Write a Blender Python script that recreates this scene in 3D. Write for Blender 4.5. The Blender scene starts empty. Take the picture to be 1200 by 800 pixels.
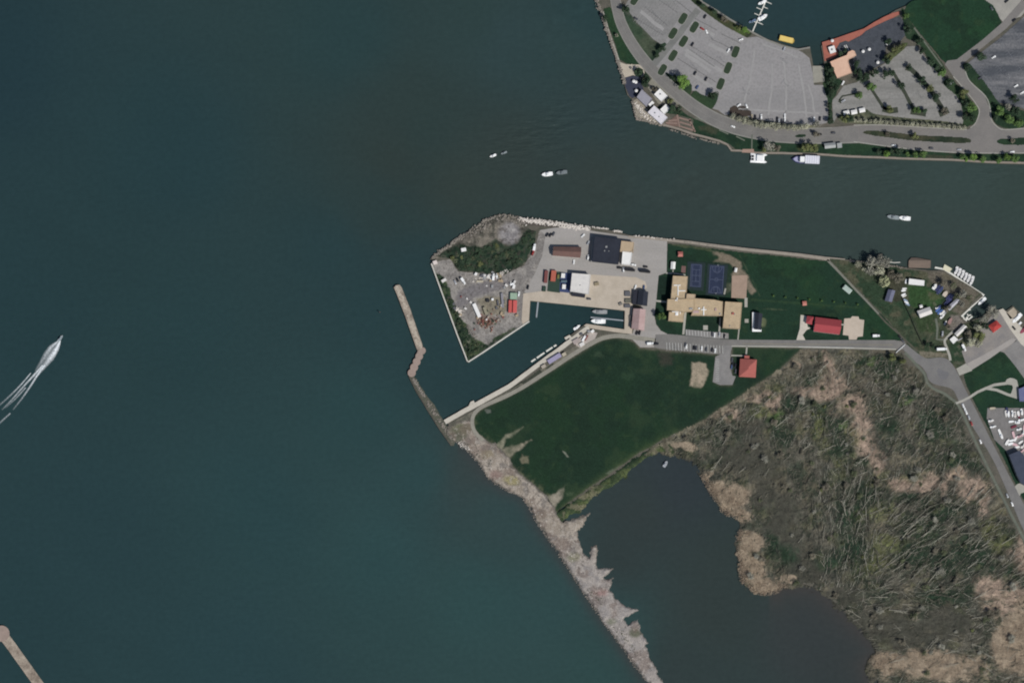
import bpy, bmesh, math, random
import numpy as np
from mathutils import Vector, Matrix
from mathutils.geometry import tessellate_polygon

random.seed(7)
S = 0.875                      # metres per photo pixel
LEAN = (0.13, 0.09)            # how far tops lean per metre of height (camera stands to the south-west)
scene = bpy.context.scene
COL = scene.collection
GAIN = 1.0                    # sunlit radiance per unit of albedo under the lights below
WZ = 0.0                       # water level
Z_BASE, Z_SOIL, Z_LOT, Z_ROAD, Z_PATH, Z_MARK = 1.40, 1.50, 1.60, 1.65, 1.70, 1.74


def W(x, y):
    return ((x - 600.0) * S, (400.0 - y) * S)


def lin(v):
    v = v / 255.0
    return v / 12.92 if v <= 0.04045 else ((v + 0.055) / 1.055) ** 2.4


def C(r, g, b):
    """albedo that reads as this colour in full sun"""
    return tuple(min(0.9, lin(v) / GAIN) for v in (r, g, b))


def z6(x0, y0, k, pts):
    return [(x0 + x / k, y0 + y / k) for x, y in pts]


# ------------------------------------------------------------------ numpy helpers
def vnoise(x, y, seed):
    xi = np.floor(x).astype(np.int64); yi = np.floor(y).astype(np.int64)
    fx = x - xi; fy = y - yi
    fx = fx * fx * (3 - 2 * fx); fy = fy * fy * (3 - 2 * fy)

    def h(a, b):
        n = (a * 374761393 + b * 668265263 + seed * 974634777) & 0x7fffffff
        n = ((n ^ (n >> 13)) * 1274126177) & 0x7fffffff
        n = n ^ (n >> 16)
        return (n & 0xffff) / 65535.0
    a = h(xi, yi); b = h(xi + 1, yi); c = h(xi, yi + 1); d = h(xi + 1, yi + 1)
    return (a * (1 - fx) + b * fx) * (1 - fy) + (c * (1 - fx) + d * fx) * fy


def fbm(x, y, scale, octv=4, seed=0, ang=0.0, stretch=1.0):
    x = np.asarray(x, float); y = np.asarray(y, float)
    if ang or stretch != 1.0:
        c, s = math.cos(ang), math.sin(ang)
        x, y = (x * c + y * s) / stretch, (-x * s + y * c)
    t = np.zeros_like(x); a = 0.5; n = 0.0; f = 1.0 / scale
    for k in range(octv):
        t = t + a * vnoise(x * f + 17.3 * k, y * f - 9.1 * k, seed + k * 31)
        n += a; a *= 0.5; f *= 2.05
    return t / n


def sdist(x, y, pts):
    """signed distance in pixels, positive inside"""
    p = np.asarray(pts, float); q = np.roll(p, -1, axis=0)
    best = np.full(x.shape, 1e18); inside = np.zeros(x.shape, bool)
    for (ax, ay), (bx, by) in zip(p, q):
        dx, dy = bx - ax, by - ay
        l2 = dx * dx + dy * dy
        if l2 < 1e-12:
            continue
        t = np.clip(((x - ax) * dx + (y - ay) * dy) / l2, 0, 1)
        d = (x - ax - t * dx) ** 2 + (y - ay - t * dy) ** 2
        best = np.minimum(best, d)
        if dy != 0:
            c = (ay > y) != (by > y)
            inside ^= c & (x < dx * (y - ay) / dy + ax)
    d = np.sqrt(best)
    return np.where(inside, d, -d)


def ldist(x, y, pts):
    best = np.full(x.shape, 1e18)
    for (ax, ay), (bx, by) in zip(pts[:-1], pts[1:]):
        dx, dy = bx - ax, by - ay
        t = np.clip(((x - ax) * dx + (y - ay) * dy) / max(dx * dx + dy * dy, 1e-9), 0, 1)
        best = np.minimum(best, (x - ax - t * dx) ** 2 + (y - ay - t * dy) ** 2)
    return np.sqrt(best)


def sstep(a, b, v):
    t = np.clip((v - a) / (b - a), 0, 1)
    return t * t * (3 - 2 * t)


def smooth(pts, n=4, closed=True):
    out = []; m = len(pts)
    rng = range(m) if closed else range(m - 1)
    for i in rng:
        if closed:
            p0, p1, p2, p3 = pts[i - 1], pts[i], pts[(i + 1) % m], pts[(i + 2) % m]
        else:
            p0, p1, p2, p3 = pts[max(i - 1, 0)], pts[i], pts[i + 1], pts[min(i + 2, m - 1)]
        for k in range(n):
            t = k / n; t2 = t * t; t3 = t2 * t
            out.append(tuple(0.5 * (2 * p1[j] + (p2[j] - p0[j]) * t + (2 * p0[j] - 5 * p1[j] + 4 * p2[j] - p3[j]) * t2
                                    + (3 * p1[j] - p0[j] - 3 * p2[j] + p3[j]) * t3) for j in (0, 1)))
    if not closed:
        out.append(tuple(pts[-1]))
    return out


def rough(pts, amp, step=1.5, seed=0, closed=True):
    out = []; m = len(pts)
    r = random.Random(seed + 11)
    for i in range(m if closed else m - 1):
        a, b = pts[i], pts[(i + 1) % m]
        L = math.hypot(b[0] - a[0], b[1] - a[1]); n = max(1, int(L / step))
        for k in range(n):
            t = k / n
            out.append((a[0] + (b[0] - a[0]) * t, a[1] + (b[1] - a[1]) * t))
    res = []
    for (x, y) in out:
        ax = np.array([x]); ay = np.array([y])
        d1 = float(fbm(ax, ay, 6, 3, seed + 3)[0]) - 0.5
        d2 = float(fbm(ax, ay, 6, 3, seed + 57)[0]) - 0.5
        res.append((x + 2 * amp * d1 + r.uniform(-.25, .25) * amp, y + 2 * amp * d2 + r.uniform(-.25, .25) * amp))
    return res


def ribbon(pts, w, w2=None):
    """outline of a strip of this pixel width along the line"""
    w2 = w if w2 is None else w2
    L, R = [], []
    n = len(pts)
    for i, (x, y) in enumerate(pts):
        a = pts[max(i - 1, 0)]; b = pts[min(i + 1, n - 1)]
        dx, dy = b[0] - a[0], b[1] - a[1]; l = math.hypot(dx, dy) or 1
        nx, ny = -dy / l, dx / l
        h = (w + (w2 - w) * i / max(n - 1, 1)) / 2
        L.append((x + nx * h, y + ny * h)); R.append((x - nx * h, y - ny * h))
    return L + R[::-1]


# ------------------------------------------------------------------ materials
def new_mat(name):
    m = bpy.data.materials.new(name); m.use_nodes = True
    nt = m.node_tree
    b = nt.nodes.get('Principled BSDF')
    return m, nt, b


_mats = {}


def mat(name, c1, c2=None, c3=None, s1=8.0, s2=1.2, r=0.85, spec=0.2, bump=0.0, metal=0.0, stretch=None, mottle=0.35):
    """base colour c1, broad patches of c2 (size s1 metres), fine speckle towards c3 (size s2)"""
    if name in _mats:
        return _mats[name]
    m, nt, b = new_mat(name)
    N, L = nt.nodes, nt.links
    b.inputs['Roughness'].default_value = r
    b.inputs['Metallic'].default_value = metal
    b.inputs['Specular IOR Level'].default_value = spec
    tc = N.new('ShaderNodeTexCoord')
    mp = N.new('ShaderNodeMapping')
    L.new(tc.outputs['Object'], mp.inputs['Vector'])
    if stretch:
        mp.inputs['Rotation'].default_value[2] = stretch[0]
        mp.inputs['Scale'].default_value[0] = stretch[1]
    n1 = N.new('ShaderNodeTexNoise'); n1.inputs['Scale'].default_value = 1.0 / s1; n1.inputs['Detail'].default_value = 6; n1.inputs['Roughness'].default_value = .62
    n2 = N.new('ShaderNodeTexNoise'); n2.inputs['Scale'].default_value = 1.0 / s2; n2.inputs['Detail'].default_value = 3
    L.new(mp.outputs[0], n1.inputs['Vector']); L.new(tc.outputs['Object'], n2.inputs['Vector'])
    r1 = N.new('ShaderNodeValToRGB'); r1.color_ramp.elements[0].position = .38; r1.color_ramp.elements[1].position = .66
    L.new(n1.outputs['Fac'], r1.inputs['Fac'])
    mx = N.new('ShaderNodeMix'); mx.data_type = 'RGBA'
    c2 = c2 or tuple(v * .8 for v in c1); c3 = c3 or tuple(v * .7 for v in c1)
    mx.inputs['A'].default_value = (*c1, 1); mx.inputs['B'].default_value = (*c2, 1)
    L.new(r1.outputs['Color'], mx.inputs['Factor'])
    r2 = N.new('ShaderNodeMapRange'); r2.inputs['From Min'].default_value = .4; r2.inputs['From Max'].default_value = .7
    r2.inputs['To Max'].default_value = mottle
    L.new(n2.outputs['Fac'], r2.inputs['Value'])
    mx2 = N.new('ShaderNodeMix'); mx2.data_type = 'RGBA'
    mx2.inputs['B'].default_value = (*c3, 1)
    L.new(mx.outputs['Result'], mx2.inputs['A']); L.new(r2.outputs['Result'], mx2.inputs['Factor'])
    L.new(mx2.outputs['Result'], b.inputs['Base Color'])
    if bump:
        bp = N.new('ShaderNodeBump'); bp.inputs['Strength'].default_value = bump; bp.inputs['Distance'].default_value = .3
        L.new(n2.outputs['Fac'], bp.inputs['Height']); L.new(bp.outputs['Normal'], b.inputs['Normal'])
    _mats[name] = m
    return m


def attr_mat(name, r=0.95, spec=0.1, fine=0.25, s2=1.6, bump=0.0):
    """colour comes from the mesh's own mineral / vegetation colour, broken up by fine noise"""
    if name in _mats:
        return _mats[name]
    m, nt, b = new_mat(name)
    N, L = nt.nodes, nt.links
    b.inputs['Roughness'].default_value = r; b.inputs['Specular IOR Level'].default_value = spec
    at = N.new('ShaderNodeAttribute'); at.attribute_name = 'Col'
    tc = N.new('ShaderNodeTexCoord')
    n2 = N.new('ShaderNodeTexNoise'); n2.inputs['Scale'].default_value = 1 / s2; n2.inputs['Detail'].default_value = 4
    L.new(tc.outputs['Object'], n2.inputs['Vector'])
    mr = N.new('ShaderNodeMapRange'); mr.inputs['From Min'].default_value = .3; mr.inputs['From Max'].default_value = .7
    mr.inputs['To Min'].default_value = 1 - fine; mr.inputs['To Max'].default_value = 1 + fine
    L.new(n2.outputs['Fac'], mr.inputs['Value'])
    vm = N.new('ShaderNodeVectorMath'); vm.operation = 'SCALE'
    L.new(at.outputs['Color'], vm.inputs[0]); L.new(mr.outputs['Result'], vm.inputs['Scale'])
    L.new(vm.outputs[0], b.inputs['Base Color'])
    if bump:
        bp = N.new('ShaderNodeBump'); bp.inputs['Strength'].default_value = bump; bp.inputs['Distance'].default_value = .4
        L.new(n2.outputs['Fac'], bp.inputs['Height']); L.new(bp.outputs['Normal'], b.inputs['Normal'])
    _mats[name] = m
    return m


# ------------------------------------------------------------------ mesh building
class MB:
    def __init__(self):
        self.v = []; self.f = []; self.mi = []

    def add(self, vs, fs, mi=0):
        o = len(self.v)
        self.v += [tuple(p) for p in vs]
        for f in fs:
            self.f.append(tuple(i + o for i in f)); self.mi.append(mi)

    def box(self, c, s, rz=0.0, mi=0, taper=1.0):
        cx, cy, cz = c; hx, hy, hz = s[0] / 2, s[1] / 2, s[2] / 2
        co, si = math.cos(rz), math.sin(rz); vs = []
        for z, t in ((-hz, 1.0), (hz, taper)):
            for x, y in ((-hx, -hy), (hx, -hy), (hx, hy), (-hx, hy)):
                x *= t; y *= t
                vs.append((cx + x * co - y * si, cy + x * si + y * co, cz + z))
        self.add(vs, [(3, 2, 1, 0), (4, 5, 6, 7), (0, 1, 5, 4), (1, 2, 6, 5), (2, 3, 7, 6), (3, 0, 4, 7)], mi)

    def prism(self, pts, z0, z1, mi=0, mside=None, bottom=False):
        """pts in metres"""
        n = len(pts)
        a = sum(pts[i][0] * pts[(i + 1) % n][1] - pts[(i + 1) % n][0] * pts[i][1] for i in range(n))
        if a < 0:
            pts = pts[::-1]
        tri = tessellate_polygon([[Vector((p[0], p[1], 0)) for p in pts]])
        top = [(p[0], p[1], z1) for p in pts]
        fs = []
        for t in tri:
            p, q, r = (pts[i] for i in t)
            cr = (q[0] - p[0]) * (r[1] - p[1]) - (q[1] - p[1]) * (r[0] - p[0])
            if abs(cr) < 1e-9:
                continue
            fs.append(tuple(t) if cr > 0 else tuple(t[::-1]))
        self.add(top, fs, mi)
        if z0 is not None and z0 < z1:
            vs = [(p[0], p[1], z0) for p in pts] + top
            self.add(vs, [(i, (i + 1) % n, n + (i + 1) % n, n + i) for i in range(n)], mi if mside is None else mside)

    def tube(self, p0, p1, r0, r1, n=6, mi=0, caps=True):
        p0 = Vector(p0); p1 = Vector(p1); d = (p1 - p0)
        if d.length < 1e-6:
            return
        q = d.to_track_quat('Z', 'Y'); vs = []
        for p, r in ((p0, r0), (p1, r1)):
            for k in range(n):
                a = 2 * math.pi * k / n
                vs.append(p + q @ Vector((r * math.cos(a), r * math.sin(a), 0)))
        fs = [(k, (k + 1) % n, n + (k + 1) % n, n + k) for k in range(n)]
        if caps:
            fs += [tuple(range(n - 1, -1, -1)), tuple(range(n, 2 * n))]
        self.add(vs, fs, mi)

    def blob(self, c, r, rnd, mi=0, flat=0.7):
        """an angular stone: distorted 12-point solid"""
        base = [(0, 0, 1), (.89, 0, .45), (.28, .85, .45), (-.72, .53, .45), (-.72, -.53, .45), (.28, -.85, .45),
                (.72, .53, -.45), (-.28, .85, -.45), (-.89, 0, -.45), (-.28, -.85, -.45), (.72, -.53, -.45), (0, 0, -1)]
        fs = [(0, 1, 2), (0, 2, 3), (0, 3, 4), (0, 4, 5), (0, 5, 1), (1, 6, 2), (2, 7, 3), (3, 8, 4), (4, 9, 5), (5, 10, 1),
              (6, 7, 2), (7, 8, 3), (8, 9, 4), (9, 10, 5), (10, 6, 1), (11, 7, 6), (11, 8, 7), (11, 9, 8), (11, 10, 9), (11, 6, 10)]
        a = rnd.uniform(0, 6.28); ca, sa = math.cos(a), math.sin(a); ex = rnd.uniform(.7, 1.35); ey = 1.0 / ex; vs = []
        for x, y, z in base:
            k = r * rnd.uniform(.75, 1.2)
            x *= k * ex; y *= k * ey; z *= k * flat
            vs.append((c[0] + x * ca - y * sa, c[1] + x * sa + y * ca, c[2] + z))
        self.add(vs, fs, mi)

    def mesh(self, name, mats):
        me = bpy.data.meshes.new(name)
        me.from_pydata(self.v, [], self.f)
        for m in (mats if isinstance(mats, (list, tuple)) else [mats]):
            me.materials.append(m)
        if any(self.mi):
            me.polygons.foreach_set('material_index', self.mi)
        me.update()
        return me

    def build(self, name, mats, parent=None, loc=None, rz=0.0):
        return link(name, self.mesh(name, mats), parent, loc, rz)


def link(name, me, parent=None, loc=None, rz=0.0):
    o = bpy.data.objects.new(name, me)
    COL.objects.link(o)
    if parent is not None:
        o.parent = parent
    if loc is not None:
        o.location = loc
    o.rotation_euler[2] = rz
    return o


def tag(o, label, cat, group=None):
    o['label'] = label; o['category'] = cat
    if group:
        o['group'] = group
    return o


def thing(name, label, cat, loc=(0, 0, 0), rz=0.0, group=None, scale=None):
    o = bpy.data.objects.new(name, None); COL.objects.link(o)
    o.empty_display_size = .5
    o.location = loc; o.rotation_euler = (0, 0, rz)
    if scale:
        o.scale = (scale, scale, scale) if not isinstance(scale, tuple) else scale
    return tag(o, label, cat, group)


def copy_tree(o, parent=None):
    c = o.copy(); COL.objects.link(c)
    if parent is not None:
        c.parent = parent
    for ch in list(o.children):
        copy_tree(ch, c)
    return c


def structure(name, pts, z, m, z0=None, kind='structure', mside=None, mats=None):
    """a ground sheet (or a prism when z0 is given) from a pixel outline"""
    mb = MB(); mb.prism([W(*p) for p in pts], z0, z, 0, 1 if mside else None)
    o = mb.build(name, mats or ([m, mside] if mside else m))
    o['kind'] = kind
    return o


def terrain(name, pts, step, colf, zf, m, kind='structure', edge=0.6, seed=1, box=None):
    """a fine sheet of ground inside a pixel outline; colf and zf take pixel arrays and the distance from the edge"""
    p = np.asarray(pts); x0, y0 = p.min(0) - 2; x1, y1 = p.max(0) + 2
    if box:
        x0, y0, x1, y1 = max(x0, box[0]), max(y0, box[1]), min(x1, box[2]), min(y1, box[3])
    gx = np.arange(x0, x1 + step, step); gy = np.arange(y0, y1 + step, step)
    X, Y = np.meshgrid(gx, gy)
    D = sdist(X, Y, pts) + edge * 2 * (fbm(X, Y, 7, 4, seed) - .5) + edge * 1.3 * (fbm(X, Y, 3.4, 3, seed + 9) - .5) + edge * .7 * (vnoise(X * 1.3, Y * 1.3, seed + 5) - .5)
    keep = D > -step * .6
    cell = keep[:-1, :-1] & keep[1:, :-1] & keep[:-1, 1:] & keep[1:, 1:]
    use = np.zeros_like(keep)
    use[:-1, :-1] |= cell; use[1:, :-1] |= cell; use[:-1, 1:] |= cell; use[1:, 1:] |= cell
    idx = np.full(X.shape, -1, np.int64); n = int(use.sum()); idx[use] = np.arange(n)
    xs, ys, ds = X[use], Y[use], D[use]
    zs = zf(xs, ys, ds)
    co = np.stack([(xs - 600) * S, (400 - ys) * S, zs], 1)
    r, c = np.nonzero(cell)
    quads = np.stack([idx[r, c], idx[r + 1, c], idx[r + 1, c + 1], idx[r, c + 1]], 1)
    me = bpy.data.meshes.new(name)
    me.vertices.add(n); me.vertices.foreach_set('co', co.ravel())
    me.loops.add(quads.size); me.loops.foreach_set('vertex_index', quads.ravel().astype(np.int32))
    me.polygons.add(len(quads))
    me.polygons.foreach_set('loop_start', np.arange(0, quads.size, 4, dtype=np.int32))
    me.update(calc_edges=True); me.validate()
    rgb = colf(xs, ys, ds)
    a = me.attributes.new('Col', 'FLOAT_COLOR', 'POINT')
    a.data.foreach_set('color', np.concatenate([rgb, np.ones((n, 1))], 1).ravel().astype(np.float32))
    me.materials.append(m)
    me.polygons.foreach_set('use_smooth', np.ones(len(quads), bool))
    o = link(name, me); o['kind'] = kind
    return o


def mixc(base, col, t):
    return base * (1 - t[:, None]) + np.asarray(col)[None, :] * t[:, None]


def flatc(xs, col):
    return np.repeat(np.asarray(col, float)[None, :], len(xs), 0)
# ------------------------------------------------------------------ light, sky, camera
EL, AZ = math.radians(50), math.radians(138)
sun_dir = Vector((math.cos(EL) * math.sin(AZ), math.cos(EL) * math.cos(AZ), math.sin(EL)))
w = bpy.data.worlds.new('World'); scene.world = w; w.use_nodes = True
nt = w.node_tree
sky = nt.nodes.new('ShaderNodeTexSky'); sky.sky_type = 'NISHITA'; sky.sun_disc = False
sky.sun_elevation = EL; sky.sun_rotation = AZ
bg = nt.nodes['Background']; bg.inputs['Strength'].default_value = 0.068
nt.links.new(sky.outputs[0], bg.inputs['Color'])
sl = bpy.data.lights.new('sun', 'SUN'); sl.energy = 3.5; sl.angle = math.radians(0.53); sl.color = (1.0, .975, .925)
so = bpy.data.objects.new('sun', sl); COL.objects.link(so)
so.rotation_euler = sun_dir.to_track_quat('Z', 'Y').to_euler(); so.location = sun_dir * 500

H = 6000.0
cam = bpy.data.cameras.new('camera'); co_ = bpy.data.objects.new('camera', cam); COL.objects.link(co_)
co_.location = (-LEAN[0] * H, -LEAN[1] * H, H); co_.rotation_euler = (0, 0, 0)
cam.sensor_width = 36.0; cam.lens = 36.0 * (H - 1.5) / (1200 * S)
cam.shift_x = LEAN[0] * (H - 1.5) / (1200 * S); cam.shift_y = LEAN[1] * (H - 1.5) / (1200 * S)
cam.clip_start = 10; cam.clip_end = 60000
scene.camera = co_
vs_ = scene.view_settings
vs_.view_transform = 'Standard'; vs_.look = 'None'; vs_.gamma = 1.0; vs_.exposure = 0.0; vs_.use_curve_mapping = False
scene.cycles.filter_width = 2.0
scene.cycles.max_bounces = 5; scene.cycles.use_denoising = True

# ------------------------------------------------------------------ outlines (photo pixels)
NORTH = [(690, -90), (694, -30), (698, 0), (703, 12), (711, 38), (717, 55), (725, 78), (731, 98), (735, 112), (740, 117), (743, 135), (747, 141), (762, 144), (777, 148),
         (795, 153), (810, 159), (827, 163), (843, 167.5), (853, 172), (858, 178), (867, 178), (887, 181), (915, 181), (960, 182.5), (993, 185), (1027, 186),
         (1058, 187.5), (1117, 189), (1158, 191.7), (1200, 193), (1350, 198), (1350, -90), (1200, -90), (1120, -24), (1078, 0), (1056, 9.5), (1050, 12), (1033, 22), (1015, 33),
         (1000, 40), (976, 46), (962, 54), (966, 78), (953, 78), (949, 55), (940, 57), (933, 57), (917, 52), (900, 46.5), (881, 38), (866, 28), (850, 19), (828, 6), (820, -1), (795, -22), (770, -90)]
N_SHORE = NORTH[2:31]

SW_COAST = [(530, 517), (540, 521), (548, 529), (555, 536), (562, 544), (572, 560), (590, 573), (610, 581), (620, 594), (625, 606), (640, 628), (654, 648), (667, 668), (681, 690), (695, 712), (708, 730), (720, 747), (738, 772), (757, 797), (790, 842), (830, 900)]
POND_W = [(860, 900), (815, 850), (786, 812), (772, 790), (764, 773), (757, 757), (760, 752), (751, 738), (748, 725), (736, 730), (731, 725), (749, 715), (736, 710), (728, 705), (722, 700), (714, 691), (719, 677), (709, 676), (719, 665.5), (700, 665),
          (702, 644), (699, 637), (693, 640), (690, 652), (684, 646), (680, 636), (677, 628), (678, 622), (684, 616), (691, 601.5), (683, 603), (676, 605), (668, 607), (660, 612), (656, 606)]
POND_N = [(668, 605), (681, 602), (690, 590), (700, 579), (720, 571), (728, 565), (741, 549), (760, 537), (772, 531), (787, 537), (800, 538), (811, 541), (819, 553), (824, 563),
          (832, 576), (841, 595), (853, 604), (868, 610), (865, 626), (859, 636), (865, 656), (868, 680), (880, 697), (898, 699), (910, 699), (918, 689), (926, 691), (940, 690), (954, 692), (964, 700), (980, 713), (1000, 734), (1015, 750),
          (1026, 764), (1018, 769), (1012, 780), (1016, 800), (1030, 900)]
BASIN = [(731, 386), (731.5, 364.5), (690, 359), (621.7, 353), (620, 377), (583.5, 402), (547.5, 425)]
N_COAST = [(505, 303), (511.7, 298), (523, 290), (532, 284), (540, 279), (547, 273), (560, 266.5), (572, 257.5), (580, 252.5), (589, 251.5), (607, 254.5), (640, 257.5), (663, 261), (690, 266), (720, 271), (740, 276.5), (757, 277.5), (783, 280), (807, 282.5),
           (833, 286), (873, 291), (938, 297.5), (967, 301.5), (997, 305), (1012, 306), (1040, 309.5), (1063, 314), (1090, 317), (1106.5, 317), (1115, 322.5), (1138, 336), (1150, 344), (1152, 347), (1138, 359), (1125, 371), (1133, 377), (1141, 374), (1152, 370), (1158, 365), (1166, 363), (1172, 363), (1176, 366),
           (1187, 358.5), (1196, 367), (1206, 376), (1250, 410)]
S_QUAY = [(523, 493), (545, 480), (572, 465), (596, 451), (630, 425), (662, 401), (671, 396), (668, 393), (684, 381)]

# the solid made ground of the southern peninsula stops short of the natural shores, where the terrain slopes into the water
SOUTH = N_COAST + [(1350, 460), (1350, 900), (1060, 900), (1042, 800), (1036, 766), (1016, 740), (990, 716), (960, 690), (930, 680), (890, 685), (880, 660), (878, 612), (860, 590), (838, 565), (825, 545), (800, 527), (775, 519), (745, 538),
                   (720, 560), (695, 576), (670, 590), (650, 590), (636, 578), (614, 566), (596, 549), (578, 534), (560, 522), (548, 514), (540, 508), (526, 499)] + S_QUAY[0:1] + S_QUAY[1:] + BASIN

# ------------------------------------------------------------------ water
pts_w = [(-40, 80, 38, 56, 65), (10, 380, 40, 59, 66), (10, 700, 41, 60, 67), (200, 180, 41, 60, 67), (200, 400, 42, 61, 67), (100, 620, 42, 61, 68), (260, 780, 44, 64, 71), (300, 600, 44, 65, 71), (400, 40, 44, 62, 67), (380, 300, 43, 61, 67),
         (430, 480, 45, 66, 71), (450, 640, 47, 69, 74), (560, 700, 49, 71, 75), (640, 720, 50, 71, 75), (700, 780, 49, 70, 73), (490, 560, 47, 68, 73), (450, 230, 47, 60, 63), (500, 150, 48, 60, 62), (560, 20, 48, 63, 66), (650, 60, 49, 64, 68), (690, 20, 46, 63, 68), (600, 190, 53, 61, 62),
         (470, 190, 50, 59, 60), (540, 215, 53, 61, 61), (600, 50, 50, 65, 70), (700, 220, 54, 61, 62), (700, 130, 50, 62, 66), (800, 210, 55, 63, 64), (900, 240, 56, 65, 65), (1000, 260, 56, 65, 66), (1180, 230, 56, 66, 66), (1130, 300, 58, 66, 67), (490, 320, 43, 60, 66), (440, 370, 43, 62, 68), (1160, 345, 54, 63, 64),
         (650, 372, 38, 57, 62), (700, 373, 37, 54, 60), (560, 450, 41, 59, 65), (520, 410, 42, 60, 66), (950, 20, 42, 59, 66), (850, -10, 42, 58, 65), (1010, 10, 43, 60, 66), (957, 65, 43, 56, 59),
         (750, 600, 52, 58, 61), (840, 720, 52, 59, 61), (720, 650, 51, 58, 61), (950, 740, 55, 58, 62), (800, 560, 51, 56, 63), (850, 660, 52, 59, 61), (800, 780, 51, 59, 62),
         (548, 545, 56, 64, 67), (598, 598, 51, 67, 71), (660, 690, 50, 70, 74), (716, 762, 50, 69, 72), (780, 190, 51, 62, 64), (980, 196, 58, 68, 69), (1120, 198, 58, 69, 70)]


def water_col(xs, ys, ds):
    P = np.array(pts_w, float)
    out = np.zeros((len(xs), 3)); wt = np.zeros(len(xs))
    wx = xs + 30 * (fbm(xs, ys, 90, 3, 5) - .5); wy = ys + 30 * (fbm(xs, ys, 90, 3, 9) - .5)
    for x, y, r, g, b in P:
        k = 1.0 / ((wx - x) ** 2 + (wy - y) ** 2 + 500.0) ** 1.6
        out += k[:, None] * np.array([[lin(r), lin(g), lin(b)]]); wt += k
    out /= wt[:, None]
    # ripple groups: sheen of fine wind streaks in the river mouth, painted into the colour
    m = sstep(.52, .7, fbm(xs, ys, 60, 3, 21)) * sstep(560, 640, xs) * (1 - sstep(230, 300, ys))
    st = fbm(xs, ys, 3.2, 2, 33, ang=-.45, stretch=3.0)
    out *= (1 + .22 * m * (st - .45))[:, None]
    out *= (1 + .10 * (fbm(xs, ys, 150, 5, 61) - .5) + .06 * (fbm(xs, ys, 26, 4, 62, ang=.5, stretch=3) - .5))[:, None] * np.array([[.985, 1.075, .945]])
    dm = ldist(xs, ys, POND_N[-14:])
    out = mixc(out, (lin(66), lin(64), lin(62)), .85 * np.exp(-dm / 13.0) * (xs > 900))
    # shallows: mud showing close to the natural shores
    d = ldist(xs, ys, SW_COAST)
    out = mixc(out, (lin(60), lin(64), lin(64)), .85 * np.exp(-(d / 8.0) ** 1.5) * (xs > 535))
    return out * .925


wm = attr_mat('water', r=.16, spec=.25, fine=.05, s2=5.0)
wb = wm.node_tree.nodes['Principled BSDF']; wb.inputs['IOR'].default_value = 1.33
_n = wm.node_tree.nodes.new('ShaderNodeTexNoise'); _n.inputs['Scale'].default_value = .22; _n.inputs['Detail'].default_value = 3
_t = wm.node_tree.nodes.new('ShaderNodeTexCoord'); _m = wm.node_tree.nodes.new('ShaderNodeMapping'); _m.inputs['Rotation'].default_value[2] = -.75; _m.inputs['Scale'].default_value[0] = .3; wm.node_tree.links.new(_t.outputs['Object'], _m.inputs['Vector']); wm.node_tree.links.new(_m.outputs[0], _n.inputs['Vector'])
_a = wm.node_tree.nodes.new('ShaderNodeAttribute'); _a.attribute_name = 'Ripple'
_b = wm.node_tree.nodes.new('ShaderNodeBump'); _b.inputs['Strength'].default_value = .35; _b.inputs['Distance'].default_value = 1.6; wm.node_tree.links.new(_a.outputs['Fac'], _b.inputs['Strength'])
wm.node_tree.links.new(_n.outputs['Fac'], _b.inputs['Height']); wm.node_tree.links.new(_b.outputs['Normal'], wb.inputs['Normal'])


def make_water():
    xs = np.concatenate([np.array([-14000, -6000, -2500, -1000, -400]), np.arange(-100, 1301, 2.5), np.array([1600, 2200, 3700, 7200, 15000])])
    ys = np.concatenate([np.array([-14000, -6000, -2500, -1000, -400]), np.arange(-100, 901, 2.5), np.array([1200, 1900, 3400, 7000, 15000])])
    X, Y = np.meshgrid(xs, ys); n = X.size
    me = bpy.data.meshes.new('water')
    me.vertices.add(n)
    me.vertices.foreach_set('co', np.stack([(X.ravel() - 600) * S, (400 - Y.ravel()) * S, np.full(n, WZ)], 1).ravel())
    idx = np.arange(n).reshape(X.shape)
    q = np.stack([idx[:-1, :-1], idx[1:, :-1], idx[1:, 1:], idx[:-1, 1:]], -1).reshape(-1, 4)
    me.loops.add(q.size); me.loops.foreach_set('vertex_index', q.ravel().astype(np.int32))
    me.polygons.add(len(q)); me.polygons.foreach_set('loop_start', np.arange(0, q.size, 4, dtype=np.int32))
    me.update(calc_edges=True)
    rgb = water_col(X.ravel(), Y.ravel(), None)
    a = me.attributes.new('Col', 'FLOAT_COLOR', 'POINT')
    a.data.foreach_set('color', np.concatenate([rgb, np.ones((n, 1))], 1).ravel().astype(np.float32))
    xs_, ys_ = X.ravel(), Y.ravel()
    rp = np.clip(sstep(.46, .62, fbm(xs_, ys_, 46, 3, 21)) * np.exp(-(((xs_ - 690) / 95) ** 2 + ((ys_ - 140 + .28 * (xs_ - 690)) / 28) ** 2)) * 1.6 + .55 * sstep(.5, .7, fbm(xs_, ys_, 40, 3, 23)) * sstep(880, 960, xs_) * np.exp(-((ys_ - 205) / 22) ** 2) + .13, 0, 1)
    a2 = me.attributes.new('Ripple', 'FLOAT', 'POINT'); a2.data.foreach_set('value', rp.astype(np.float32))
    me.materials.append(wm)
    o = link('water', me); o['kind'] = 'structure'


make_water()

# ------------------------------------------------------------------ ground solids
m_soil = mat('soil', C(92, 88, 80), C(70, 72, 62), C(120, 112, 100), 9, 1.4)
m_seawall = mat('seawall_side', C(96, 92, 86), C(60, 60, 58), C(40, 44, 44), 4, 1.0)
structure('north_ground', NORTH, Z_BASE, m_soil, -3.0, mside=m_seawall)
structure('south_ground', SOUTH, Z_BASE, m_soil, -3.0, mside=m_seawall)

m_grass = attr_mat('grass_ground', fine=.22, s2=1.3)
GR = C(33, 51, 39); GR2 = C(37, 57, 40); GRD = C(29, 45, 35); GRL = C(52, 68, 44)


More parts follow.
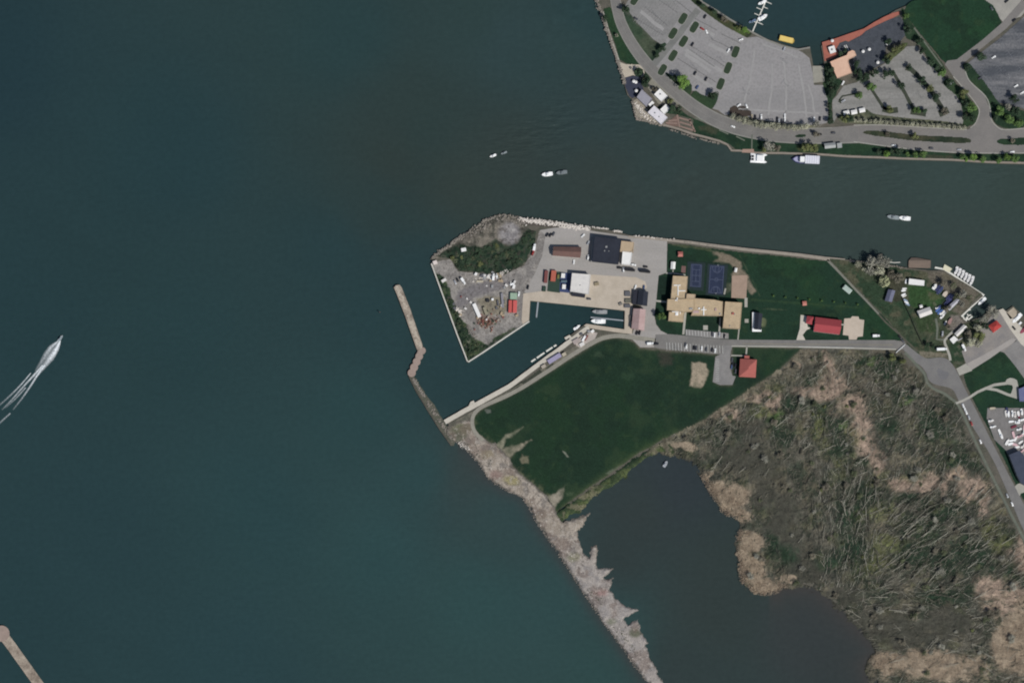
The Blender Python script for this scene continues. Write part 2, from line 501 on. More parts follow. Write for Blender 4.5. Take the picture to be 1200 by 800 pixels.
def zflat(z, n=.02):
    return lambda xs, ys, ds: np.full(len(xs), z) + n * (fbm(xs, ys, 3, 2, 4) - .5)


def lawn_col(dirt=(), base=GR, alt=GR2, seed=3, worn=None):
    def f(xs, ys, ds):
        c = mixc(flatc(xs, base), alt, sstep(.42, .66, fbm(xs, ys, 38, 4, seed)) * .7)
        c = mixc(c, GRD, sstep(.5, .72, fbm(xs, ys, 16, 4, seed + 8)) * .6)
        c = mixc(c, GRL, sstep(.62, .8, fbm(xs, ys, 9, 4, seed + 4)) * .3)
        for (pts, col, soft, amt) in dirt:
            d = sdist(xs, ys, pts) if len(pts) > 2 else -ldist(xs, ys, pts)
            t = sstep(-soft, soft, d + 3.0 * soft * (fbm(xs, ys, 5, 4, 77) - .5)) * amt
            c = mixc(c, col, t * (.75 + .5 * (fbm(xs, ys, 4, 3, 31) - .5)))
        return c * (.86 + .28 * fbm(xs, ys, 2.2, 2, seed + 2))[:, None]
    return f


def ellipse(x, y, a, b, ang=0, n=14):
    c, s = math.cos(ang), math.sin(ang)
    return [(x + a * math.cos(t) * c - b * math.sin(t) * s, y + a * math.cos(t) * s + b * math.sin(t) * c) for t in (2 * math.pi * k / n for k in range(n))]


TAN = C(170, 152, 130); SAND = C(150, 138, 124); GREY = C(140, 136, 130)

# big southern field
FIELD = [(556, 486), (563, 480), (572, 475), (590, 467), (611, 456), (632, 443), (651, 431), (672, 418), (692, 406), (705, 399), (720, 396), (735, 397.5), (744, 402), (749, 408), (775, 411), (846, 416), (848, 417), (843, 424), (838, 438), (836, 447), (844, 451), (857, 451), (858, 406), (940, 408), (934, 414), (915, 432), (900, 442), (880, 456), (860, 469), (840, 482), (820, 495), (800, 505), (780, 514), (746, 533), (712, 557),
         (686, 575), (652, 600), (646, 590), (639, 580), (628, 570), (616, 560), (606, 552), (599, 545), (595, 536), (588, 528), (578, 519), (564, 513), (554, 503), (552, 494)]
field_dirt = [
    (z6(540, 490, 5, [(195, 160), (235, 130), (252, 100), (310, 80), (365, 48), (362, 62), (295, 108), (265, 122), (240, 190)]), C(150, 145, 125), 1.5, .9),
    (z6(540, 490, 5, [(240, 190), (265, 165), (330, 158), (410, 128), (345, 182), (300, 215), (275, 245)]), C(158, 148, 130), 1.5, .95),
    (z6(540, 490, 5, [(490, 460), (555, 440), (612, 388), (606, 430), (592, 470), (562, 500), (545, 545), (505, 510)]), C(160, 150, 135), 1.5, .95),
    (z6(540, 490, 5, [(360, 215), (390, 225), (395, 260), (360, 265), (345, 240)]), C(128, 120, 100), 1.2, .9),
    (z6(540, 490, 5, [(595, 192), (615, 200), (630, 228), (620, 225), (605, 205)]), C(130, 132, 118), .5, .9),
    (z6(540, 490, 5, [(450, 300), (475, 335)]), C(80, 96, 80), .8, .7),
    (z6(540, 490, 5, [(845, 325), (920, 280), (935, 285), (870, 328)]), C(120, 126, 112), .7, .8),
    (z6(540, 490, 5, [(610, 435), (660, 432), (655, 455), (620, 458)]), C(92, 105, 82), 1.0, .7),
    (z6(720, 350, 6, [(545, 450), (590, 445), (645, 455), (655, 515), (640, 570), (620, 618), (572, 624), (525, 615), (535, 545)]), C(174, 158, 138), 1.5, .97),
    (z6(720, 350, 6, [(310, 380), (400, 370), (405, 460), (330, 470)]), C(62, 58, 52), 3.0, .8),
    (ellipse(702, 416, 5, 3), C(70, 86, 66), 2.5, .5), (ellipse(735, 440, 8, 4), C(52, 72, 52), 3, .6),
    (z6(450, 400, 5, [(590, 400), (620, 400), (625, 418), (600, 420)]), C(110, 112, 105), .8, .8),
]
_f0 = lawn_col(field_dirt, C(32, 50, 38), C(33, 54, 37), 3)


def field_col(xs, ys, ds):
    c = _f0(xs, ys, ds)
    c = mixc(c, C(46, 62, 44), sstep(.58, .74, fbm(xs, ys, 24, 5, 19)) * .55)
    c = mixc(c, C(84, 88, 66), sstep(.5, .7, fbm(xs, ys, 4, 4, 29)) * np.exp(-(np.abs(ldist(xs, ys, [(640, 580), (600, 545), (560, 508), (552, 492)]) - 1) / 4) ** 2) * .7)
    # drainage verge along the pond side: a lighter green band
    d = ldist(xs, ys, [(652, 600), (712, 557), (746, 531), (790, 508)])
    c = mixc(c, C(60, 76, 48), np.exp(-(d / 6.0) ** 2) * .6 * fbm(xs, ys, 6, 3, 8) * 1.5)
    t = np.exp(-np.maximum(ds, 0) / 1.2) * .5
    return mixc(c, C(104, 100, 84), np.clip(t, 0, .6))


terrain('field', FIELD, .9, field_col, zflat(1.51), m_grass, edge=1.0, seed=12)

# lawns behind the station and along the promenade
LAWN_E = [(771.5, 323.5), (781, 320), (782, 286), (800, 287), (830, 291), (870, 296), (930, 302), (965, 306), (969, 306), (985, 320), (1000, 335), (1015, 350), (1028, 364), (1040, 376), (1054, 392), (1060, 398), (1047, 399.5), (925, 399.5), (863, 399.5), (845, 399.5), (800, 393), (783, 391.5), (774, 387), (769, 380), (767, 370), (769, 350)]
lawn_dirt = [
    (z6(740, 260, 6, [(560, 205), (640, 212), (700, 240), (765, 275), (775, 330), (812, 372), (850, 440), (872, 490), (850, 510), (800, 470), (770, 400), (700, 370), (735, 330), (680, 292), (580, 282), (610, 250)]), C(138, 124, 108), 1.6, .92),
    (z6(740, 260, 6, [(270, 165), (560, 205), (560, 190), (280, 150)]), C(80, 84, 62), 1.0, .8),
    (z6(740, 260, 6, [(660, 430), (700, 430), (700, 480), (650, 510)]), C(110, 108, 90), 1.0, .7),
    (ellipse(893.5, 378, 3.5, 6), C(108, 112, 84), 1.4, .85), (z6(740, 260, 6, [(880, 610), (1000, 612), (1095, 622)]), C(92, 98, 74), 1.0, .6),
    (z6(740, 260, 6, [(755, 230), (880, 470), (900, 520)]), C(75, 84, 64), .9, .7),
    (z6(880, 270, 6, [(0, 480), (780, 540), (780, 550), (0, 495)]), C(62, 80, 52), .8, .4),
    (ellipse(1000, 310, 16, 4, .4), C(82, 88, 70), 3, .6),
    (z6(740, 260, 6, [(190, 385), (280, 385), (275, 545), (180, 545)]), C(25, 38, 33), 1.2, .8), (z6(740, 260, 6, [(395, 270), (690, 290), (660, 540), (540, 530), (450, 510), (390, 480)]), C(27, 40, 36), 1.6, .75), (z6(740, 260, 6, [(640, 330), (700, 330), (690, 520), (645, 520)]), C(46, 56, 46), 2, .6), (z6(740, 260, 6, [(385, 645), (620, 680), (615, 770), (385, 750)]), C(28, 42, 34), 1.2, .7),
]
_f1 = lawn_col(lawn_dirt, C(33, 54, 41), C(36, 60, 40), 23)
terrain('lawn', LAWN_E, .9, _f1, zflat(1.51), m_grass, edge=.5, seed=15)

# yacht club grounds
CLUB = [(971, 304), (1000, 306), (1012, 307), (1040, 311), (1062, 316), (1090, 319), (1106, 318.5), (1115, 324), (1138, 337), (1149, 345), (1136, 358), (1124, 371), (1130, 379), (1141, 376), (1152, 372), (1160, 380), (1155, 395), (1136, 415), (1128, 430), (1121, 432), (1114, 426), (1100, 420), (1080, 421), (1066, 408), (1058, 396), (1040, 375), (1028, 362), (1000, 334)]


def club_col(xs, ys, ds):
    c = mixc(flatc(xs, C(62, 70, 54)), C(46, 62, 46), sstep(.4, .62, fbm(xs, ys, 14, 4, 41)))
    c = mixc(c, C(84, 82, 66), sstep(.5, .72, fbm(xs, ys, 9, 4, 45)) * .8)
    def put(pts, col, soft, amt):
        nonlocal c
        c = mixc(c, col, sstep(-soft, soft, sdist(xs, ys, pts) + 2.4 * soft * (fbm(xs, ys, 5, 4, 46) - .5)) * amt)
    put(z6(1030, 300, 10, [(330, 350), (540, 350), (640, 420), (760, 500), (700, 580), (600, 600), (440, 640), (360, 560)]), C(50, 74, 44), 2, .9)
    put(z6(1030, 300, 10, [(420, 740), (640, 660), (690, 760), (680, 900), (480, 900)]), C(52, 66, 44), 2, .9)
    put(z6(1030, 300, 10, [(560, 400), (740, 470), (760, 500), (600, 520)]), C(84, 86, 62), 1.5, .6)
    put(z6(1030, 300, 10, [(560, 180), (740, 150), (1180, 430), (960, 700), (860, 640), (940, 520), (760, 400), (600, 300)]), C(98, 92, 82), 2, .9)
    put(ellipse(1112, 325, 9, 4, .5), C(90, 86, 70), 2, .6)
    put(z6(1030, 300, 10, [(840, 700), (960, 690), (1010, 780), (900, 880), (800, 860)]), C(120, 112, 106), 1.5, .8)
    put(z6(1030, 300, 10, [(140, 250), (300, 240), (300, 480), (190, 560), (110, 420)]), C(66, 62, 52), 2.5, .7)
    put(z6(1000, 370, 6, [(460, 250), (660, 265), (660, 290), (480, 300)]), C(112, 106, 92), 1, .9)
    put(z6(1090, 350, 10.9, [(520, 430), (700, 440), (730, 560), (600, 610), (440, 640), (400, 560)]), C(100, 104, 84), 2, .9)
    c = mixc(c, C(104, 98, 86), sstep(.56, .75, fbm(xs, ys, 5, 4, 49)) * .45 * (xs > 1085))
    st = fbm(xs, ys, 3, 3, 50)
    return c * (.75 + .5 * st)[:, None]


terrain('club_ground', CLUB, .8, club_col, zflat(1.51, .1), attr_mat('rough_grass', fine=.4, s2=1.1), edge=.6, seed=19)

# ground right of the turning circle
EAST = [(1128, 432), (1136, 418), (1150, 407), (1165, 398), (1190, 420), (1215, 460), (1260, 520), (1330, 640), (1330, 700), (1210, 605), (1192, 572), (1178, 542), (1160, 506), (1143, 474), (1132, 452)]
_f2 = lawn_col([], C(34, 56, 42), C(42, 64, 44), 61)
terrain('east_lawn', EAST, .9, _f2, zflat(1.51), m_grass, edge=.5, seed=22)

# marsh wood
MARSH = [(940, 409), (1048, 411), (1056, 414), (1062, 424), (1076, 434), (1084, 440), (1086, 448), (1094, 454), (1108, 460), (1116, 470), (1121, 474), (1135, 505), (1150, 537), (1172, 582), (1196, 632), (1330, 880), (1042, 880), (1028, 800)] + \
        POND_N[::-1][1:24] + [(811, 541), (800, 538), (787, 537), (774, 529), (762, 535), (752, 534), (780, 513.5), (800, 504.5), (820, 494.5), (840, 481.5), (860, 468.5), (880, 455.5), (900, 441.5), (915, 431.5), (934, 413.5)]
pink = [(935, 424, 5, 5), (970, 430, 4, 16), (972, 455, 18, 12), (996, 478, 17, 15), (1007, 500, 12, 14), (1010, 520, 10, 16), (1022, 540, 9, 14), (1026, 545, 6, 5), (1055, 568, 14, 10), (1085, 566, 17, 12), (1106, 574, 5, 9), (1133, 580, 14, 7), (1140, 568, 18, 9), (1158, 590, 6, 13),
        (955, 462, 22, 8), (905, 470, 10, 8), (1160, 690, 16, 14), (1188, 700, 16, 12), (1200, 650, 12, 20), (1180, 712, 30, 6), (880, 458, 24, 5), (850, 485, 16, 8), (1118, 560, 14, 8)]
tan_ = [(826, 560, 5, 7), (838, 572, 11, 9), (848, 582, 12, 9), (862, 580, 14, 12), (858, 596, 14, 9), (872, 600, 9, 8), (872, 628, 9, 8), (880, 634, 14, 12), (872, 648, 8, 12), (882, 660, 13, 10), (884, 676, 14, 13), (897, 688, 18, 9), (868, 672, 6, 12), (920, 684, 8, 5), (1190, 755, 26, 34), (1205, 720, 20, 22), (1090, 780, 60, 16), (1040, 775, 20, 10), (800, 522, 12, 7)]
green_ = [(908, 492, 9, 13), (930, 480, 13, 8), (960, 474, 14, 9), (985, 505, 12, 18), (978, 525, 16, 10), (965, 495, 10, 14), (915, 510, 10, 10), (1010, 545, 8, 9), (1040, 500, 16, 12), (1060, 460, 14, 10), (1036, 430, 18, 10), (1020, 580, 22, 14), (1065, 585, 18, 8), (1100, 600, 22, 12), (1080, 620, 26, 16), (1130, 640, 22, 14),
          (1110, 660, 28, 14), (1070, 650, 22, 20), (1000, 600, 18, 20), (975, 655, 18, 14), (905, 645, 10, 16), (920, 655, 12, 12), (1125, 540, 20, 14), (1150, 650, 16, 10), (1190, 670, 16, 14), (1100, 700, 30, 8), (1140, 692, 20, 8), (1165, 668, 5, 12), (1000, 640, 20, 30), (1095, 500, 18, 16), (950, 450, 8, 10), (1010, 420, 14, 6)]
olive_ = [(905, 455, 12, 9), (893, 478, 14, 6), (960, 500, 7, 18), (1030, 560, 10, 8), (1040, 640, 16, 12), (1025, 660, 18, 12), (1030, 600, 20, 8), (1162, 620, 10, 14), (1176, 640, 8, 10), (1120, 560, 10, 6), (985, 545, 10, 8), (1060, 560, 10, 4), (1000, 510, 8, 8)]
brown_ = [(880, 530, 26, 18), (900, 550, 24, 20), (895, 580, 18, 18), (920, 600, 22, 20), (930, 640, 18, 22), (915, 620, 16, 16), (945, 670, 22, 16), (985, 700, 24, 14), (1020, 730, 28, 16), (1060, 740, 40, 24), (1110, 730, 34, 20), (885, 500, 18, 10), (860, 540, 16, 14), (890, 440, 20, 5), (940, 430, 20, 10)]


def marsh_col(xs, ys, ds):
    wx = xs + 26 * (fbm(xs, ys, 22, 5, 201) - .5); wy = ys + 26 * (fbm(xs, ys, 22, 5, 207) - .5)
    n = fbm(xs, ys, 5, 4, 90)

    def K(r, g, b_):
        return np.array(C(r, g, b_)) * .9

    def mask(lst, hard):
        t = np.zeros(len(xs))
        for (x, y, a, b_) in lst:
            q = np.sqrt(((wx - x) / a) ** 2 + ((wy - y) / b_) ** 2)
            t = np.maximum(t, 1 - sstep(1 - hard, 1 + hard, q + .8 * (n - .5)))
        return t
    c = mixc(flatc(xs, K(90, 87, 77)), K(72, 73, 65), sstep(.4, .62, fbm(xs, ys, 24, 5, 91)))
    c = mixc(c, K(106, 100, 84), sstep(.5, .7, fbm(xs, ys, 15, 5, 95)) * .8)
    c = mixc(c, K(58, 66, 54), sstep(.52, .68, fbm(xs, ys, 18, 5, 97)) * .75)
    c = mixc(c, K(98, 99, 68), sstep(.57, .72, fbm(xs, ys, 13, 5, 99)) * .35)
    north = 1 - sstep(430, 470, ys)
    c = mixc(c, K(116, 107, 92), north * sstep(.35, .6, fbm(xs, ys, 14, 4, 101)) * .6)
    mb_ = mask(brown_, .55)
    c = mixc(c, K(73, 72, 64), mb_ * .92)
    c = mixc(c, K(40, 57, 43), mask(green_, .7) * .92)
    c = mixc(c, K(100, 103, 68), mask(olive_, .6) * .8)
    c = mixc(c, K(88, 108, 64), mask([(908, 490, 6, 9), (988, 504, 5, 5), (1063, 470, 6, 5), (1020, 425, 6, 4)], .6) * .7)
    c = mixc(c, K(158, 138, 122), mask(pink, .55) * (.55 + .5 * fbm(xs, ys, 4, 3, 103)))
    mt = mask(tan_, .3)
    c = mixc(c, K(152, 137, 118), mt * .95)
    d = ldist(xs, ys, [(760, 524), (800, 506), (840, 484), (880, 458), (920, 430), (940, 413)])
    c = mixc(c, K(122, 115, 98), np.exp(-(d / 9.0) ** 2) * (.35 + .7 * fbm(xs, ys, 7, 4, 105)))
    # matted stems: streaks running with the fallen growth, weaker where the ground is open
    s1 = fbm(xs, ys, 1.6, 3, 301, ang=-.75, stretch=7); s2 = fbm(xs, ys, 1.6, 3, 305, ang=1.45, stretch=7); s3 = fbm(xs, ys, 1.6, 3, 309, ang=.12, stretch=7)
    e1 = sstep(1000, 1040, xs) * (1 - sstep(680, 700, ys)); e3 = sstep(680, 700, ys); e2 = np.clip(1 - e1 - e3, 0, 1)
    st = s1 * e1 + s2 * e2 + s3 * e3
    wk = np.clip(1 - .75 * mb_ - .6 * mt, .2, 1)
    c = c * (1 + wk * 1.0 * (st - .5))[:, None]
    c = c * ((.72 + .56 * fbm(xs, ys, 8, 4, 313)) * (1 + wk * .7 * (fbm(xs, ys, 3, 3, 311) - .5)))[:, None]
    near_pond = np.exp(-ldist(xs, ys, POND_N) / 4.0)
    return mixc(c, K(58, 59, 53), near_pond * .75 * (1 - .9 * mt))


def marsh_z(xs, ys, ds):
    dp = ldist(xs, ys, POND_N)
    z = 1.52 + .9 * sstep(.35, .75, fbm(xs, ys, 6, 4, 120)) * sstep(0, 6, ds) * sstep(0, 8, ldist(xs, ys, MARSH[5:16]))
    return np.minimum(z, -.55 + .34 * dp + 4.2 * (fbm(xs, ys, 9, 5, 121) - .5) + 1.3 * (vnoise(xs * .9, ys * .9, 122) - .5))


terrain('marsh_ground', MARSH, .8, marsh_col, marsh_z, attr_mat('marsh', fine=.35, s2=1.0, bump=.3), edge=3.6, seed=31, box=(700, 400, 1240, 830))

# verge of rough grass between the field and the pond
VERGE = [(650, 602), (686, 577), (712, 559), (746, 535), (780, 515), (790, 528), (786, 538), (772, 531), (760, 537), (741, 549), (728, 565), (720, 571), (700, 579), (690, 590), (681, 602), (668, 606), (658, 609)]


def verge_col(xs, ys, ds):
    c = mixc(flatc(xs, C(54, 66, 46)), C(82, 90, 58), sstep(.42, .62, fbm(xs, ys, 8, 4, 131)) * .8)
    d = ldist(xs, ys, [(652, 599), (690, 573), (740, 540), (780, 515)])
    c = mixc(c, C(31, 46, 35), np.exp(-(d / 3.4) ** 2) * .95)
    c = mixc(c, C(108, 104, 84), sstep(.48, .62, fbm(xs, ys, 6, 4, 135)) * (1 - sstep(690, 715, xs)) * .8)
    c = mixc(c, C(128, 120, 102), sstep(.5, .66, fbm(xs, ys, 5, 4, 139)) * sstep(755, 775, xs) * .8)
    return c * (.66 + .68 * fbm(xs, ys, 2, 3, 137))[:, None]


terrain('verge', VERGE, .7, verge_col, lambda xs, ys, ds: np.minimum(1.53 + .3 * fbm(xs, ys, 4, 3, 9), -.5 + .5 * ldist(xs, ys, POND_N[:14]) + 3.6 * (fbm(xs, ys, 7, 5, 123) - .5) + .8 * (vnoise(xs, ys, 124) - .5)), attr_mat('rough_grass'), edge=2.2, seed=37)

# gravel spit
SPIT = SW_COAST + POND_W + [(652, 600), (648, 592), (641, 582), (630, 572), (618, 562), (608, 554), (601, 547), (597, 537), (590, 529), (580, 520), (566, 514), (556, 505), (554, 494), (548, 493), (540, 494), (526, 500), (523, 506)]


def spit_col(xs, ys, ds):
    n = fbm(xs, ys, 10, 4, 141)
    c = mixc(flatc(xs, C(142, 132, 120)), C(158, 148, 136), sstep(.4, .65, n))
    c = mixc(c, C(118, 112, 106), sstep(.5, .7, fbm(xs, ys, 7, 4, 143)) * .8)
    c = mixc(c, C(150, 146, 146), sstep(610, 690, ys) * .5)
    for (x, y, a, b, col, k) in ((600, 563, 10, 6, C(142, 134, 96), .8), (580, 555, 9, 6, C(128, 106, 100), .7), (570, 532, 9, 5, C(128, 118, 98), .7), (635, 604, 10, 6, C(120, 112, 100), .7), (672, 652, 9, 6, C(120, 118, 92), .7), (703, 694, 10, 5, C(150, 112, 108), .6), (540, 505, 14, 9, C(98, 100, 78), .9), (532, 512, 10, 8, C(84, 88, 74), .8),
                            (716, 728, 7, 4, C(110, 112, 92), .7), (745, 742, 8, 7, C(78, 82, 62), .8), (700, 705, 13, 6, C(96, 86, 84), .5)):
        q = np.sqrt(((xs - x) / a) ** 2 + ((ys - y) / b) ** 2)
        c = mixc(c, col, (1 - sstep(.4, 1.3, q + .8 * (n - .5))) * k)
    c = mixc(c, C(112, 98, 90), sstep(.5, .66, fbm(xs, ys, 12, 5, 149)) * .55)
    sp = sstep(.56, .7, fbm(xs, ys, 2.2, 3, 145)) * sstep(.45, .6, fbm(xs, ys, 11, 3, 146))
    c = mixc(c, C(84, 78, 74), sp * .55)
    c = mixc(c, C(178, 170, 160), sstep(.62, .76, fbm(xs, ys, 2.5, 2, 147)) * .4)
    c = mixc(c, C(74, 74, 70), (1 - sstep(.8, 3.0, ds)) * .6)
    return c


terrain('gravel_spit', SPIT, .7, spit_col, lambda xs, ys, ds: np.minimum(1.53 + .5 * fbm(xs, ys, 6, 4, 150) * sstep(3, 7, ds), -.35 + .62 * np.maximum(ds, 0) + np.where(ds > 0, 0, -.5) + 2.4 * (ldist(xs, ys, SPIT[-19:]) < 5)), attr_mat('gravel', fine=.3, s2=1.0, bump=.4), edge=2.1, seed=43, box=(500, 480, 860, 830))

# rough western end of the station: gravel bank and overgrown mound
BANK = [(504, 304), (511, 298), (523, 290), (532, 284), (540, 279), (547, 273), (560, 266.5), (572, 257.5), (580, 252.5), (589, 251.5), (607, 254.5), (612, 262), (626, 268), (631, 270), (629, 283), (622, 298), (614, 311), (600, 317), (592, 321), (568, 321), (552, 319), (537, 318), (532, 312), (529, 304), (520, 302)]


def bank_col(xs, ys, ds):
    n = fbm(xs, ys, 6, 4, 161)
    c = mixc(flatc(xs, C(116, 110, 100)), C(82, 80, 72), sstep(.42, .62, n))
    veg = z6(490, 240, 6, [(110, 355), (200, 310), (290, 270), (330, 295), (420, 290), (450, 300), (540, 250), (620, 285), (690, 270), (740, 200), (770, 175), (840, 175), (832, 260), (790, 330), (770, 395), (690, 450), (620, 485), (480, 485), (380, 470), (290, 472), (250, 430), (238, 385), (180, 370)])
    d = sdist(xs, ys, veg)
    g = mixc(flatc(xs, C(40, 54, 42)), C(58, 66, 54), sstep(.45, .66, fbm(xs, ys, 7, 4, 163)))
    g = mixc(g, C(28, 44, 34), sstep(.5, .7, fbm(xs, ys, 5, 4, 165)))
    t = sstep(-1.5, 1.5, d + 5 * (fbm(xs, ys, 5, 4, 167) - .5))
    c = c * (1 - t[:, None]) + g * t[:, None]
    q = np.hypot(xs - 597, ys - 274)
    c = mixc(c, C(136, 132, 132), (1 - sstep(9, 16, q + 4 * (n - .5))) * .85)
    q2 = np.hypot((xs - 600) / 1.5, ys - 270)
    c = mixc(c, C(158, 154, 150), (1 - sstep(1.5, 4, q2)) * .7)
    c = mixc(c, C(66, 62, 56), sstep(.6, .72, fbm(xs, ys, 3.2, 3, 169)) * .6)
    return c * (.8 + .4 * fbm(xs, ys, 2, 2, 171))[:, None]


terrain('rough_bank', BANK, .6, bank_col, lambda xs, ys, ds: 1.53 + 2.6 * sstep(1, 10, ds) * fbm(xs, ys, 9, 4, 173) - 1.6 * (1 - sstep(0, 3, ds)) * (ys < 300), attr_mat('gravel'), edge=.9, seed=47)

# works yard
YARD = [(505.5, 308), (529, 303.5), (532, 312), (537, 318.5), (552, 319.5), (568, 321.5), (592, 321.5), (600, 317.5), (614, 311.5), (622, 298), (629, 283), (632, 270), (640, 275), (636, 300), (628, 320), (614, 344), (612, 376), (619, 378), (583, 401), (547.5, 424)]


def yard_col(xs, ys, ds):
    n = fbm(xs, ys, 9, 4, 181)
    c = mixc(flatc(xs, C(142, 137, 131)), C(122, 118, 114), sstep(.4, .65, n))
    def put(pts, col, soft, amt):
        nonlocal c
        c = mixc(c, col, sstep(-soft, soft, sdist(xs, ys, pts) + 3 * soft * (fbm(xs, ys, 4, 4, 183) - .5)) * amt)
    put(z6(520, 320, 10, [(160, 210), (420, 110), (700, 70), (800, 100), (700, 190), (500, 230), (330, 310), (220, 400), (130, 400)]), C(108, 104, 106), 1.6, .7)
    put(z6(520, 320, 10, [(380, 300), (640, 260), (740, 300), (740, 460), (620, 500), (460, 480)]), C(124, 117, 100), 2.0, .85)
    put(ellipse(569, 376, 12, 6), C(112, 92, 82), 2.0, .8)
    veg = z6(440, 310, 6, [(425, 60), (480, 85), (520, 170), (540, 250), (575, 320), (600, 390), (650, 430), (670, 500), (720, 530), (790, 565), (830, 520), (900, 480), (990, 440), (1005, 435), (640, 690), (400, 30)])
    d = sdist(xs, ys, veg)
    g = mixc(flatc(xs, C(46, 60, 44)), C(66, 78, 54), sstep(.45, .68, fbm(xs, ys, 5, 4, 185)))
    g = mixc(g, C(32, 46, 36), sstep(.48, .65, fbm(xs, ys, 6, 4, 187)))
    t = sstep(-1, 1, d + 3.5 * (fbm(xs, ys, 4, 4, 189) - .5))
    c = c * (1 - t[:, None]) + g * t[:, None]
    put(z6(440, 310, 6, [(640, 500), (665, 520), (660, 560), (640, 540)]), C(110, 110, 98), .8, .6)
    c = mixc(c, C(88, 82, 78), sstep(.6, .74, fbm(xs, ys, 2.6, 3, 191)) * .5)
    return c * (.84 + .32 * fbm(xs, ys, 2, 2, 193))[:, None]


terrain('works_yard', YARD, .6, yard_col, zflat(1.53, .1), attr_mat('gravel'), edge=.5, seed=53)

# ------------------------------------------------------------------ paved surfaces, south
m_lot = mat('worn_asphalt', C(160, 155, 150), C(148, 144, 139), C(128, 125, 121), 14, 1.5, stretch=(.2, .25))
m_lot2 = mat('grey_asphalt', C(136, 133, 130), C(122, 120, 118), C(104, 102, 100), 10, 1.2)
m_road = mat('road_asphalt', C(124, 121, 117), C(112, 110, 107), C(96, 94, 92), 16, 1.3)
m_conc = mat('pale_concrete', C(186, 174, 158), C(174, 162, 146), C(158, 148, 134), 9, 1.3)
m_conc2 = mat('quay_concrete', C(197, 190, 177), C(184, 177, 164), C(160, 153, 142), 5, 1.0)
m_path = mat('path_concrete', C(168, 165, 155), C(156, 153, 144), C(138, 136, 127), 6, 1.0)
m_pathg = mat('worn_path', C(106, 110, 98), C(96, 100, 90), C(84, 90, 80), 6, 1.0)
m_line = mat('road_paint', C(205, 205, 200), C(180, 180, 175), C(150, 150, 148), 2, .6)
m_kerb = mat('kerb_concrete', C(160, 158, 150), C(148, 146, 138), C(126, 124, 118), 4, .8)

structure('station_yard', [(632, 270), (650, 267), (664, 266.5), (692, 270.5), (737, 277), (757, 279), (781.5, 283), (781, 319.5), (771.5, 323), (769, 350), (766.5, 370), (768.5, 380), (774, 387.5), (783, 392), (790, 394), (776, 409), (765, 407), (750, 407), (740, 397), (735, 392), (741, 391), (755, 345), (690, 352), (612.5, 343), (613, 344), (627, 320), (635, 300), (639, 276)], Z_LOT, m_lot)
structure('quay_apron', [(613, 344), (641, 340.5), (657, 342), (680, 346), (690, 335), (690, 321.5), (710, 323), (745, 325), (756, 330), (758, 337), (752, 342), (741, 352), (741, 370), (740.5, 391.5), (726, 390), (690, 384.5), (684, 381.5), (687, 379.5), (731.5, 386), (732.3, 364), (621, 352.4), (619.5, 377), (612.5, 381), (611, 375)], Z_LOT + .04, m_conc)
structure('quay_road', ribbon(smooth([(768, 399), (745, 396), (725, 393.5), (707, 396), (690, 404), (670, 416), (650, 429.5), (630, 442.5), (611, 454.5), (590, 465.5), (570, 474), (560, 480), (554, 488), (553.5, 498), (557, 507), (566, 516)], 4, False), 5.2, 4.2), Z_LOT + .05, mat('gravel_road', C(146, 142, 130), C(134, 130, 120), C(118, 114, 106), 7, 1.2))
structure('quay_strip', [(531, 494), (560, 478.5), (598, 456), (640, 428), (665, 410), (690, 397), (700, 393), (712, 392), (700, 397), (686, 405), (668, 416), (645, 431), (610, 453), (575, 471), (556, 481), (548, 492)], Z_LOT, mat('dusty_ground', C(110, 106, 94), C(74, 76, 66), C(128, 122, 110), 5, 1.2, mottle=.5))
for pts_, w_ in (([(566, 477.5), (590, 464.3), (608, 453.5)], 2.4), ([(612, 449.5), (626, 440.5), (634, 434.5)], 4.2), ([(640, 432), (648, 426)], 2.0), ([(598, 456), (612, 447.5)], 1.6)):
    structure('weedy_strip', rough(ribbon(pts_, w_), .5, 1.5, int(w_ * 9)), Z_LOT + .02, mat('dark_weeds', C(60, 64, 54), C(48, 54, 46), C(80, 78, 66), 3, .7))
structure('kerb_line_marking', ribbon([(936, 406.4), (1000, 407.6)], .55), Z_MARK + .02, m_line)
structure('quay_pavement', rough(ribbon([(521, 494.5), (545, 481), (572, 466.3), (597, 452.5), (631, 427), (663, 403.5), (686, 386), (690, 384)], 5.6, 5.0), .25, 3, 3), Z_LOT + .09, m_conc2)
structure('equipment_pad', [(673, 401), (683, 393), (693, 389), (700, 390), (697, 397), (686, 403), (680, 408), (675, 405)], Z_LOT + .13, mat('pad_concrete', C(178, 168, 158), C(150, 142, 136), C(196, 186, 178), 3, .8))
structure('station_road', [(768, 392), (783, 391.5), (800, 393), (845, 397.7), (863, 398), (925, 398.5), (1000, 398.5), (1048, 398.5), (1056, 400), (1062, 404), (1060, 409.5), (1048, 409.5), (1000, 408.2), (925, 406.5), (858, 405.5), (848, 413.5), (846, 415.5), (776, 409), (766, 407)], Z_ROAD, m_road)
structure('north_stalls', [(803, 386), (853.5, 390.5), (853.5, 397), (842, 397), (803, 393)], Z_ROAD + .03, m_lot2)
structure('club_parking', [(846.5, 414), (847.5, 404.6), (858.5, 405), (856, 412), (855, 430), (858, 440), (862, 441), (858, 451), (843, 451), (835, 447.5), (838, 418)], Z_ROAD + .03, m_lot2)
structure('sidewalk', ribbon([(857, 405.6), (925, 406.4), (1000, 408), (1050, 409.4)], 1.6), Z_PATH, m_path)
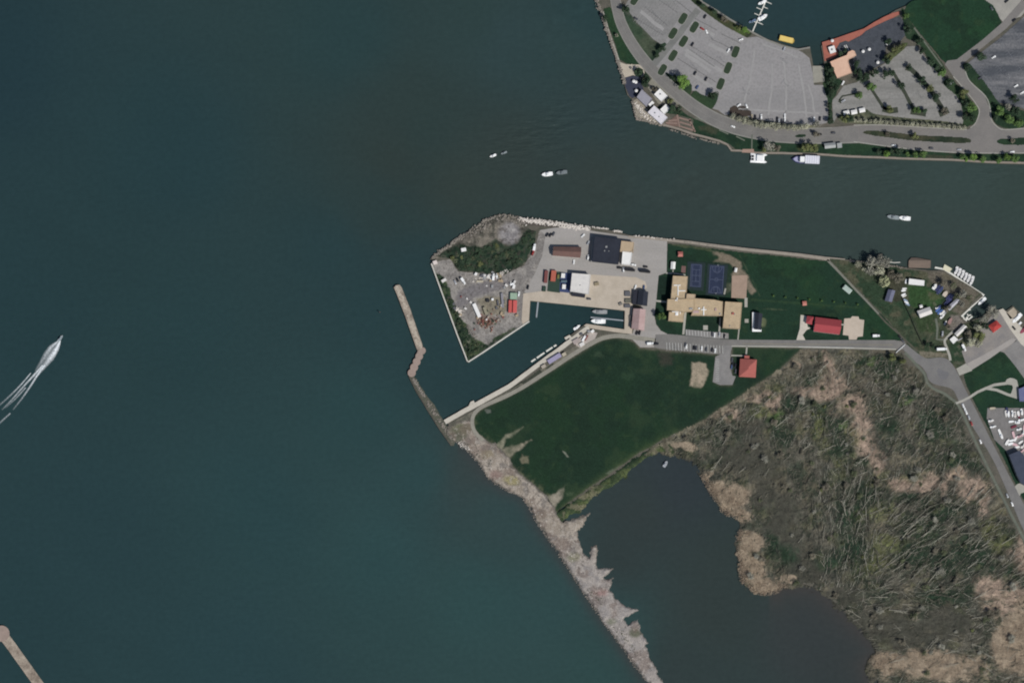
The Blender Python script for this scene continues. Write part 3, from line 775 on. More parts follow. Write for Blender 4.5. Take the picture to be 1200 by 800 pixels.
CIRCLE = z6(1000, 370, 6, [(365, 200), (420, 240), (480, 285), (520, 300), (570, 296), (615, 293), (655, 303), (690, 335), (725, 390), (750, 440), (790, 525), (860, 660), (930, 800), (990, 920), (1190, 1310), (1330, 1600), (1240, 1600), (1000, 1050), (850, 800), (790, 690), (735, 590), (715, 545), (690, 515), (650, 500), (600, 490), (555, 475), (525, 445), (510, 400), (470, 350), (410, 310), (350, 235)])
structure('marsh_road', smooth(CIRCLE, 3), Z_ROAD + .03, mat('circle_asphalt', C(122, 120, 117), C(112, 110, 109), C(98, 97, 96), 12, 1.3))
for k_, (rx, ry, cc) in enumerate(((8, 5.5, (112, 111, 112)),)):
    structure('asphalt_stain', rough(ellipse(1104, 438, rx, ry, .5, 22), 3.2, 1.5, 30 + k_), Z_ROAD + .036 + .006 * k_, mat('stain_%d' % k_, C(*cc), C(*[v - 6 for v in cc]), C(*[v - 12 for v in cc]), 5, 1.2))
structure('cycle_path', ribbon(smooth([(1060, 413), (1067, 420), (1076, 430), (1083, 438), (1087, 449), (1095, 456), (1106, 461), (1114, 467), (1121, 472.5), (1128, 485), (1138, 507), (1152, 537), (1175, 583), (1187, 607), (1200, 632), (1250, 735)], 3, False), 3.0), Z_PATH, m_pathg)
structure('crossing_path', ribbon([(1120, 472.5), (1127, 470), (1136, 465.5), (1145, 459.5), (1155, 455), (1165, 451), (1180, 449)], 2.6, 3.4), Z_PATH + .05, m_path)
structure('south_branch_path', ribbon([(1156, 455), (1168, 457), (1180, 462), (1194, 466.5)], 3.2), Z_PATH, m_path)
structure('play_ground_circle', [(1178, 447)] + z6(1110, 430, 13.33, [(905, 230), (930, 190), (980, 170), (1040, 180), (1085, 205), (1100, 260), (1115, 340), (1120, 500), (1060, 490), (970, 440), (1000, 400), (1025, 320), (1010, 285), (940, 275)]), Z_PATH + .03, m_path)
structure('entry_drive', z6(1000, 370, 6, [(722, 372), (790, 335), (835, 385), (745, 420)]), Z_ROAD + .06, m_path)
structure('club_drive', ribbon(smooth(z6(1000, 370, 6, [(680, 315), (675, 280), (655, 225), (640, 180), (660, 150), (700, 110)]), 3, False), 3.0, 2.6), Z_ROAD, m_path)
structure('club_track', ribbon(z6(1000, 370, 6, [(580, 20), (590, 90), (585, 165), (640, 170)]), 2.6), Z_LOT, m_pathg)
structure('launch_lot', z6(1000, 370, 6, [(760, 250), (800, 215), (880, 180), (930, 150), (880, 90), (930, 60), (960, 10), (1030, -45), (1200, 130), (1340, 280), (1340, 560), (1200, 440), (1120, 330), (1060, 260), (1030, 250), (960, 300), (820, 388), (790, 335)]), Z_LOT, mat('launch_asphalt', C(142, 136, 130), C(124, 121, 120), C(112, 108, 106), 11, 1.4))
structure('launch_drive', z6(1000, 370, 6, [(800, 335), (960, 250), (1120, 155), (1148, 175), (1030, 250), (960, 300), (820, 386)]), Z_LOT + .04, mat('drive_concrete', C(160, 154, 148), C(150, 145, 140), C(138, 134, 130), 9, 1.2))
structure('launch_lane', z6(1000, 370, 6, [(1060, 250), (1150, 165), (1330, 330), (1330, 560), (1200, 430), (1110, 320)]), Z_LOT + .04, m_lot2)
structure('launch_quay', [(1170, 363.5), (1175, 361.5), (1203, 390), (1230, 415), (1230, 430), (1196, 403), (1183, 385)], Z_LOT + .08, m_conc2)
structure('launch_pier', z6(1090, 350, 10.9, [(970, 185), (1060, 110), (1105, 160), (1100, 235), (1020, 260)]), Z_LOT + .08, mat('pier_planks', C(176, 164, 146), C(160, 148, 130), C(142, 130, 116), 4, .9))
structure('boat_yard', [(1157, 478), (1205, 478), (1250, 560), (1186, 543), (1178, 527), (1165, 515), (1156, 490)], Z_LOT, mat('boat_yard_gravel', C(120, 117, 115), C(104, 102, 100), C(140, 136, 132), 8, 1.0, mottle=.5))
structure('shed_drive', [(1186.5, 572), (1192, 567), (1215, 560), (1215, 572), (1196, 578), (1193, 585), (1190, 578)], Z_ROAD, m_path)

# promenade on top of the river wall
PROM = [(736, 277.5), (760, 279.3), (783, 281.6), (807, 284), (833, 287.4), (873, 292.3), (938, 299), (966, 302.8), (972, 304.3)]
structure('promenade', ribbon(PROM, 2.6, 4.4), Z_PATH, mat('promenade_paving', C(150, 141, 130), C(138, 130, 120), C(164, 154, 142), 5, .8))
structure('diagonal_path', ribbon([(969, 304.5), (985, 321), (1000, 337), (1015, 352.5), (1029.5, 368)], 2.6, 2.2), Z_PATH, mat('path_grey', C(126, 125, 114), C(114, 114, 105), C(100, 100, 92), 5, .8))
structure('lower_path', ribbon([(1029, 368), (1038, 378), (1054, 392), (1075, 412)], 2.0), Z_LOT, mat('dirt_path', C(88, 86, 74), C(76, 76, 66), C(66, 68, 60), 5, .8))
for pts, wd in (([(780, 320), (792, 320.6), (803, 322.5)], 1.8), ([(768, 352.5), (781, 354)], 2.2), ([(803, 366), (800.5, 392)], 2.6), ([(844, 372), (842.5, 390)], 2.0), ([(866, 384), (864.5, 398)], 1.4), ([(856.5, 416.5), (874, 417)], 1.5), ([(875, 406), (874, 418)], 1.8), ([(874, 349), (874, 360)], 3.4), ([(788.5, 316), (788.3, 321)], 1.2), ([(850, 338), (848.5, 345)], 1.8), ([(984, 380.3), (990, 380.6)], 1.6)):
    structure('footpath', ribbon(pts, wd), Z_PATH, m_path)
structure('gravel_court', [(857.5, 323), (875.7, 322.5), (874.3, 350), (856.7, 349)], Z_LOT, mat('tan_gravel', C(162, 140, 124), C(152, 132, 116), C(140, 120, 106), 6, .9))
structure('west_drive', z6(880, 270, 6, [(348, 594), (386, 600), (392, 655), (400, 680), (425, 686), (390, 700), (362, 735), (382, 772), (318, 772), (342, 690)]), Z_LOT, m_conc2)
structure('patio', z6(880, 270, 6, [(655, 620), (700, 618), (710, 604), (755, 606), (760, 625), (795, 630), (785, 745), (750, 748), (740, 768), (688, 768), (685, 740), (645, 735)]), Z_LOT, mat('patio_paving', C(192, 178, 162), C(182, 168, 152), C(168, 156, 142), 5, .8))
for x, y, s in ((874.7, 376, 4.4), (826.5, 384, 5.4)):
    structure('utility_pad', [(x - s / 2, y - s / 2), (x + s / 2, y - s / 2), (x + s / 2, y + s / 2), (x - s / 2, y + s / 2)], Z_PATH, m_path, Z_BASE)
structure('terrace_patch', [(798.5, 311.5), (803.5, 312), (803, 320), (798, 319.5)], Z_LOT, mat('red_paving', C(120, 92, 88), C(108, 84, 80), C(96, 76, 72), 3, .6))

# painted bays and lines
mb = MB()
for k in range(22):
    x = 774 + k * 3.45
    if 779 < x < 847:
        y = 400.3 + (x - 774) * .06
        mb.prism([W(*p) for p in ribbon([(x, y + .5), (x + .4, y + 9.5)], .45)], None, Z_MARK)
for k in range(14):
    x = 804 + k * 3.5
    mb.prism([W(*p) for p in ribbon([(x, 386.6 + k * .3), (x + .4, 392.5 + k * .28)], .5)], None, Z_MARK)
for k in range(11):
    y = 421 + k * 2.5
    mb.prism([W(*p) for p in ribbon([(838.3, y), (842.5, y + .3)], .35)], None, Z_MARK)
o = mb.build('parking_bay_marking', m_line); o['kind'] = 'structure'
mb = MB()
for pts in ([(870, 402.6), (960, 403.6), (1046, 404)],):
    mb.prism([W(*p) for p in ribbon(pts, .3)], None, Z_MARK)
o = mb.build('centre_line_marking', mat('yellow_paint', C(150, 140, 110), C(140, 132, 106), C(130, 124, 104), 2, .6)); o['kind'] = 'structure'
structure('stop_line_marking', ribbon([(1050, 413), (1060.5, 403)], .9), Z_MARK + .06, m_line)

# sports courts
m_court = mat('court_blue', C(43, 51, 73), C(38, 46, 65), C(51, 58, 80), 5, .9)
m_courtd = mat('court_surround', C(36, 48, 50), C(32, 45, 44), C(44, 55, 56), 5, .9)
m_cl = mat('court_line', C(92, 99, 120), C(85, 92, 111), C(78, 85, 104), 2, .5)
structure('tennis_court_surround', [(805.5, 306.5), (826.5, 308), (824, 341), (803.5, 339.5)], Z_LOT, m_courtd)
structure('tennis_court', [(809.5, 309), (822.5, 309.8), (821.2, 337), (808, 336.2)], Z_LOT + .05, m_court)
structure('basketball_court_surround', [(829, 309), (853, 310.5), (849.5, 347), (826.5, 345.5)], Z_LOT, m_courtd)
structure('basketball_court', [(831.5, 310.5), (848.8, 311.6), (846.8, 345), (829.5, 344)], Z_LOT + .05, m_court)


def quadmap(q, u, v):
    (ax, ay), (bx, by), (cx, cy), (dx, dy) = q
    return (ax * (1 - u) * (1 - v) + bx * u * (1 - v) + cx * u * v + dx * (1 - u) * v, ay * (1 - u) * (1 - v) + by * u * (1 - v) + cy * u * v + dy * (1 - u) * v)


def lines_on(name, q, segs, wd, z):
    b = MB()
    for seg in segs:
        b.prism([W(*p) for p in ribbon([quadmap(q, *s) for s in seg], wd)], None, z)
    o = b.build(name, m_cl); o['kind'] = 'structure'


T = [(810, 310), (822, 310.7), (820.8, 336), (808.5, 335.3)]
lines_on('tennis_line_marking', T, [[(0, 0), (1, 0)], [(0, 1), (1, 1)], [(0, 0), (0, 1)], [(1, 0), (1, 1)], [(.14, 0), (.14, 1)], [(.86, 0), (.86, 1)], [(.14, .23), (.86, .23)], [(.14, .77), (.86, .77)], [(.5, .23), (.5, .77)], [(-.05, .5), (1.05, .5)]], .4, Z_LOT + .09)
Bk = [(832.5, 312), (848, 312.9), (846, 343.5), (830.5, 342.6)]
arc = lambda v0, s: [(.5 + .36 * math.cos(t), v0 + s * .24 * math.sin(t)) for t in (math.pi * k / 10 for k in range(11))]
lines_on('basketball_line_marking', Bk, [[(0, 0), (1, 0)], [(0, 1), (1, 1)], [(0, 0), (0, 1)], [(1, 0), (1, 1)], [(0, .5), (1, .5)], arc(.0, 1), arc(1.0, -1), [(.36, 0), (.36, .2), (.64, .2), (.64, 0)], [(.36, 1), (.36, .8), (.64, .8), (.64, 1)],
                                         [(.5 + .13 * math.cos(t), .5 + .065 * math.sin(t)) for t in (2 * math.pi * k / 14 for k in range(15))]], .4, Z_LOT + .09)

# ------------------------------------------------------------------ northern land surfaces
N_LAWNS = [
    ('west_verge', z6(690, 0, 6, [(102, 82), (118, 62), (150, 55), (172, 110), (200, 190), (250, 295), (310, 390), (352, 450), (330, 455), (268, 450), (240, 435), (212, 420), (195, 350), (172, 280), (150, 220)]), .4),
    ('lot_verge', z6(690, 0, 6, [(228, 60), (255, 42), (290, 100), (340, 165), (400, 225), (450, 280), (500, 310), (530, 300), (545, 320), (520, 370), (485, 400), (450, 442), (425, 440), (380, 380), (320, 290), (270, 190), (232, 110)]), .5),
    ('marina_bank', z6(690, 0, 6, [(690, -20), (755, -20), (815, 40), (870, 75), (950, 128), (1040, 172), (1125, 215), (1145, 240), (1110, 268), (1070, 245), (950, 182), (850, 112), (780, 60)]), .4),
    ('roundabout_verge', z6(690, 0, 6, [(530, 530), (545, 515), (580, 530), (632, 582), (690, 560), (722, 600), (720, 640), (700, 682), (640, 640), (580, 590)]), .4),
    ('corner_verge', z6(690, 0, 6, [(715, 685), (742, 640), (790, 665), (835, 680), (868, 660), (905, 672), (900, 710), (870, 765), (830, 760), (770, 720)]), .4),
    ('river_verge', [(766, 127), (775, 124), (785, 125), (797, 130), (810, 138), (828, 146), (848, 152.5), (870, 158), (895, 162), (925, 165.5), (965, 167), (1000, 167.5), (1033, 171.5), (1075, 177), (1117, 180), (1167, 181), (1215, 180.5), (1215, 190), (1158, 189), (1117, 186.5), (1058, 184.5), (1000, 182), (960, 180), (915, 178), (887, 178), (862, 175), (856, 170.5), (843, 164.5), (827, 160.5), (812, 156), (812, 140), (806, 138), (790, 134), (780, 133)], .5),
    ('park_field', [(1079, -1), (1152, -1), (1173, 26), (1172, 30), (1121, 70), (1108, 74), (1090, 54), (1072, 32), (1060, 12)], .3),
    ('path_verge', [(1060, 12), (1071, 32), (1106, 77), (1104, 85), (1097, 85), (1078, 54), (1072, 48), (1062, 45), (1058, 25), (1056, 12)], .6),
    ('lane_verge', z6(1000, 0, 6, [(755, 482), (795, 445), (835, 470), (930, 590), (1020, 720), (1060, 745), (1120, 770), (1215, 790), (1215, 885), (1120, 905), (1060, 900), (1000, 870), (965, 815), (950, 760), (890, 640), (820, 570)]), .5),
    ('entry_verge', [(1104, 98), (1113, 92), (1122, 100), (1136, 116), (1147, 131), (1143, 143), (1134, 148.5), (1128, 148), (1129, 138), (1126, 122), (1120, 112)], .5),
    ('terrace_verge', z6(950, 10, 10, [(860, 600), (900, 540), (1000, 470), (1090, 410), (1140, 420), (1040, 520), (950, 600), (890, 650)]), .5),
    ('hedge_strip', [(964, 98), (966, 76), (973, 76), (979, 90), (986, 95), (982, 104), (979, 112), (976, 116), (974, 128), (976, 143), (970, 144.5), (971, 128), (969, 115)], .6),
    ('south_border', [(982, 136), (990, 132), (1008, 130), (1016, 128.5), (1022, 133), (1050, 137.5), (1100, 142), (1128, 146), (1130, 150), (1100, 149), (1050, 146), (1000, 145), (984, 143)], .6),
    ('tree_border', [(855, 133), (864, 132), (882, 139.5), (895, 142.5), (920, 145), (945, 147), (957, 147), (955, 150), (930, 152), (905, 151), (885, 148.5), (868, 144), (857, 139)], .5),
    ('median', z6(1000, 90, 6, [(68, 398), (80, 384), (130, 380), (220, 386), (330, 400), (450, 412), (560, 418), (660, 424), (780, 430), (825, 445), (820, 462), (760, 468), (640, 462), (500, 455), (380, 445), (250, 428), (130, 412)]), .3),
    ('east_median', z6(1000, 90, 6, [(1008, 460), (1030, 440), (1100, 438), (1215, 430), (1215, 478), (1100, 480), (1040, 475)]), .3),
    ('small_median', [(931.5, 159.3), (936, 157.8), (943, 158), (943.5, 160), (938, 161.3), (933, 161)], .2),
]
NB = {'lot_verge': ([(z6(690, 0, 6, [(430, 230), (500, 310), (420, 400), (330, 280)]), C(78, 82, 68), 4, .7), (z6(690, 0, 6, [(260, 80), (400, 220), (470, 300)]), C(92, 94, 84), 3, .7)], C(52, 68, 54), C(62, 76, 58)), 'marina_bank': ([(ellipse(868, 36, 9, 4, .5), C(74, 96, 50), 2, .8), (ellipse(850, 25, 6, 3, .5), C(92, 80, 58), 2, .7)], C(58, 66, 46), C(74, 74, 52)),
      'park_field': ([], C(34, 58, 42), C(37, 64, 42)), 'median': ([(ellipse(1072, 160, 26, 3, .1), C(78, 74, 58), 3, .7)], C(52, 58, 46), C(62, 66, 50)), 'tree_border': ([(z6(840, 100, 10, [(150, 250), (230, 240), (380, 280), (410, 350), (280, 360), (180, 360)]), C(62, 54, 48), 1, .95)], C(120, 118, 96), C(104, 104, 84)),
      'south_border': ([], C(96, 98, 80), C(84, 88, 70)), 'river_verge': ([(ellipse(830, 152, 9, 4, .3), C(72, 68, 56), 4, .8), (ellipse(1100, 184, 16, 3), C(70, 68, 56), 3, .8), (ellipse(947, 173, 14, 5), C(74, 78, 50), 3, .8)], C(36, 56, 42), C(44, 64, 44)),
      'terrace_verge': ([], C(84, 92, 62), C(70, 80, 54)), 'west_verge': ([], C(38, 60, 42), C(46, 66, 44))}
for i, (nm, pts, ed) in enumerate(N_LAWNS):
    d, a, b = NB.get(nm, ([], C(42, 60, 44), C(54, 70, 48)))
    terrain(nm, smooth(pts, 3) if len(pts) < 30 else pts, .7, lawn_col(d, a, b, 70 + i), zflat(Z_PATH + .05 if 'median' in nm else Z_LOT + .02), m_grass, edge=ed, seed=60 + i)

m_nlot = mat('north_lot_asphalt', C(146, 143, 142), C(136, 134, 133), C(120, 118, 117), 26, 2.2, stretch=(1.3, .16), mottle=.55)
m_nlot2 = mat('north_lot_grey', C(138, 136, 134), C(124, 123, 121), C(108, 107, 105), 14, 2.0, stretch=(-.6, .16), mottle=.55)
structure('bay_lot', z6(690, 0, 6, [(255, 42), (300, -40), (690, -40), (780, 60), (850, 112), (950, 182), (1070, 245), (1110, 268), (1180, 260), (1260, 290), (1360, 320), (1440, 340), (1500, 370), (1550, 410), (1575, 520), (1582, 600), (1650, 600), (1676, 690), (1684, 850), (1668, 868), (1600, 880), (1530, 880), (1380, 870), (1230, 850), (1150, 835), (1030, 790), (990, 800), (960, 815), (905, 775), (868, 765), (900, 700), (900, 670), (868, 662), (835, 682), (790, 665), (742, 640), (722, 640), (722, 600), (690, 560), (632, 582), (580, 530), (520, 525), (460, 480), (445, 440), (480, 400), (520, 370), (545, 318), (500, 310), (400, 225), (300, 110)]), Z_LOT - .03, m_nlot)
structure('west_lot', z6(690, 0, 6, [(258, 45), (300, -40), (560, -40), (620, 30), (660, 90), (620, 150), (560, 240), (530, 310), (500, 308), (450, 278), (400, 224), (340, 163), (290, 98)]), Z_LOT + .01, m_nlot2)
structure('lot_lane', ribbon(z6(690, 0, 6, [(452, 460), (545, 350), (640, 235), (700, 150), (770, 70)]), 7.5), Z_LOT + .035, mat('lane_asphalt', C(122, 122, 118), C(112, 112, 109), C(100, 100, 97), 8, 1.2))
ROADC = [(716, -20), (720.8, 0), (726.7, 25), (738, 48), (751.7, 68), (765, 83), (780, 98), (797, 113), (815, 127), (838, 140.5), (862, 149.5), (887, 155), (910, 158), (943, 159.5), (977, 159), (1005, 158)]
structure('shore_road_kerb', ribbon(smooth(ROADC, 4, False), 11.6, 20), Z_ROAD - .02, mat('road_edge', C(138, 136, 130), C(128, 126, 120), C(116, 114, 108), 5, .9))
structure('shore_road', ribbon(smooth(ROADC, 4, False), 9.6, 17), Z_ROAD + .02, m_road)
EKERB = [[(1000, 147), (1033, 146.7), (1083, 149.6), (1133, 152)], [(1137, 150), (1143, 144.5), (1147.5, 131), (1143, 121.5), (1132.5, 108), (1117, 90)], [(1131, 84), (1136.5, 96), (1154.5, 113), (1160, 127), (1161.5, 140), (1167.5, 148), (1178, 152.2), (1215, 149)], [(1000, 166.3), (1033, 170.8), (1075, 175.8), (1117, 178.8), (1167, 179.8), (1215, 179.3)]]
for kk in EKERB:
    structure('road_kerb', ribbon(smooth(kk, 4, False), 1.1), Z_ROAD + .1, m_kerb, Z_BASE)
EROAD = [(975, 149.5), (1000, 147.3), (1033, 147), (1083, 150), (1133, 152.5), (1140, 149), (1145, 142), (1148, 131), (1144, 122), (1133, 108.5), (1117, 90), (1107, 76), (1110, 71.5), (1121, 70), (1150, 48), (1173, 28), (1215, -20), (1218, -8), (1180, 33), (1150, 57), (1127, 76), (1132, 86), (1136, 96), (1154, 113), (1159.5, 127), (1161, 140), (1167, 148), (1178, 152), (1215, 149), (1215, 179), (1167, 179.5), (1117, 178.5), (1075, 175.5), (1033, 170.5), (1000, 166), (975, 167)]
structure('east_road', EROAD, Z_ROAD, mat('east_road_asphalt', C(126, 122, 118), C(116, 113, 110), C(104, 101, 98), 16, 1.4))
structure('east_lot', [(976, 145.5), (975, 118), (981, 112), (988, 101), (1003, 97), (1020, 87), (1030, 79), (1050, 66), (1062, 55), (1074, 54), (1093, 79), (1112, 98), (1120, 112), (1126, 122), (1129, 138), (1128, 146), (1100, 142), (1050, 137.5), (1022, 133.5), (1016, 128.5), (990, 132), (981, 136)], Z_LOT, mat('east_lot_asphalt', C(142, 140, 136), C(122, 121, 117), C(108, 107, 104), 9, 2.0, stretch=(.95, .16), mottle=.5))
structure('dark_lot', [(1127, 80), (1137, 72), (1152, 60), (1173, 44), (1186, 32), (1200, 20), (1215, 8), (1215, 132), (1197, 127), (1180, 122), (1170, 121), (1155, 100), (1138, 79)], Z_LOT, mat('dark_lot_asphalt', C(78, 81, 86), C(126, 125, 126), C(62, 65, 70), 9, 2.0, stretch=(.95, .14), mottle=.5))
structure('corner_lot', [(1150, -3), (1230, -30), (1230, -20), (1196, 20), (1175, 26)], Z_LOT, mat('corner_concrete', C(158, 154, 146), C(146, 143, 136), C(132, 130, 124), 8, 1.2))
structure('field_path', ribbon([(1071, 33), (1087, 55), (1104, 78)], 1.8), Z_PATH, m_pathg)
structure('marina_path', ribbon([(806, -18), (823, 3), (838, 12), (855, 23), (880, 37.5), (900, 48), (917, 54.5), (935, 58.5), (949, 56)], 2.0), Z_PATH + .02, mat('marina_paving', C(136, 134, 126), C(124, 122, 116), C(108, 106, 100), 4, .8))
structure('shore_walk', ribbon(smooth([(706, 14), (709, 24), (713.5, 39), (719.5, 56), (726.5, 76)], 3, False), 2.2), Z_PATH, m_path)
structure('river_walk', ribbon([(745, 140), (762, 142.7), (777, 146.4), (795, 151.3), (810, 156.8), (827, 161), (843, 165.4), (852, 169.5), (857, 176.6), (867, 176.8), (887, 179.5), (915, 179.6), (960, 181), (993, 183.5), (1027, 184.6), (1058, 186), (1117, 187.5), (1158, 190.2), (1215, 191.5)], 2.1), Z_PATH, mat('river_walk_paving', C(142, 132, 122), C(130, 122, 112), C(152, 142, 132), 4, .8))
structure('river_step_path', ribbon([(881, 158), (880.7, 178)], 1.5), Z_PATH + .04, m_pathg)
structure('wharf_slab', [(870, 175), (883, 175), (883.5, 179.5), (869, 179)], Z_PATH + .05, mat('wharf_brick', C(160, 134, 120), C(150, 126, 114), C(140, 118, 106), 4, .8))
structure('hut_court', [(771, 122), (757, 100), (764, 92), (770, 96), (783, 110), (797, 122), (790, 124), (782, 122), (776, 123)], Z_LOT, mat('court_paving', C(138, 134, 122), C(122, 120, 108), C(108, 106, 96), 4, .9))
structure('beach', z6(720, 70, 10, [(45, 25), (135, 58), (205, 55), (285, 60), (320, 85), (345, 120), (350, 160), (325, 200), (295, 200), (220, 190), (120, 212), (95, 160), (60, 90)]), Z_LOT, mat('beach_sand', C(184, 174, 158), C(172, 162, 146), C(160, 150, 134), 5, .9))
structure('beach_lawn', ellipse(748, 85, 5.6, 5.4, n=20), Z_LOT + .05, mat('clipped_grass', C(38, 54, 42), C(46, 62, 46), C(32, 46, 38), 4, .9))
structure('garden_lawn', z6(720, 70, 10, [(360, 145), (405, 195), (412, 250), (370, 330), (345, 325), (310, 265), (310, 220), (350, 190)]), Z_LOT + .05, mat('clipped_grass'  , (0, 0, 0)))
structure('river_terrace', z6(720, 70, 10, [(108, 218), (215, 185), (290, 205), (340, 350), (300, 380), (255, 430), (210, 455), (175, 430), (130, 330)]), Z_LOT, mat('dark_terrace_paving', C(58, 61, 76), C(50, 54, 68), C(72, 74, 88), 4, .9))
structure('rubble_apron', z6(720, 90, 6, [(128, 170), (165, 150), (245, 250), (330, 345), (250, 322), (165, 305), (142, 265)]), Z_LOT, mat('broken_stone', C(146, 138, 124), C(118, 112, 102), C(172, 162, 148), 3, .9, mottle=.6))
for i, pts in enumerate(z6(720, 90, 6, p) for p in ([(365, 330), (440, 268), (452, 352), (380, 350)],)):
    structure('brick_apron', pts, Z_LOT + .05, mat('brick_paving', C(112, 92, 84), C(100, 84, 76), C(126, 104, 94), 4, .9))
for p in ([(452, 290), (535, 312)], [(458, 320), (545, 345)], [(462, 350), (560, 380)], [(525, 298), (566, 390)], [(440, 268), (458, 356)], [(360, 325), (440, 330)], [(378, 312), (440, 305)]):
    structure('garden_path', ribbon(z6(720, 90, 6, p), 1.9), Z_PATH, mat('garden_paving', C(138, 116, 106), C(124, 106, 98), C(150, 128, 118), 3, .8))
for p in ([(565, 290), (625, 315)], [(735, 375), (800, 405)], [(855, 420), (915, 450)]):
    structure('lawn_path', ribbon(z6(720, 90, 6, p), 1.5), Z_PATH, m_pathg)
DECK = z6(950, 10, 10, [(130, 400), (300, 350), (470, 290), (620, 240), (740, 165), (850, 105), (960, 55), (1040, 38), (1044, 70), (960, 115), (870, 152), (760, 205), (640, 268), (590, 315), (440, 392), (405, 380), (335, 405), (300, 470), (320, 540), (250, 590), (160, 622)])
structure('waterfront_deck', DECK, Z_LOT + .25, mat('terracotta_boards', C(166, 102, 86), C(150, 92, 80), C(136, 84, 76), 4, .9), Z_BASE)
structure('restaurant_terrace', z6(950, 10, 10, [(340, 410), (405, 385), (440, 395), (590, 318), (640, 270), (760, 208), (870, 155), (960, 118), (1050, 100), (1080, 150), (1120, 300), (1050, 390), (880, 450), (860, 640), (740, 705), (620, 760), (480, 730), (430, 620), (520, 560), (500, 520), (440, 490), (330, 540), (305, 470)]), Z_LOT, mat('slate_paving', C(68, 72, 79), C(57, 61, 67), C(86, 89, 95), 5, 1.1, mottle=.5))
structure('dock_landing', [(951.7, 77.5), (965, 77.5), (966, 96), (953, 97.5)], Z_LOT + .1, mat('landing_paving', C(150, 147, 136), C(140, 137, 127), C(128, 125, 116), 4, .9), Z_BASE)

structure('brown_patch', rough(z6(840, 100, 10, [(140, 330), (150, 270), (200, 240), (250, 250), (320, 245), (370, 290), (405, 310), (400, 360), (300, 370), (180, 370)]), .5, 1.5, 9), Z_LOT + .06, mat('dark_brown_ground', C(66, 58, 52), C(54, 48, 44), C(80, 70, 62), 3, .7))  # dark brown patch with a ragged outline
structure('riprap_bed', ribbon([(603, 258), (620, 260), (640, 262), (664, 266), (692, 270)], 8), Z_SOIL - .03, mat('dark_gravel', C(84, 78, 72), C(70, 66, 60), C(104, 98, 92), 3, .7))
# raised planted islands of the bay lot
m_isl = mat('island_turf', C(50, 64, 48), C(42, 56, 42), C(62, 74, 54), 4, .9)
for (x, y) in ((323, 0), (660, 133), (590, 237), (740, 193), (664, 293), (590, 393), (516, 493), (1030, 367), (977, 480), (925, 592)):
    c = z6(690, 0, 6, [(x, y)])[0]
    tilt = -1.02 if x < 900 else -1.2
    for (a, b, z, m_, nm) in ((7.4, 4.3, Z_PATH, m_kerb, 'kerb_island'), (6.9, 3.8, Z_PATH + .05, m_isl, 'planted_island')):
        pts = []
        for t in (2 * math.pi * k / 24 for k in range(24)):
            cx_ = math.copysign(abs(math.cos(t)) ** .55, math.cos(t)) * a; sy_ = math.copysign(abs(math.sin(t)) ** .55, math.sin(t)) * b
            pts.append((c[0] + cx_ * math.cos(tilt) - sy_ * math.sin(tilt), c[1] + cx_ * math.sin(tilt) + sy_ * math.cos(tilt)))
        structure(nm, pts, z, m_, Z_BASE)
m_isl2 = mat('bed_mulch_and_shade', C(62, 66, 56), C(50, 58, 48), C(78, 80, 66), 3, .8)
for p, wd in (([(1019, 102), (1027, 114), (1035, 126), (1040, 129)], 3.4), ([(1034, 128), (1043, 130.5), (1052, 129)], 6.5), ([(1036, 88), (1047, 86), (1054, 98), (1067, 122), (1072, 131)], 4.0), ([(1067, 130.5), (1085, 133)], 8), ([(1061, 80), (1068, 82), (1080, 94), (1092, 108), (1104, 128)], 5.5), ([(1100, 134), (1111, 129)], 8), ([(983, 118), (987, 113), (1003, 110)], 1.8), ([(1003, 115), (1006, 109)], 4), ([(983, 118), (986, 120)], 4), ([(1015, 104), (1021, 100)], 7)):
    structure('planting_bed_and_shade', rough(ribbon(p, wd), .3, 2, 5), Z_PATH + .05, m_isl2, Z_BASE)  # bed and the shade beside it painted as one wide dark strip

# faint bay lines, joints and worn lanes of the northern lots
ROWS = (((700, 345), (880, 470)), ((620, 410), (760, 500)), ((750, 490), (890, 580)), ((600, 0), (740, 105)), ((740, 130), (900, 215)), ((330, 130), (520, 250)), ((390, 50), (550, 180)), ((490, 0), (620, 90)), ((860, 275), (1000, 345)), ((930, 240), (1070, 310)), ((700, 315), (960, 470)), ((640, 530), (700, 560)))
mb = MB(); ml = MB(); ms = MB()
for q, (a, b) in enumerate(ROWS):
    A, B = z6(690, 0, 6, [a, b])
    dx, dy = (B[0] - A[0]), (B[1] - A[1]); L = math.hypot(dx, dy); ux, uy = dx / L, dy / L
    ms.prism([W(*p) for p in rough(ribbon([A, B], 1.0), .5, 2, q)], None, Z_LOT + .066 + .0006 * q)
    if q % 2 == 0:
        o_ = 7.0
        ml.prism([W(*p) for p in rough(ribbon([(A[0] - uy * o_, A[1] + ux * o_), (B[0] - uy * o_, B[1] + ux * o_)], 4.2), .9, 2, q + 20)], None, Z_LOT + .05 + .0006 * q)
    for k in range(int(L / 3.1)):
        x, y = A[0] + ux * k * 3.1, A[1] + uy * k * 3.1
        mb.prism([W(*p) for p in ribbon([(x - uy * 5.2, y + ux * 5.2), (x + uy * 5.2, y - ux * 5.2)], .26)], None, Z_LOT + .08 + .0006 * q)
for (x0, y0, x1, y1) in ((905, 75, 900, 135), (918, 72, 921, 132), (935, 75, 945, 138), (884, 60, 872, 120), (947, 100, 955, 138), (893, 52, 935, 68), (865, 128, 960, 133)):
    ml.prism([W(*p) for p in rough(ribbon([(x0, y0), ((x0 + x1) / 2 + 1.5, (y0 + y1) / 2), (x1, y1)], 2.2), .8, 2, int(x0))], None, Z_LOT + .06 + .0003 * (int(x0) % 9))
o = ms.build('lot_seam_marking', mat('tar_seam', C(116, 115, 114), C(106, 105, 104), C(92, 91, 90), 4, .8, mottle=.6)); o['kind'] = 'structure'
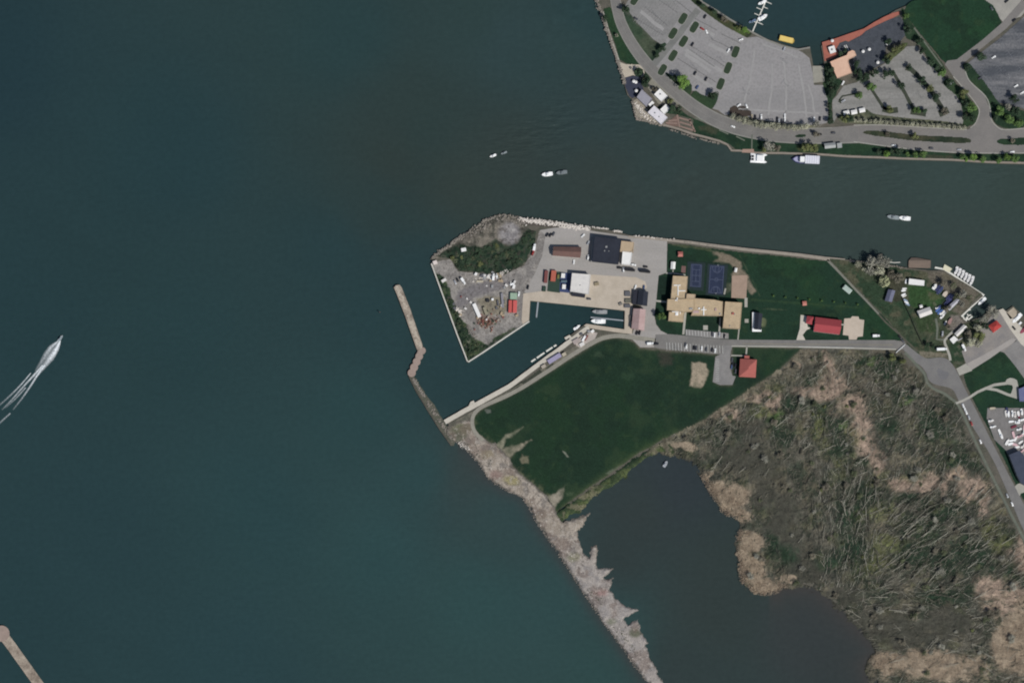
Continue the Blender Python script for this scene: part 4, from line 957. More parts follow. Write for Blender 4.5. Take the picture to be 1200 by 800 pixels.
o = ml.build('worn_lane_marking', mat('worn_lane', C(153, 151, 149), C(146, 144, 142), C(136, 134, 132), 5, 1.0, mottle=.5)); o['kind'] = 'structure'
o = mb.build('bay_lot_marking', mat('faded_paint', C(152, 150, 148), C(146, 144, 142), C(138, 136, 134), 3, .7)); o['kind'] = 'structure'
mb = MB()
for k in range(4):
    A = (1141 + k * 15, 74 - k * 13.5); B = (A[0] + 38 - k * 3, A[1] + 48 - k * 2); L = math.dist(A, B); ux, uy = (B[0] - A[0]) / L, (B[1] - A[1]) / L
    mb.prism([W(*p) for p in ribbon([A, B], .4)], None, Z_LOT + .05)
    for q in range(int(L / 3.1)):
        x, y = A[0] + ux * q * 3.1, A[1] + uy * q * 3.1
        mb.prism([W(*p) for p in ribbon([(x - uy * 5, y + ux * 5), (x + uy * 5, y - ux * 5)], .28)], None, Z_LOT + .055)
o = mb.build('dark_lot_marking', mat('grey_paint', C(112, 113, 117), C(102, 103, 108), C(92, 93, 98), 3, .7)); o['kind'] = 'structure'
mb = MB()
_c = smooth(ROADC[:-1], 4, False)
mb.prism([W(*p) for p in ribbon(_c, .35)], None, Z_MARK)
o = mb.build('shore_road_marking', mat('worn_line', C(136, 134, 130), C(126, 124, 121), C(118, 116, 113), 3, .8)); o['kind'] = 'structure'
# ------------------------------------------------------------------ builders of things
def paint(name, r, g, b, rough=.6, spec=.3, v=.12):
    c = C(r, g, b)
    return mat(name, c, tuple(k * (1 - v) for k in c), tuple(k * (1 - 2 * v) for k in c), 3.5, .6, rough, spec)


GLASS = mat('dark_glass', (.02, .025, .03), (.03, .035, .04), (.015, .02, .02), 2, .5, .15, .5)
WHITEW = paint('white_wall', 226, 224, 218)
M_WIN = mat('window_glass', (.05, .06, .07), (.04, .05, .06), (.03, .04, .05), 2, .5, .2, .5)
M_DOOR = paint('door_paint', 90, 84, 80)
M_METAL = paint('grey_metal', 150, 150, 150, .45, .5)
M_WHITE = paint('white_paint', 238, 238, 236, .5, .4, .05)
M_TYRE = paint('tyre_rubber', 38, 38, 40, .9, .1)
M_WOOD = paint('weathered_timber', 132, 120, 104, .9, .1)
M_BARK = mat('bark', C(104, 98, 86), C(84, 80, 70), C(70, 66, 58), 1.5, .3)
M_DEAD = mat('dead_wood', C(152, 148, 134), C(132, 128, 115), C(110, 107, 97), 2.5, .5)
GZ = 1.52


def shift(px, h):
    return [(x - LEAN[0] * h / S, y + LEAN[1] * h / S) for x, y in px]


def building(name, label, cat, roof_px, h, rm, wm_, style='flat', group=None, vents=(), z0=GZ, win=True, rim=.35, trim=None, overhang=.35):
    pts = [W(*p) for p in shift(roof_px, h)]
    n = len(pts)
    a = sum(pts[i][0] * pts[(i + 1) % n][1] - pts[(i + 1) % n][0] * pts[i][1] for i in range(n))
    if a < 0:
        pts = pts[::-1]
    cx = sum(p[0] for p in pts) / n; cy = sum(p[1] for p in pts) / n
    L = [(p[0] - cx, p[1] - cy) for p in pts]
    t = thing(name, label, cat, (cx, cy, z0), group=group)
    mb = MB(); mb.prism(L, 0, h - .02); mb.build('wall', wm_, t)
    mb = MB()

    def grow(k):
        out = []
        for i in range(n):
            p, q, r = Vector(L[i - 1]), Vector(L[i]), Vector(L[(i + 1) % n])
            e1 = (q - p).normalized(); e2 = (r - q).normalized()
            n1 = Vector((e1.y, -e1.x)); n2 = Vector((e2.y, -e2.x)); m = (n1 + n2)
            m = m / max(m.dot(n1), .35)
            out.append((q.x + m.x * k, q.y + m.y * k))
        return out
    G = grow(overhang)
    if style == 'flat':
        mb.prism(G, h, h + .2)
        I = grow(overhang - .4)
        if rim:
            for i in range(n):
                j = (i + 1) % n
                mb.prism([G[i], G[j], I[j], I[i]], h + .2, h + .2 + rim, 1)
    elif style in ('gable', 'hip'):
        d01 = math.dist(G[0], G[1]); d12 = math.dist(G[1], G[2])
        if d01 < d12:
            G = G[1:] + G[:1]
        A, B, Cc, D = [Vector((p[0], p[1], h)) for p in G]
        wd = (B - Cc).length; rise = wd * .24
        m1 = (D + A) / 2; m2 = (B + Cc) / 2
        if style == 'hip':
            ax = (m2 - m1).normalized() * min(wd / 2, (m2 - m1).length * .45); m1 = m1 + ax; m2 = m2 - ax
        m1 = m1 + Vector((0, 0, rise)); m2 = m2 + Vector((0, 0, rise))
        lo = [v - Vector((0, 0, .18)) for v in (A, B, Cc, D)]
        mb.add([A, B, Cc, D, m1, m2] + lo, [(0, 1, 5, 4), (2, 3, 4, 5), (3, 0, 4), (1, 2, 5), (6, 7, 1, 0), (7, 8, 2, 1), (8, 9, 3, 2), (9, 6, 0, 3), (9, 8, 7, 6)])
    roof = mb.build('roof', [rm, trim or rm], t)
    for (x, y, sx, sy, sh, m, nm) in vents:
        px, py = W(*shift([(x, y)], h)[0]); v = MB()
        bz = h + (.2 if style == 'flat' else .4)
        if nm in ('roof_pipe', 'duct'):
            v.box((px - cx, py - cy, bz + sh / 2), (sx * S, sy * S, sh))
        elif nm == 'skylight':
            v.box((px - cx, py - cy, bz + sh / 2), (sx * S, sy * S, sh), 0, 0, .8)
        else:
            v.box((px - cx, py - cy, bz + sh * .35), (sx * S, sy * S, sh * .7)); v.tube((px - cx, py - cy, bz + sh * .7), (px - cx, py - cy, bz + sh), sx * S * .35, sx * S * .35, 8)
        v.build(nm, m, roof)
    if win:
        el = sorted(range(n), key=lambda i: -math.dist(L[i], L[(i + 1) % n]))
        for rank, i in enumerate(el[:4]):
            p, q = L[i], L[(i + 1) % n]; l = math.dist(p, q)
            if l < 4:
                continue
            ang = math.atan2(q[1] - p[1], q[0] - p[0]); nx, ny = math.sin(ang), -math.cos(ang)
            k = min(5, int(l / 4.2))
            for j in range(k):
                u = (j + .5) / k
                isdoor = rank == 0 and j == k // 2
                b = MB(); hh = min(2.2, h * .7) if isdoor else min(1.3, h * .35)
                zc = hh / 2 + .02 if isdoor else h * .55
                b.box((p[0] + (q[0] - p[0]) * u + nx * .04, p[1] + (q[1] - p[1]) * u + ny * .04, zc), (1.2 if isdoor else 1.6, .1, hh), ang)
                b.build('door' if isdoor else 'window', M_DOOR if isdoor else M_WIN, t)
    return t


# vehicles ------------------------------------------------------------
_cache = {}


def car(x, y, ang, colour, label, kind='car', group=None):
    """ang in degrees on the picture plane, 0 = pointing east"""
    key = (kind, colour)
    px, py = W(x, y)
    if key not in _cache:
        m = {'white': M_WHITE, 'silver': paint('silver_paint', 172, 174, 178, .4, .5), 'black': paint('black_paint', 34, 34, 38, .35, .5), 'grey': paint('charcoal_paint', 74, 76, 82, .4, .5), 'red': paint('red_paint', 150, 48, 44, .4, .5), 'blue': paint('blue_paint', 66, 84, 122, .4, .5),
             'tan': paint('tan_paint', 176, 164, 140, .5, .4), 'yellow': paint('yellow_paint_body', 200, 168, 70, .5, .4)}[colour]
        L_, Wd, hb, hc = {'car': (4.6, 1.9, .85, .6), 'van': (5.6, 2.1, 1.1, .95), 'truck': (7.5, 2.5, 1.2, 1.5), 'lorry': (11, 2.6, 1.4, 2.2)}[kind]
        b = MB()
        st = [(-L_ / 2, .42, .9), (-L_ / 2 + .25, .5, 1.0), (-L_ * .2, .5, 1.0), (L_ * .2, .5, 1.0), (L_ / 2 - .35, .47, .88), (L_ / 2, .38, .7)]
        vs = []; fs = []
        for (sx, hw, hz) in st:
            w_ = Wd * hw
            vs += [(sx, -w_, .3), (sx, w_, .3), (sx, w_, .3 + (hb - .3) * hz * .75), (sx, w_ * .9, .3 + (hb - .3) * hz), (sx, -w_ * .9, .3 + (hb - .3) * hz), (sx, -w_, .3 + (hb - .3) * hz * .75)]
        for k in range(len(st) - 1):
            for e in range(6):
                fs.append((k * 6 + e, (k + 1) * 6 + e, (k + 1) * 6 + (e + 1) % 6, k * 6 + (e + 1) % 6))
        fs += [(5, 4, 3, 2, 1, 0)[::-1], tuple((len(st) - 1) * 6 + e for e in range(6))[::-1]]
        b.add(vs, fs)
        c0, c1 = {'car': (-L_ * .36, L_ * .16), 'van': (-L_ * .47, L_ * .26), 'truck': (L_ * .12, L_ * .42), 'lorry': (L_ * .28, L_ * .46)}[kind]
        g = MB(); g.box(((c0 + c1) / 2, 0, hb + hc / 2 - .02), (c1 - c0, Wd * .9, hc), 0, 0, .8)
        r = MB(); r.box(((c0 + c1) / 2 - .05, 0, hb + hc + .02), ((c1 - c0) * .74, Wd * .68, .08))
        if kind in ('truck', 'lorry'):
            r.box(((-L_ / 2 + c0) / 2, 0, .9 + hc * .6), (c0 + L_ / 2 - .3, Wd * .98, hc * 1.2 + .5))
        w_ = MB(); w_.tube((0, -.13, 0), (0, .13, 0), .36, .36, 10)
        _cache[key] = (b.mesh('car_body', m), g.mesh('cabin_glass', GLASS), r.mesh('car_roof', m), w_.mesh('wheel', M_TYRE), L_, Wd)
    bm_, gm, rm, wm_, L_, Wd = _cache[key]
    t = thing({'car': 'parked_car', 'van': 'parked_van', 'truck': 'box_truck', 'lorry': 'lorry'}[kind], label, {'car': 'car', 'van': 'van', 'truck': 'truck', 'lorry': 'truck'}[kind], (px, py, 1.76), math.radians(ang), group)
    link('body', bm_, t); link('cabin_glass', gm, t); link('roof', rm, t)
    for sx in (-.31, .31):
        for sy in (-.46, .46):
            link('wheel', wm_, t, (sx * L_, sy * Wd, .34))
    return t


def boat(x, y, ang, L_, B, label, name='motor_boat', cat='boat', hull=None, top=None, z=.0, cabin=.4, group=None, cover=None, key=None):
    """ang: heading of the bow, degrees, 0 = east; x, y = middle of the boat"""
    hull = hull or M_WHITE; top = top or M_WHITE
    k = ('boat', round(L_, 1), round(B, 1), hull.name, top.name, cabin, cover.name if cover else '')
    if k not in _cache:
        f = max(.6, B * .38); st = [(-.5, .40, 1.0), (-.3, .48, 1.0), (0, .5, 1.02), (.25, .42, 1.1), (.4, .26, 1.2), (.48, .08, 1.28), (.5, .01, 1.3)]
        vs, fs = [], []
        for (u, hw, sh) in st:
            vs += [(u * L_ * .96, 0, -.25), (u * L_, hw * B, .12), (u * L_, hw * B, f * sh), (u * L_, -hw * B, f * sh), (u * L_, -hw * B, .12)]
        for i in range(len(st) - 1):
            for e in range(5):
                if e == 2:
                    continue
                fs.append((i * 5 + e, i * 5 + (e + 1) % 5, (i + 1) * 5 + (e + 1) % 5, (i + 1) * 5 + e))
        fs.append((0, 1, 2, 3, 4))
        h = MB(); h.add(vs, fs)
        # gunwale and deck
        d = MB(); dv = []
        for (u, hw, sh) in st:
            dv += [(u * L_, hw * B * .97, f * sh - .06), (u * L_, -hw * B * .97, f * sh - .06)]
        d.add(dv, [(2 * i, 2 * i + 2, 2 * i + 3, 2 * i + 1) for i in range(len(st) - 1)])
        c = MB(); gl = MB()
        if cabin:
            cl = L_ * cabin
            c.box((-L_ * .02, 0, f + .45), (cl, B * .7, .9), 0, 0, .86); c.box((-L_ * .06, 0, f + 1.15), (cl * .6, B * .58, .5), 0, 0, .9)
            gl.box((cl * .32, 0, f + 1.05), (.14, B * .52, .45), 0, 0, .9)
        _cache[k] = (h.mesh('hull', hull), d.mesh('deck', cover or top), c.mesh('cabin', top) if cabin else None, gl.mesh('windscreen', GLASS) if cabin else None)
    hm, dm, cm, gm = _cache[k]
    px, py = W(x, y)
    t = thing(name, label, cat, (px, py, z), math.radians(ang), group)
    link('hull', hm, t); link('deck', dm, t)
    if cm:
        link('cabin', cm, t); link('windscreen', gm, t)
    return t


def container(x, y, ang, L_, Wd, h, m, label, name='shipping_container', cat='container', z=1.55, group=None, ribs=True):
    px, py = W(*shift([(x, y)], h)[0])
    t = thing(name, label, cat, (px, py, z), math.radians(ang), group)
    b = MB(); b.box((0, 0, h / 2), (L_, Wd, h))
    if ribs:
        n = max(3, int(L_ / .8))
        for i in range(n):
            u = -L_ / 2 + (i + .5) * L_ / n
            b.box((u, 0, h + .04), (L_ / n * .55, Wd * .96, .08))
            for s in (-1, 1):
                b.box((u, s * (Wd / 2 + .03), h / 2), (L_ / n * .5, .06, h * .9))
    b.build('body', m, t)
    d = MB()
    for s in (-1, 1):
        d.box((L_ / 2 + .04, s * Wd * .24, h * .5), (.08, Wd * .45, h * .92))
    d.build('door', m, t)
    return t


def canopy(x, y, ang, L_, Wd, h, m, label, name='canopy_tent', cat='canopy', group=None, z=GZ, ridge=.5):
    px, py = W(*shift([(x, y)], h)[0])
    t = thing(name, label, cat, (px, py, z), math.radians(ang), group)
    r = MB(); a, b = L_ / 2, Wd / 2
    r.add([(-a, -b, h), (a, -b, h), (a, b, h), (-a, b, h), (-a * .75, 0, h + ridge), (a * .75, 0, h + ridge), (-a, -b, h - .3), (a, -b, h - .3), (a, b, h - .3), (-a, b, h - .3)],
          [(0, 1, 5, 4), (2, 3, 4, 5), (3, 0, 4), (1, 2, 5), (6, 7, 1, 0), (7, 8, 2, 1), (8, 9, 3, 2), (9, 6, 0, 3), (9, 8, 7, 6)])
    r.build('roof', m, t)
    for sx in (-1, 1):
        for sy in (-1, 1):
            p = MB(); p.tube((sx * a * .93, sy * b * .93, 0), (sx * a * .93, sy * b * .93, h - .25), .09, .09, 6); p.build('post', M_METAL, t)
    return t


# plants --------------------------------------------------------------
def leaf_mat(name, c, v=.35):
    if name in _mats:
        return _mats[name]
    m, nt, b = new_mat(name); N, L = nt.nodes, nt.links
    b.inputs['Roughness'].default_value = .7; b.inputs['Specular IOR Level'].default_value = .15
    oi = N.new('ShaderNodeObjectInfo'); tc = N.new('ShaderNodeTexCoord')
    n1 = N.new('ShaderNodeTexNoise'); n1.inputs['Scale'].default_value = .5; n1.inputs['Detail'].default_value = 3
    L.new(tc.outputs['Object'], n1.inputs['Vector'])
    ad = N.new('ShaderNodeMath'); ad.operation = 'ADD'; L.new(n1.outputs['Fac'], ad.inputs[0]); L.new(oi.outputs['Random'], ad.inputs[1])
    mr = N.new('ShaderNodeMapRange'); mr.inputs['From Min'].default_value = .3; mr.inputs['From Max'].default_value = 1.7; mr.inputs['To Min'].default_value = 1 - v; mr.inputs['To Max'].default_value = 1 + v
    L.new(ad.outputs[0], mr.inputs['Value'])
    vm = N.new('ShaderNodeVectorMath'); vm.operation = 'SCALE'; vm.inputs[0].default_value = c; L.new(mr.outputs[0], vm.inputs['Scale'])
    L.new(vm.outputs[0], b.inputs['Base Color'])
    _mats[name] = m
    return m


LEAF = {'green': leaf_mat('leaf_green', C(84, 108, 60)), 'bright': leaf_mat('leaf_bright', C(100, 128, 62)), 'dark': leaf_mat('leaf_dark', C(52, 68, 50)), 'olive': leaf_mat('leaf_olive', C(98, 103, 66)), 'pale': leaf_mat('leaf_pale', C(152, 151, 130)),
        'grey': leaf_mat('twig_grey', C(136, 134, 122)), 'brown': leaf_mat('leaf_brown', C(104, 99, 86)), 'yellow': leaf_mat('leaf_yellow', C(150, 151, 118)), 'tuft': leaf_mat('leaf_tuft', C(88, 94, 70))}


def crown_mesh(kind, seed, dens):
    r = random.Random(seed); mb = MB()
    lobes = []
    for k in range(11):
        a = r.uniform(0, 6.28); d = r.uniform(.15, .68); z = r.uniform(.75, 1.75)
        lobes.append((d * math.cos(a), d * math.sin(a), z, r.uniform(.24, .44)))
    for k in range(dens):
        lx, ly, lz, lr = r.choice(lobes)
        u = r.uniform(-.5, 1); th = r.uniform(0, 6.28); rr = lr * r.uniform(.6, 1.08); q = math.sqrt(1 - u * u)
        c = Vector((lx + rr * q * math.cos(th), ly + rr * q * math.sin(th), lz + rr * u))
        n = Vector((q * math.cos(th) + r.uniform(-.6, .6), q * math.sin(th) + r.uniform(-.6, .6), u + .5 + r.uniform(-.4, .5))).normalized()
        t = n.orthogonal().normalized(); t.rotate(Matrix.Rotation(r.uniform(0, 6.28), 3, n)); s = n.cross(t)
        a, b = r.uniform(.07, .16), r.uniform(.05, .11)
        mb.add([c + t * a, c + s * b, c - t * a * .8, c - s * b], [(0, 1, 2, 3)])
    return mb.mesh('crown', LEAF[kind])


def limb_mesh(seed, m, bare=False):
    r = random.Random(seed); mb = MB()
    mb.tube((0, 0, 0), (.02, .03, .75), .07, .05, 7); mb.tube((.02, .03, .75), (.0, .0, 1.35), .05, .025, 6)
    for k in range(16 if bare else 8):
        z = r.uniform(.55, 1.3); a = r.uniform(0, 6.28); l = r.uniform(.35, .75)
        p = Vector((.01, .02, z)); e = p + Vector((l * math.cos(a), l * math.sin(a), r.uniform(.15, .55)))
        mb.tube(p, e, .03, .012, 5)
        for j in range(6 if bare else 2):
            b = a + r.uniform(-.9, .9); f = p + (e - p) * r.uniform(.4, 1.0)
            mb.tube(f, f + Vector((.28 * math.cos(b), .28 * math.sin(b), r.uniform(.0, .3))), .014, .006, 4, 0, False)
    return mb.mesh('trunk', m)


_tree = {}


def tree(x, y, rad, kind, label, name='leafy_tree', cat='tree', group=None, tall=1.0, z=GZ):
    rnd = random.Random(int(x * 131 + y * 977))
    if kind not in _tree:
        dens = {'pale': 300, 'grey': 260, 'yellow': 420, 'tuft': 200}.get(kind, 560)
        _tree[kind] = [(crown_mesh(kind, hash_(kind) + i, dens), limb_mesh(hash_(kind) + 50 + i, M_DEAD if kind in ('grey', 'pale') else M_BARK, kind in ('grey', 'pale'))) for i in range(4)]
    R_ = rad * S
    px, py = W(*shift([(x, y)], 1.1 * R_ * tall)[0])
    t = thing(name, label, cat, (px, py, z), rnd.uniform(0, 6.28), group, (R_, R_, R_ * tall))
    c, l = _tree[kind][rnd.randrange(4)]
    link('crown', c, t); link('trunk', l, t)
    return t


def hash_(s):
    return sum(ord(ch) * (i + 3) for i, ch in enumerate(s)) % 997
# ------------------------------------------------------------------ buildings, south
R_TAN = mat('tan_roof', C(188, 167, 136), C(172, 152, 124), C(156, 140, 118), 6, 1.2, mottle=.55)
R_TAN2 = mat('sandy_roof', C(182, 162, 136), C(170, 150, 124), C(158, 140, 116), 6, 1.0)
R_NAVY = mat('navy_roof', C(46, 50, 60), C(40, 43, 52), C(54, 57, 66), 7, 1.2)
R_WHITE = mat('white_roof', C(232, 230, 226), C(220, 218, 214), C(206, 204, 200), 6, 1.0)
R_WHITE2 = mat('soft_white_roof', C(214, 210, 204), C(202, 198, 194), C(190, 186, 182), 5, 1.0)
R_BROWN = mat('brown_roof', C(110, 88, 80), C(98, 80, 74), C(118, 70, 70), 6, 1.0)
R_RED = mat('red_roof', C(154, 68, 72), C(144, 62, 66), C(164, 80, 82), 6, 1.0, stretch=(-.1, .1))
R_RED2 = mat('brick_red_roof', C(166, 96, 88), C(158, 92, 84), C(148, 88, 80), 5, 1.0)
R_PINK = mat('pink_roof', C(168, 142, 138), C(180, 156, 152), C(150, 124, 122), 4, .9, stretch=(.05, .15))
W_TAN = paint('tan_wall', 176, 160, 136); W_BRICK = paint('brick_wall', 132, 96, 82); W_GREY = paint('grey_wall', 140, 138, 134)
z10 = lambda pts: z6(640, 255, 10, pts)
building('boat_shed', 'large flat navy roofed boathouse by the river wall', 'building', z10([(568, 228), (875, 265), (838, 548), (540, 515)]), 6.5, R_NAVY, W_GREY, trim=R_NAVY, vents=[(710, 289.5, 2.4, 2.2, 1.0, M_METAL, 'roof_vent'), (708, 294.2, 1.4, 1.4, .8, M_METAL, 'roof_vent'), (713, 294.5, 1.0, 1.0, .7, M_METAL, 'roof_vent')])
building('lean_to_shed', 'narrow pale lean-to along the west side of the navy boathouse', 'shed', z10([(546, 222), (568, 224), (538, 520), (518, 518)]), 4.0, paint('dull_grey_roof', 150, 148, 146), W_GREY, rim=.1, win=False, overhang=.05)
building('annex_building', 'tan flat roofed annex on the east side of the navy boathouse', 'building', z10([(872, 278), (1022, 295), (1012, 412), (864, 400)]), 5.0, R_TAN2, W_TAN)
building('office_building', 'bright white roofed office below the tan annex', 'building', z10([(896, 402), (1000, 412), (980, 556), (884, 545)]), 5.2, R_WHITE, WHITEW)
building('brown_shed', 'long brown roofed shed with white west end wall', 'building', z10([(84, 345), (405, 350), (395, 470), (76, 445)]), 4.5, R_BROWN, paint('white_gable', 240, 238, 232), 'gable')
building('white_workshop', 'square white roofed workshop beside the blue tarpaulins', 'building', z6(590, 240, 6, [(482, 484), (608, 494), (596, 628), (470, 608)]), 6.5, R_WHITE2, WHITEW, vents=[(679.5, 334.5, 1, 1, .7, M_METAL, 'roof_vent')])
building('workshop_shade_block', 'added black block for the dark shade at the doors south of the white workshop', 'shed', z6(590, 240, 6, [(482, 620), (572, 630), (568, 652), (480, 640)]), 3.0, paint('black_roof', 34, 36, 48), W_GREY, rim=.1, win=False)  # added black block, stands in for the dark shade at the workshop doors
building('navy_garage', 'small navy roofed garage beside the yard road', 'building', z6(590, 240, 6, [(950, 606), (1014, 614), (1006, 710), (940, 700)]), 4.5, R_NAVY, W_GREY, 'gable')
building('dark_lean_to', 'black roofed lean-to joined to the navy garage', 'shed', z6(590, 240, 6, [(916, 604), (946, 606), (936, 700), (905, 696)]), 3.2, paint('black_roof', 34, 36, 48), W_GREY, rim=.1, win=False)
building('pink_building', 'pale pink ribbed roof building at the head of the basin', 'building', z6(590, 240, 6, [(914, 732), (996, 738), (985, 882), (900, 868)]), 5.0, R_PINK, W_BRICK, 'gable')
q = lambda pts: z6(770, 310, 10, pts)
v = [(793, 334.5, 8, .9, .6, M_WHITE, 'roof_pipe'), (794, 340.5, .9, 12, .6, M_WHITE, 'roof_pipe'), (798.5, 341, 8, .8, .6, M_WHITE, 'roof_pipe')]
building('station_wing', 'tan flat roofed north wing of the station offices with white roof pipes', 'building', q([(186, 138), (350, 146), (330, 408), (160, 404)]), 7.5, R_TAN, W_TAN, vents=v)
building('station_hall', 'tan flat roofed west hall of the station offices', 'building', q([(122, 412), (336, 408), (430, 412), (428, 520), (405, 550), (310, 556), (114, 532)]), 8.5, R_TAN, W_TAN, vents=[(792, 352, 3, 1, .7, M_WHITE, 'roof_pipe'), (793, 351, 1, 4, .7, M_WHITE, 'roof_pipe'), (809, 362, 4, 2, .8, M_METAL, 'duct')])
building('station_porch', 'tan square roofed tower block rising over the station hall', 'building', q([(345, 348), (441, 355), (434, 402), (340, 400)]), 9.5, R_TAN2, W_TAN)
building('station_south_wing', 'tan square south wing of the station with shining roof units', 'building', q([(140, 560), (308, 566), (300, 672), (132, 656)]), 7.0, R_TAN, W_TAN, vents=[(792.5, 368, 3.2, 3.4, 1.2, M_WHITE, 'roof_unit'), (791, 365.5, 8, .8, .6, M_WHITE, 'roof_pipe'), (796.5, 366, .8, 4, .5, M_WHITE, 'roof_pipe')])
building('station_long_block', 'long tan flat roofed middle block of the station offices', 'building', q([(436, 402), (664, 418), (762, 440), (756, 600), (400, 594), (414, 556), (438, 520)]), 7.8, R_TAN, W_TAN, vents=[(824, 364.5, 1.1, 10, .8, M_WHITE, 'roof_pipe'), (824, 363, 6, .9, .7, M_WHITE, 'roof_pipe'), (818.5, 361.5, 2, 1.6, 1.0, M_WHITE, 'roof_unit'), (843, 368, 1.8, 1.8, .8, M_METAL, 'roof_vent'), (838, 363, 2, 3, .8, R_PINK, 'duct'), (815, 365.5, 7, 3, .3, R_PINK, 'duct')])
building('gymnasium', 'tan flat roofed hall standing alone at the east end of the station', 'building', q([(796, 440), (986, 452), (962, 752), (768, 740)]), 8.5, R_TAN, W_TAN, vents=[(858, 367.5, 2.6, 2.4, 1.2, R_RED2, 'roof_vent'), (860, 368.5, 1.4, 1.4, .9, M_METAL, 'roof_vent'), (854.5, 382, 1.2, 1.2, .8, M_METAL, 'roof_vent')])
building('link_corridor', 'narrow dark red roofed corridor between station block and east hall', 'building', q([(757, 470), (792, 470), (772, 600), (757, 600)]), 4.5, paint('dark_red_roof', 112, 74, 70), W_TAN, rim=.1, win=False)
t = building('keepers_house', 'white walled house with dark blue pitched roof and west porch', 'house', z6(740, 260, 6, [(868, 638), (916, 648), (906, 758), (860, 752)]), 5.0, R_NAVY, paint('bright_white_wall', 240, 240, 238), 'gable')
_c0 = t.location
mb = MB()
for a, b in (((881.2, 366), (884.0, 388.6)), ((881.2, 386.2), (892, 388.6))):
    (xa, ya), (xb, yb) = W(*shift([a], 3)[0]), W(*shift([b], 3)[0])
    mb.box(((xa + xb) / 2 - _c0.x, (ya + yb) / 2 - _c0.y, 2.95 if a[1] < 370 else 2.83), (abs(xb - xa), abs(yb - ya), .14))
mb.build('porch_roof', M_WHITE, t)
building('red_hall', 'long red pitched roof hall north of the shore road', 'building', z6(880, 270, 6, [(452, 612), (632, 634), (618, 730), (440, 708)]), 5.0, R_RED, WHITEW, 'gable')
building('red_annex', 'small red roofed block at the west end of the long red hall', 'building', z6(880, 270, 6, [(394, 604), (436, 610), (426, 660), (386, 652)]), 4.0, R_RED, WHITEW, 'hip', win=False)
building('clubhouse', 'square brick red hipped clubhouse beside the gravel car park', 'building', z6(720, 350, 6, [(884, 424), (996, 430), (988, 552), (876, 546)]), 5.0, R_RED2, W_BRICK, 'hip')
building('entrance_porch', 'small brick red porch on the north side of the clubhouse', 'porch', z6(720, 350, 6, [(915, 402), (945, 404), (944, 426), (914, 424)]), 3.2, R_RED2, W_BRICK, win=False, rim=.1)
building('white_shed', 'small white roofed shed on the lawn west of the courts', 'shed', [(786.5, 307.2), (791, 307.4), (790.4, 315.2), (786, 315)], 2.8, R_WHITE, WHITEW, 'gable', win=False)
building('club_shed', 'long white roofed shed at the north side of the yacht club lawn', 'building', z6(1030, 300, 10, [(352, 270), (524, 292), (520, 346), (346, 330)]), 4.0, R_WHITE, WHITEW, rim=.1)
t = building('club_house', 'white and lilac pitched roof house in the yacht club lawn', 'house', z6(1030, 300, 10, [(446, 648), (586, 600), (616, 672), (480, 722)]), 4.5, R_WHITE2, WHITEW, 'gable')
building('grey_shed', 'blue grey roofed shed beside the bare willow trees', 'shed', z6(1030, 300, 10, [(108, 396), (182, 410), (144, 536), (68, 522)]), 3.5, paint('blue_grey_roof', 104, 106, 126), W_GREY, 'gable')
building('boat_store', 'long grey white metal roofed boat store at the edge of the scrub', 'building', z6(1030, 300, 10, [(792, 604), (906, 504), (940, 522), (822, 636)]), 4.0, paint('pale_metal_roof', 176, 174, 180), W_GREY, 'gable')
building('rack_shed', 'narrow white roofed boat rack shed beside the dock ramp', 'shed', z6(1090, 350, 10.9, [(308, 448), (424, 336), (462, 364), (342, 482)]), 3.5, R_WHITE2, WHITEW, 'gable', win=False)
building('cube_hut', 'square white hut south of the boat rack shed', 'hut', z6(1090, 350, 10.9, [(250, 522), (300, 480), (346, 522), (292, 572)]), 3.0, R_WHITE, WHITEW, win=False, rim=.1)
building('red_pavilion', 'square bright red roofed pavilion on the launch car park', 'pavilion', z6(1090, 350, 10.9, [(742, 348), (842, 282), (905, 352), (800, 432)]), 4.0, mat('bright_red_roof', C(168, 64, 60), C(152, 58, 56), C(182, 80, 74), 3, .9), WHITEW, 'hip')
building('store_hall', 'dark blue grey roofed hall behind the trailer boat yard', 'building', [(1182, 533), (1194, 528), (1214, 552), (1214, 575), (1196, 566), (1191, 556)], 6.0, mat('slate_blue_roof', C(66, 72, 86), C(58, 64, 78), C(76, 82, 96), 6, 1.0), W_GREY)
building('play_shelter', 'small blue roofed play shelter at the end of the looping path', 'shelter', [(1193.5, 456), (1203, 452), (1203, 470), (1194.5, 470)], 3.0, mat('play_blue', C(96, 100, 136), C(112, 116, 142), C(80, 84, 120), 2, .8), W_GREY, win=False)
# north
p7 = lambda pts: z6(720, 70, 10, pts)
building('restaurant_grey_hall', 'lilac grey roofed hall at the water end of the white huts', 'building', p7([(318, 360), (434, 466), (372, 552), (262, 444)]), 5.0, paint('lilac_grey_roof', 148, 146, 154), W_GREY)
building('white_pavilion', 'white flat roofed pavilion closest to the shore road', 'building', p7([(530, 348), (614, 430), (548, 492), (466, 412)]), 4.5, R_WHITE, WHITEW, vents=[(773.5, 111, 1.6, 1.6, .9, M_METAL, 'roof_vent')])
building('white_kiosk', 'small white roofed kiosk between the pavilion and the long white hall', 'kiosk', p7([(598, 530), (650, 576), (582, 640), (536, 590)]), 4.0, R_WHITE, WHITEW, win=False)
building('white_hall', 'long soft white roofed hall at the corner of the river wall', 'building', p7([(462, 548), (614, 684), (546, 758), (392, 622)]), 5.5, mat('lilac_white_roof', C(216, 212, 214), C(204, 200, 204), C(190, 188, 192), 4, .9), WHITEW, vents=[(767, 133, 1.4, 1.4, .8, M_METAL, 'roof_vent'), (772, 137.5, 1.2, 1.2, .8, M_METAL, 'roof_vent')])
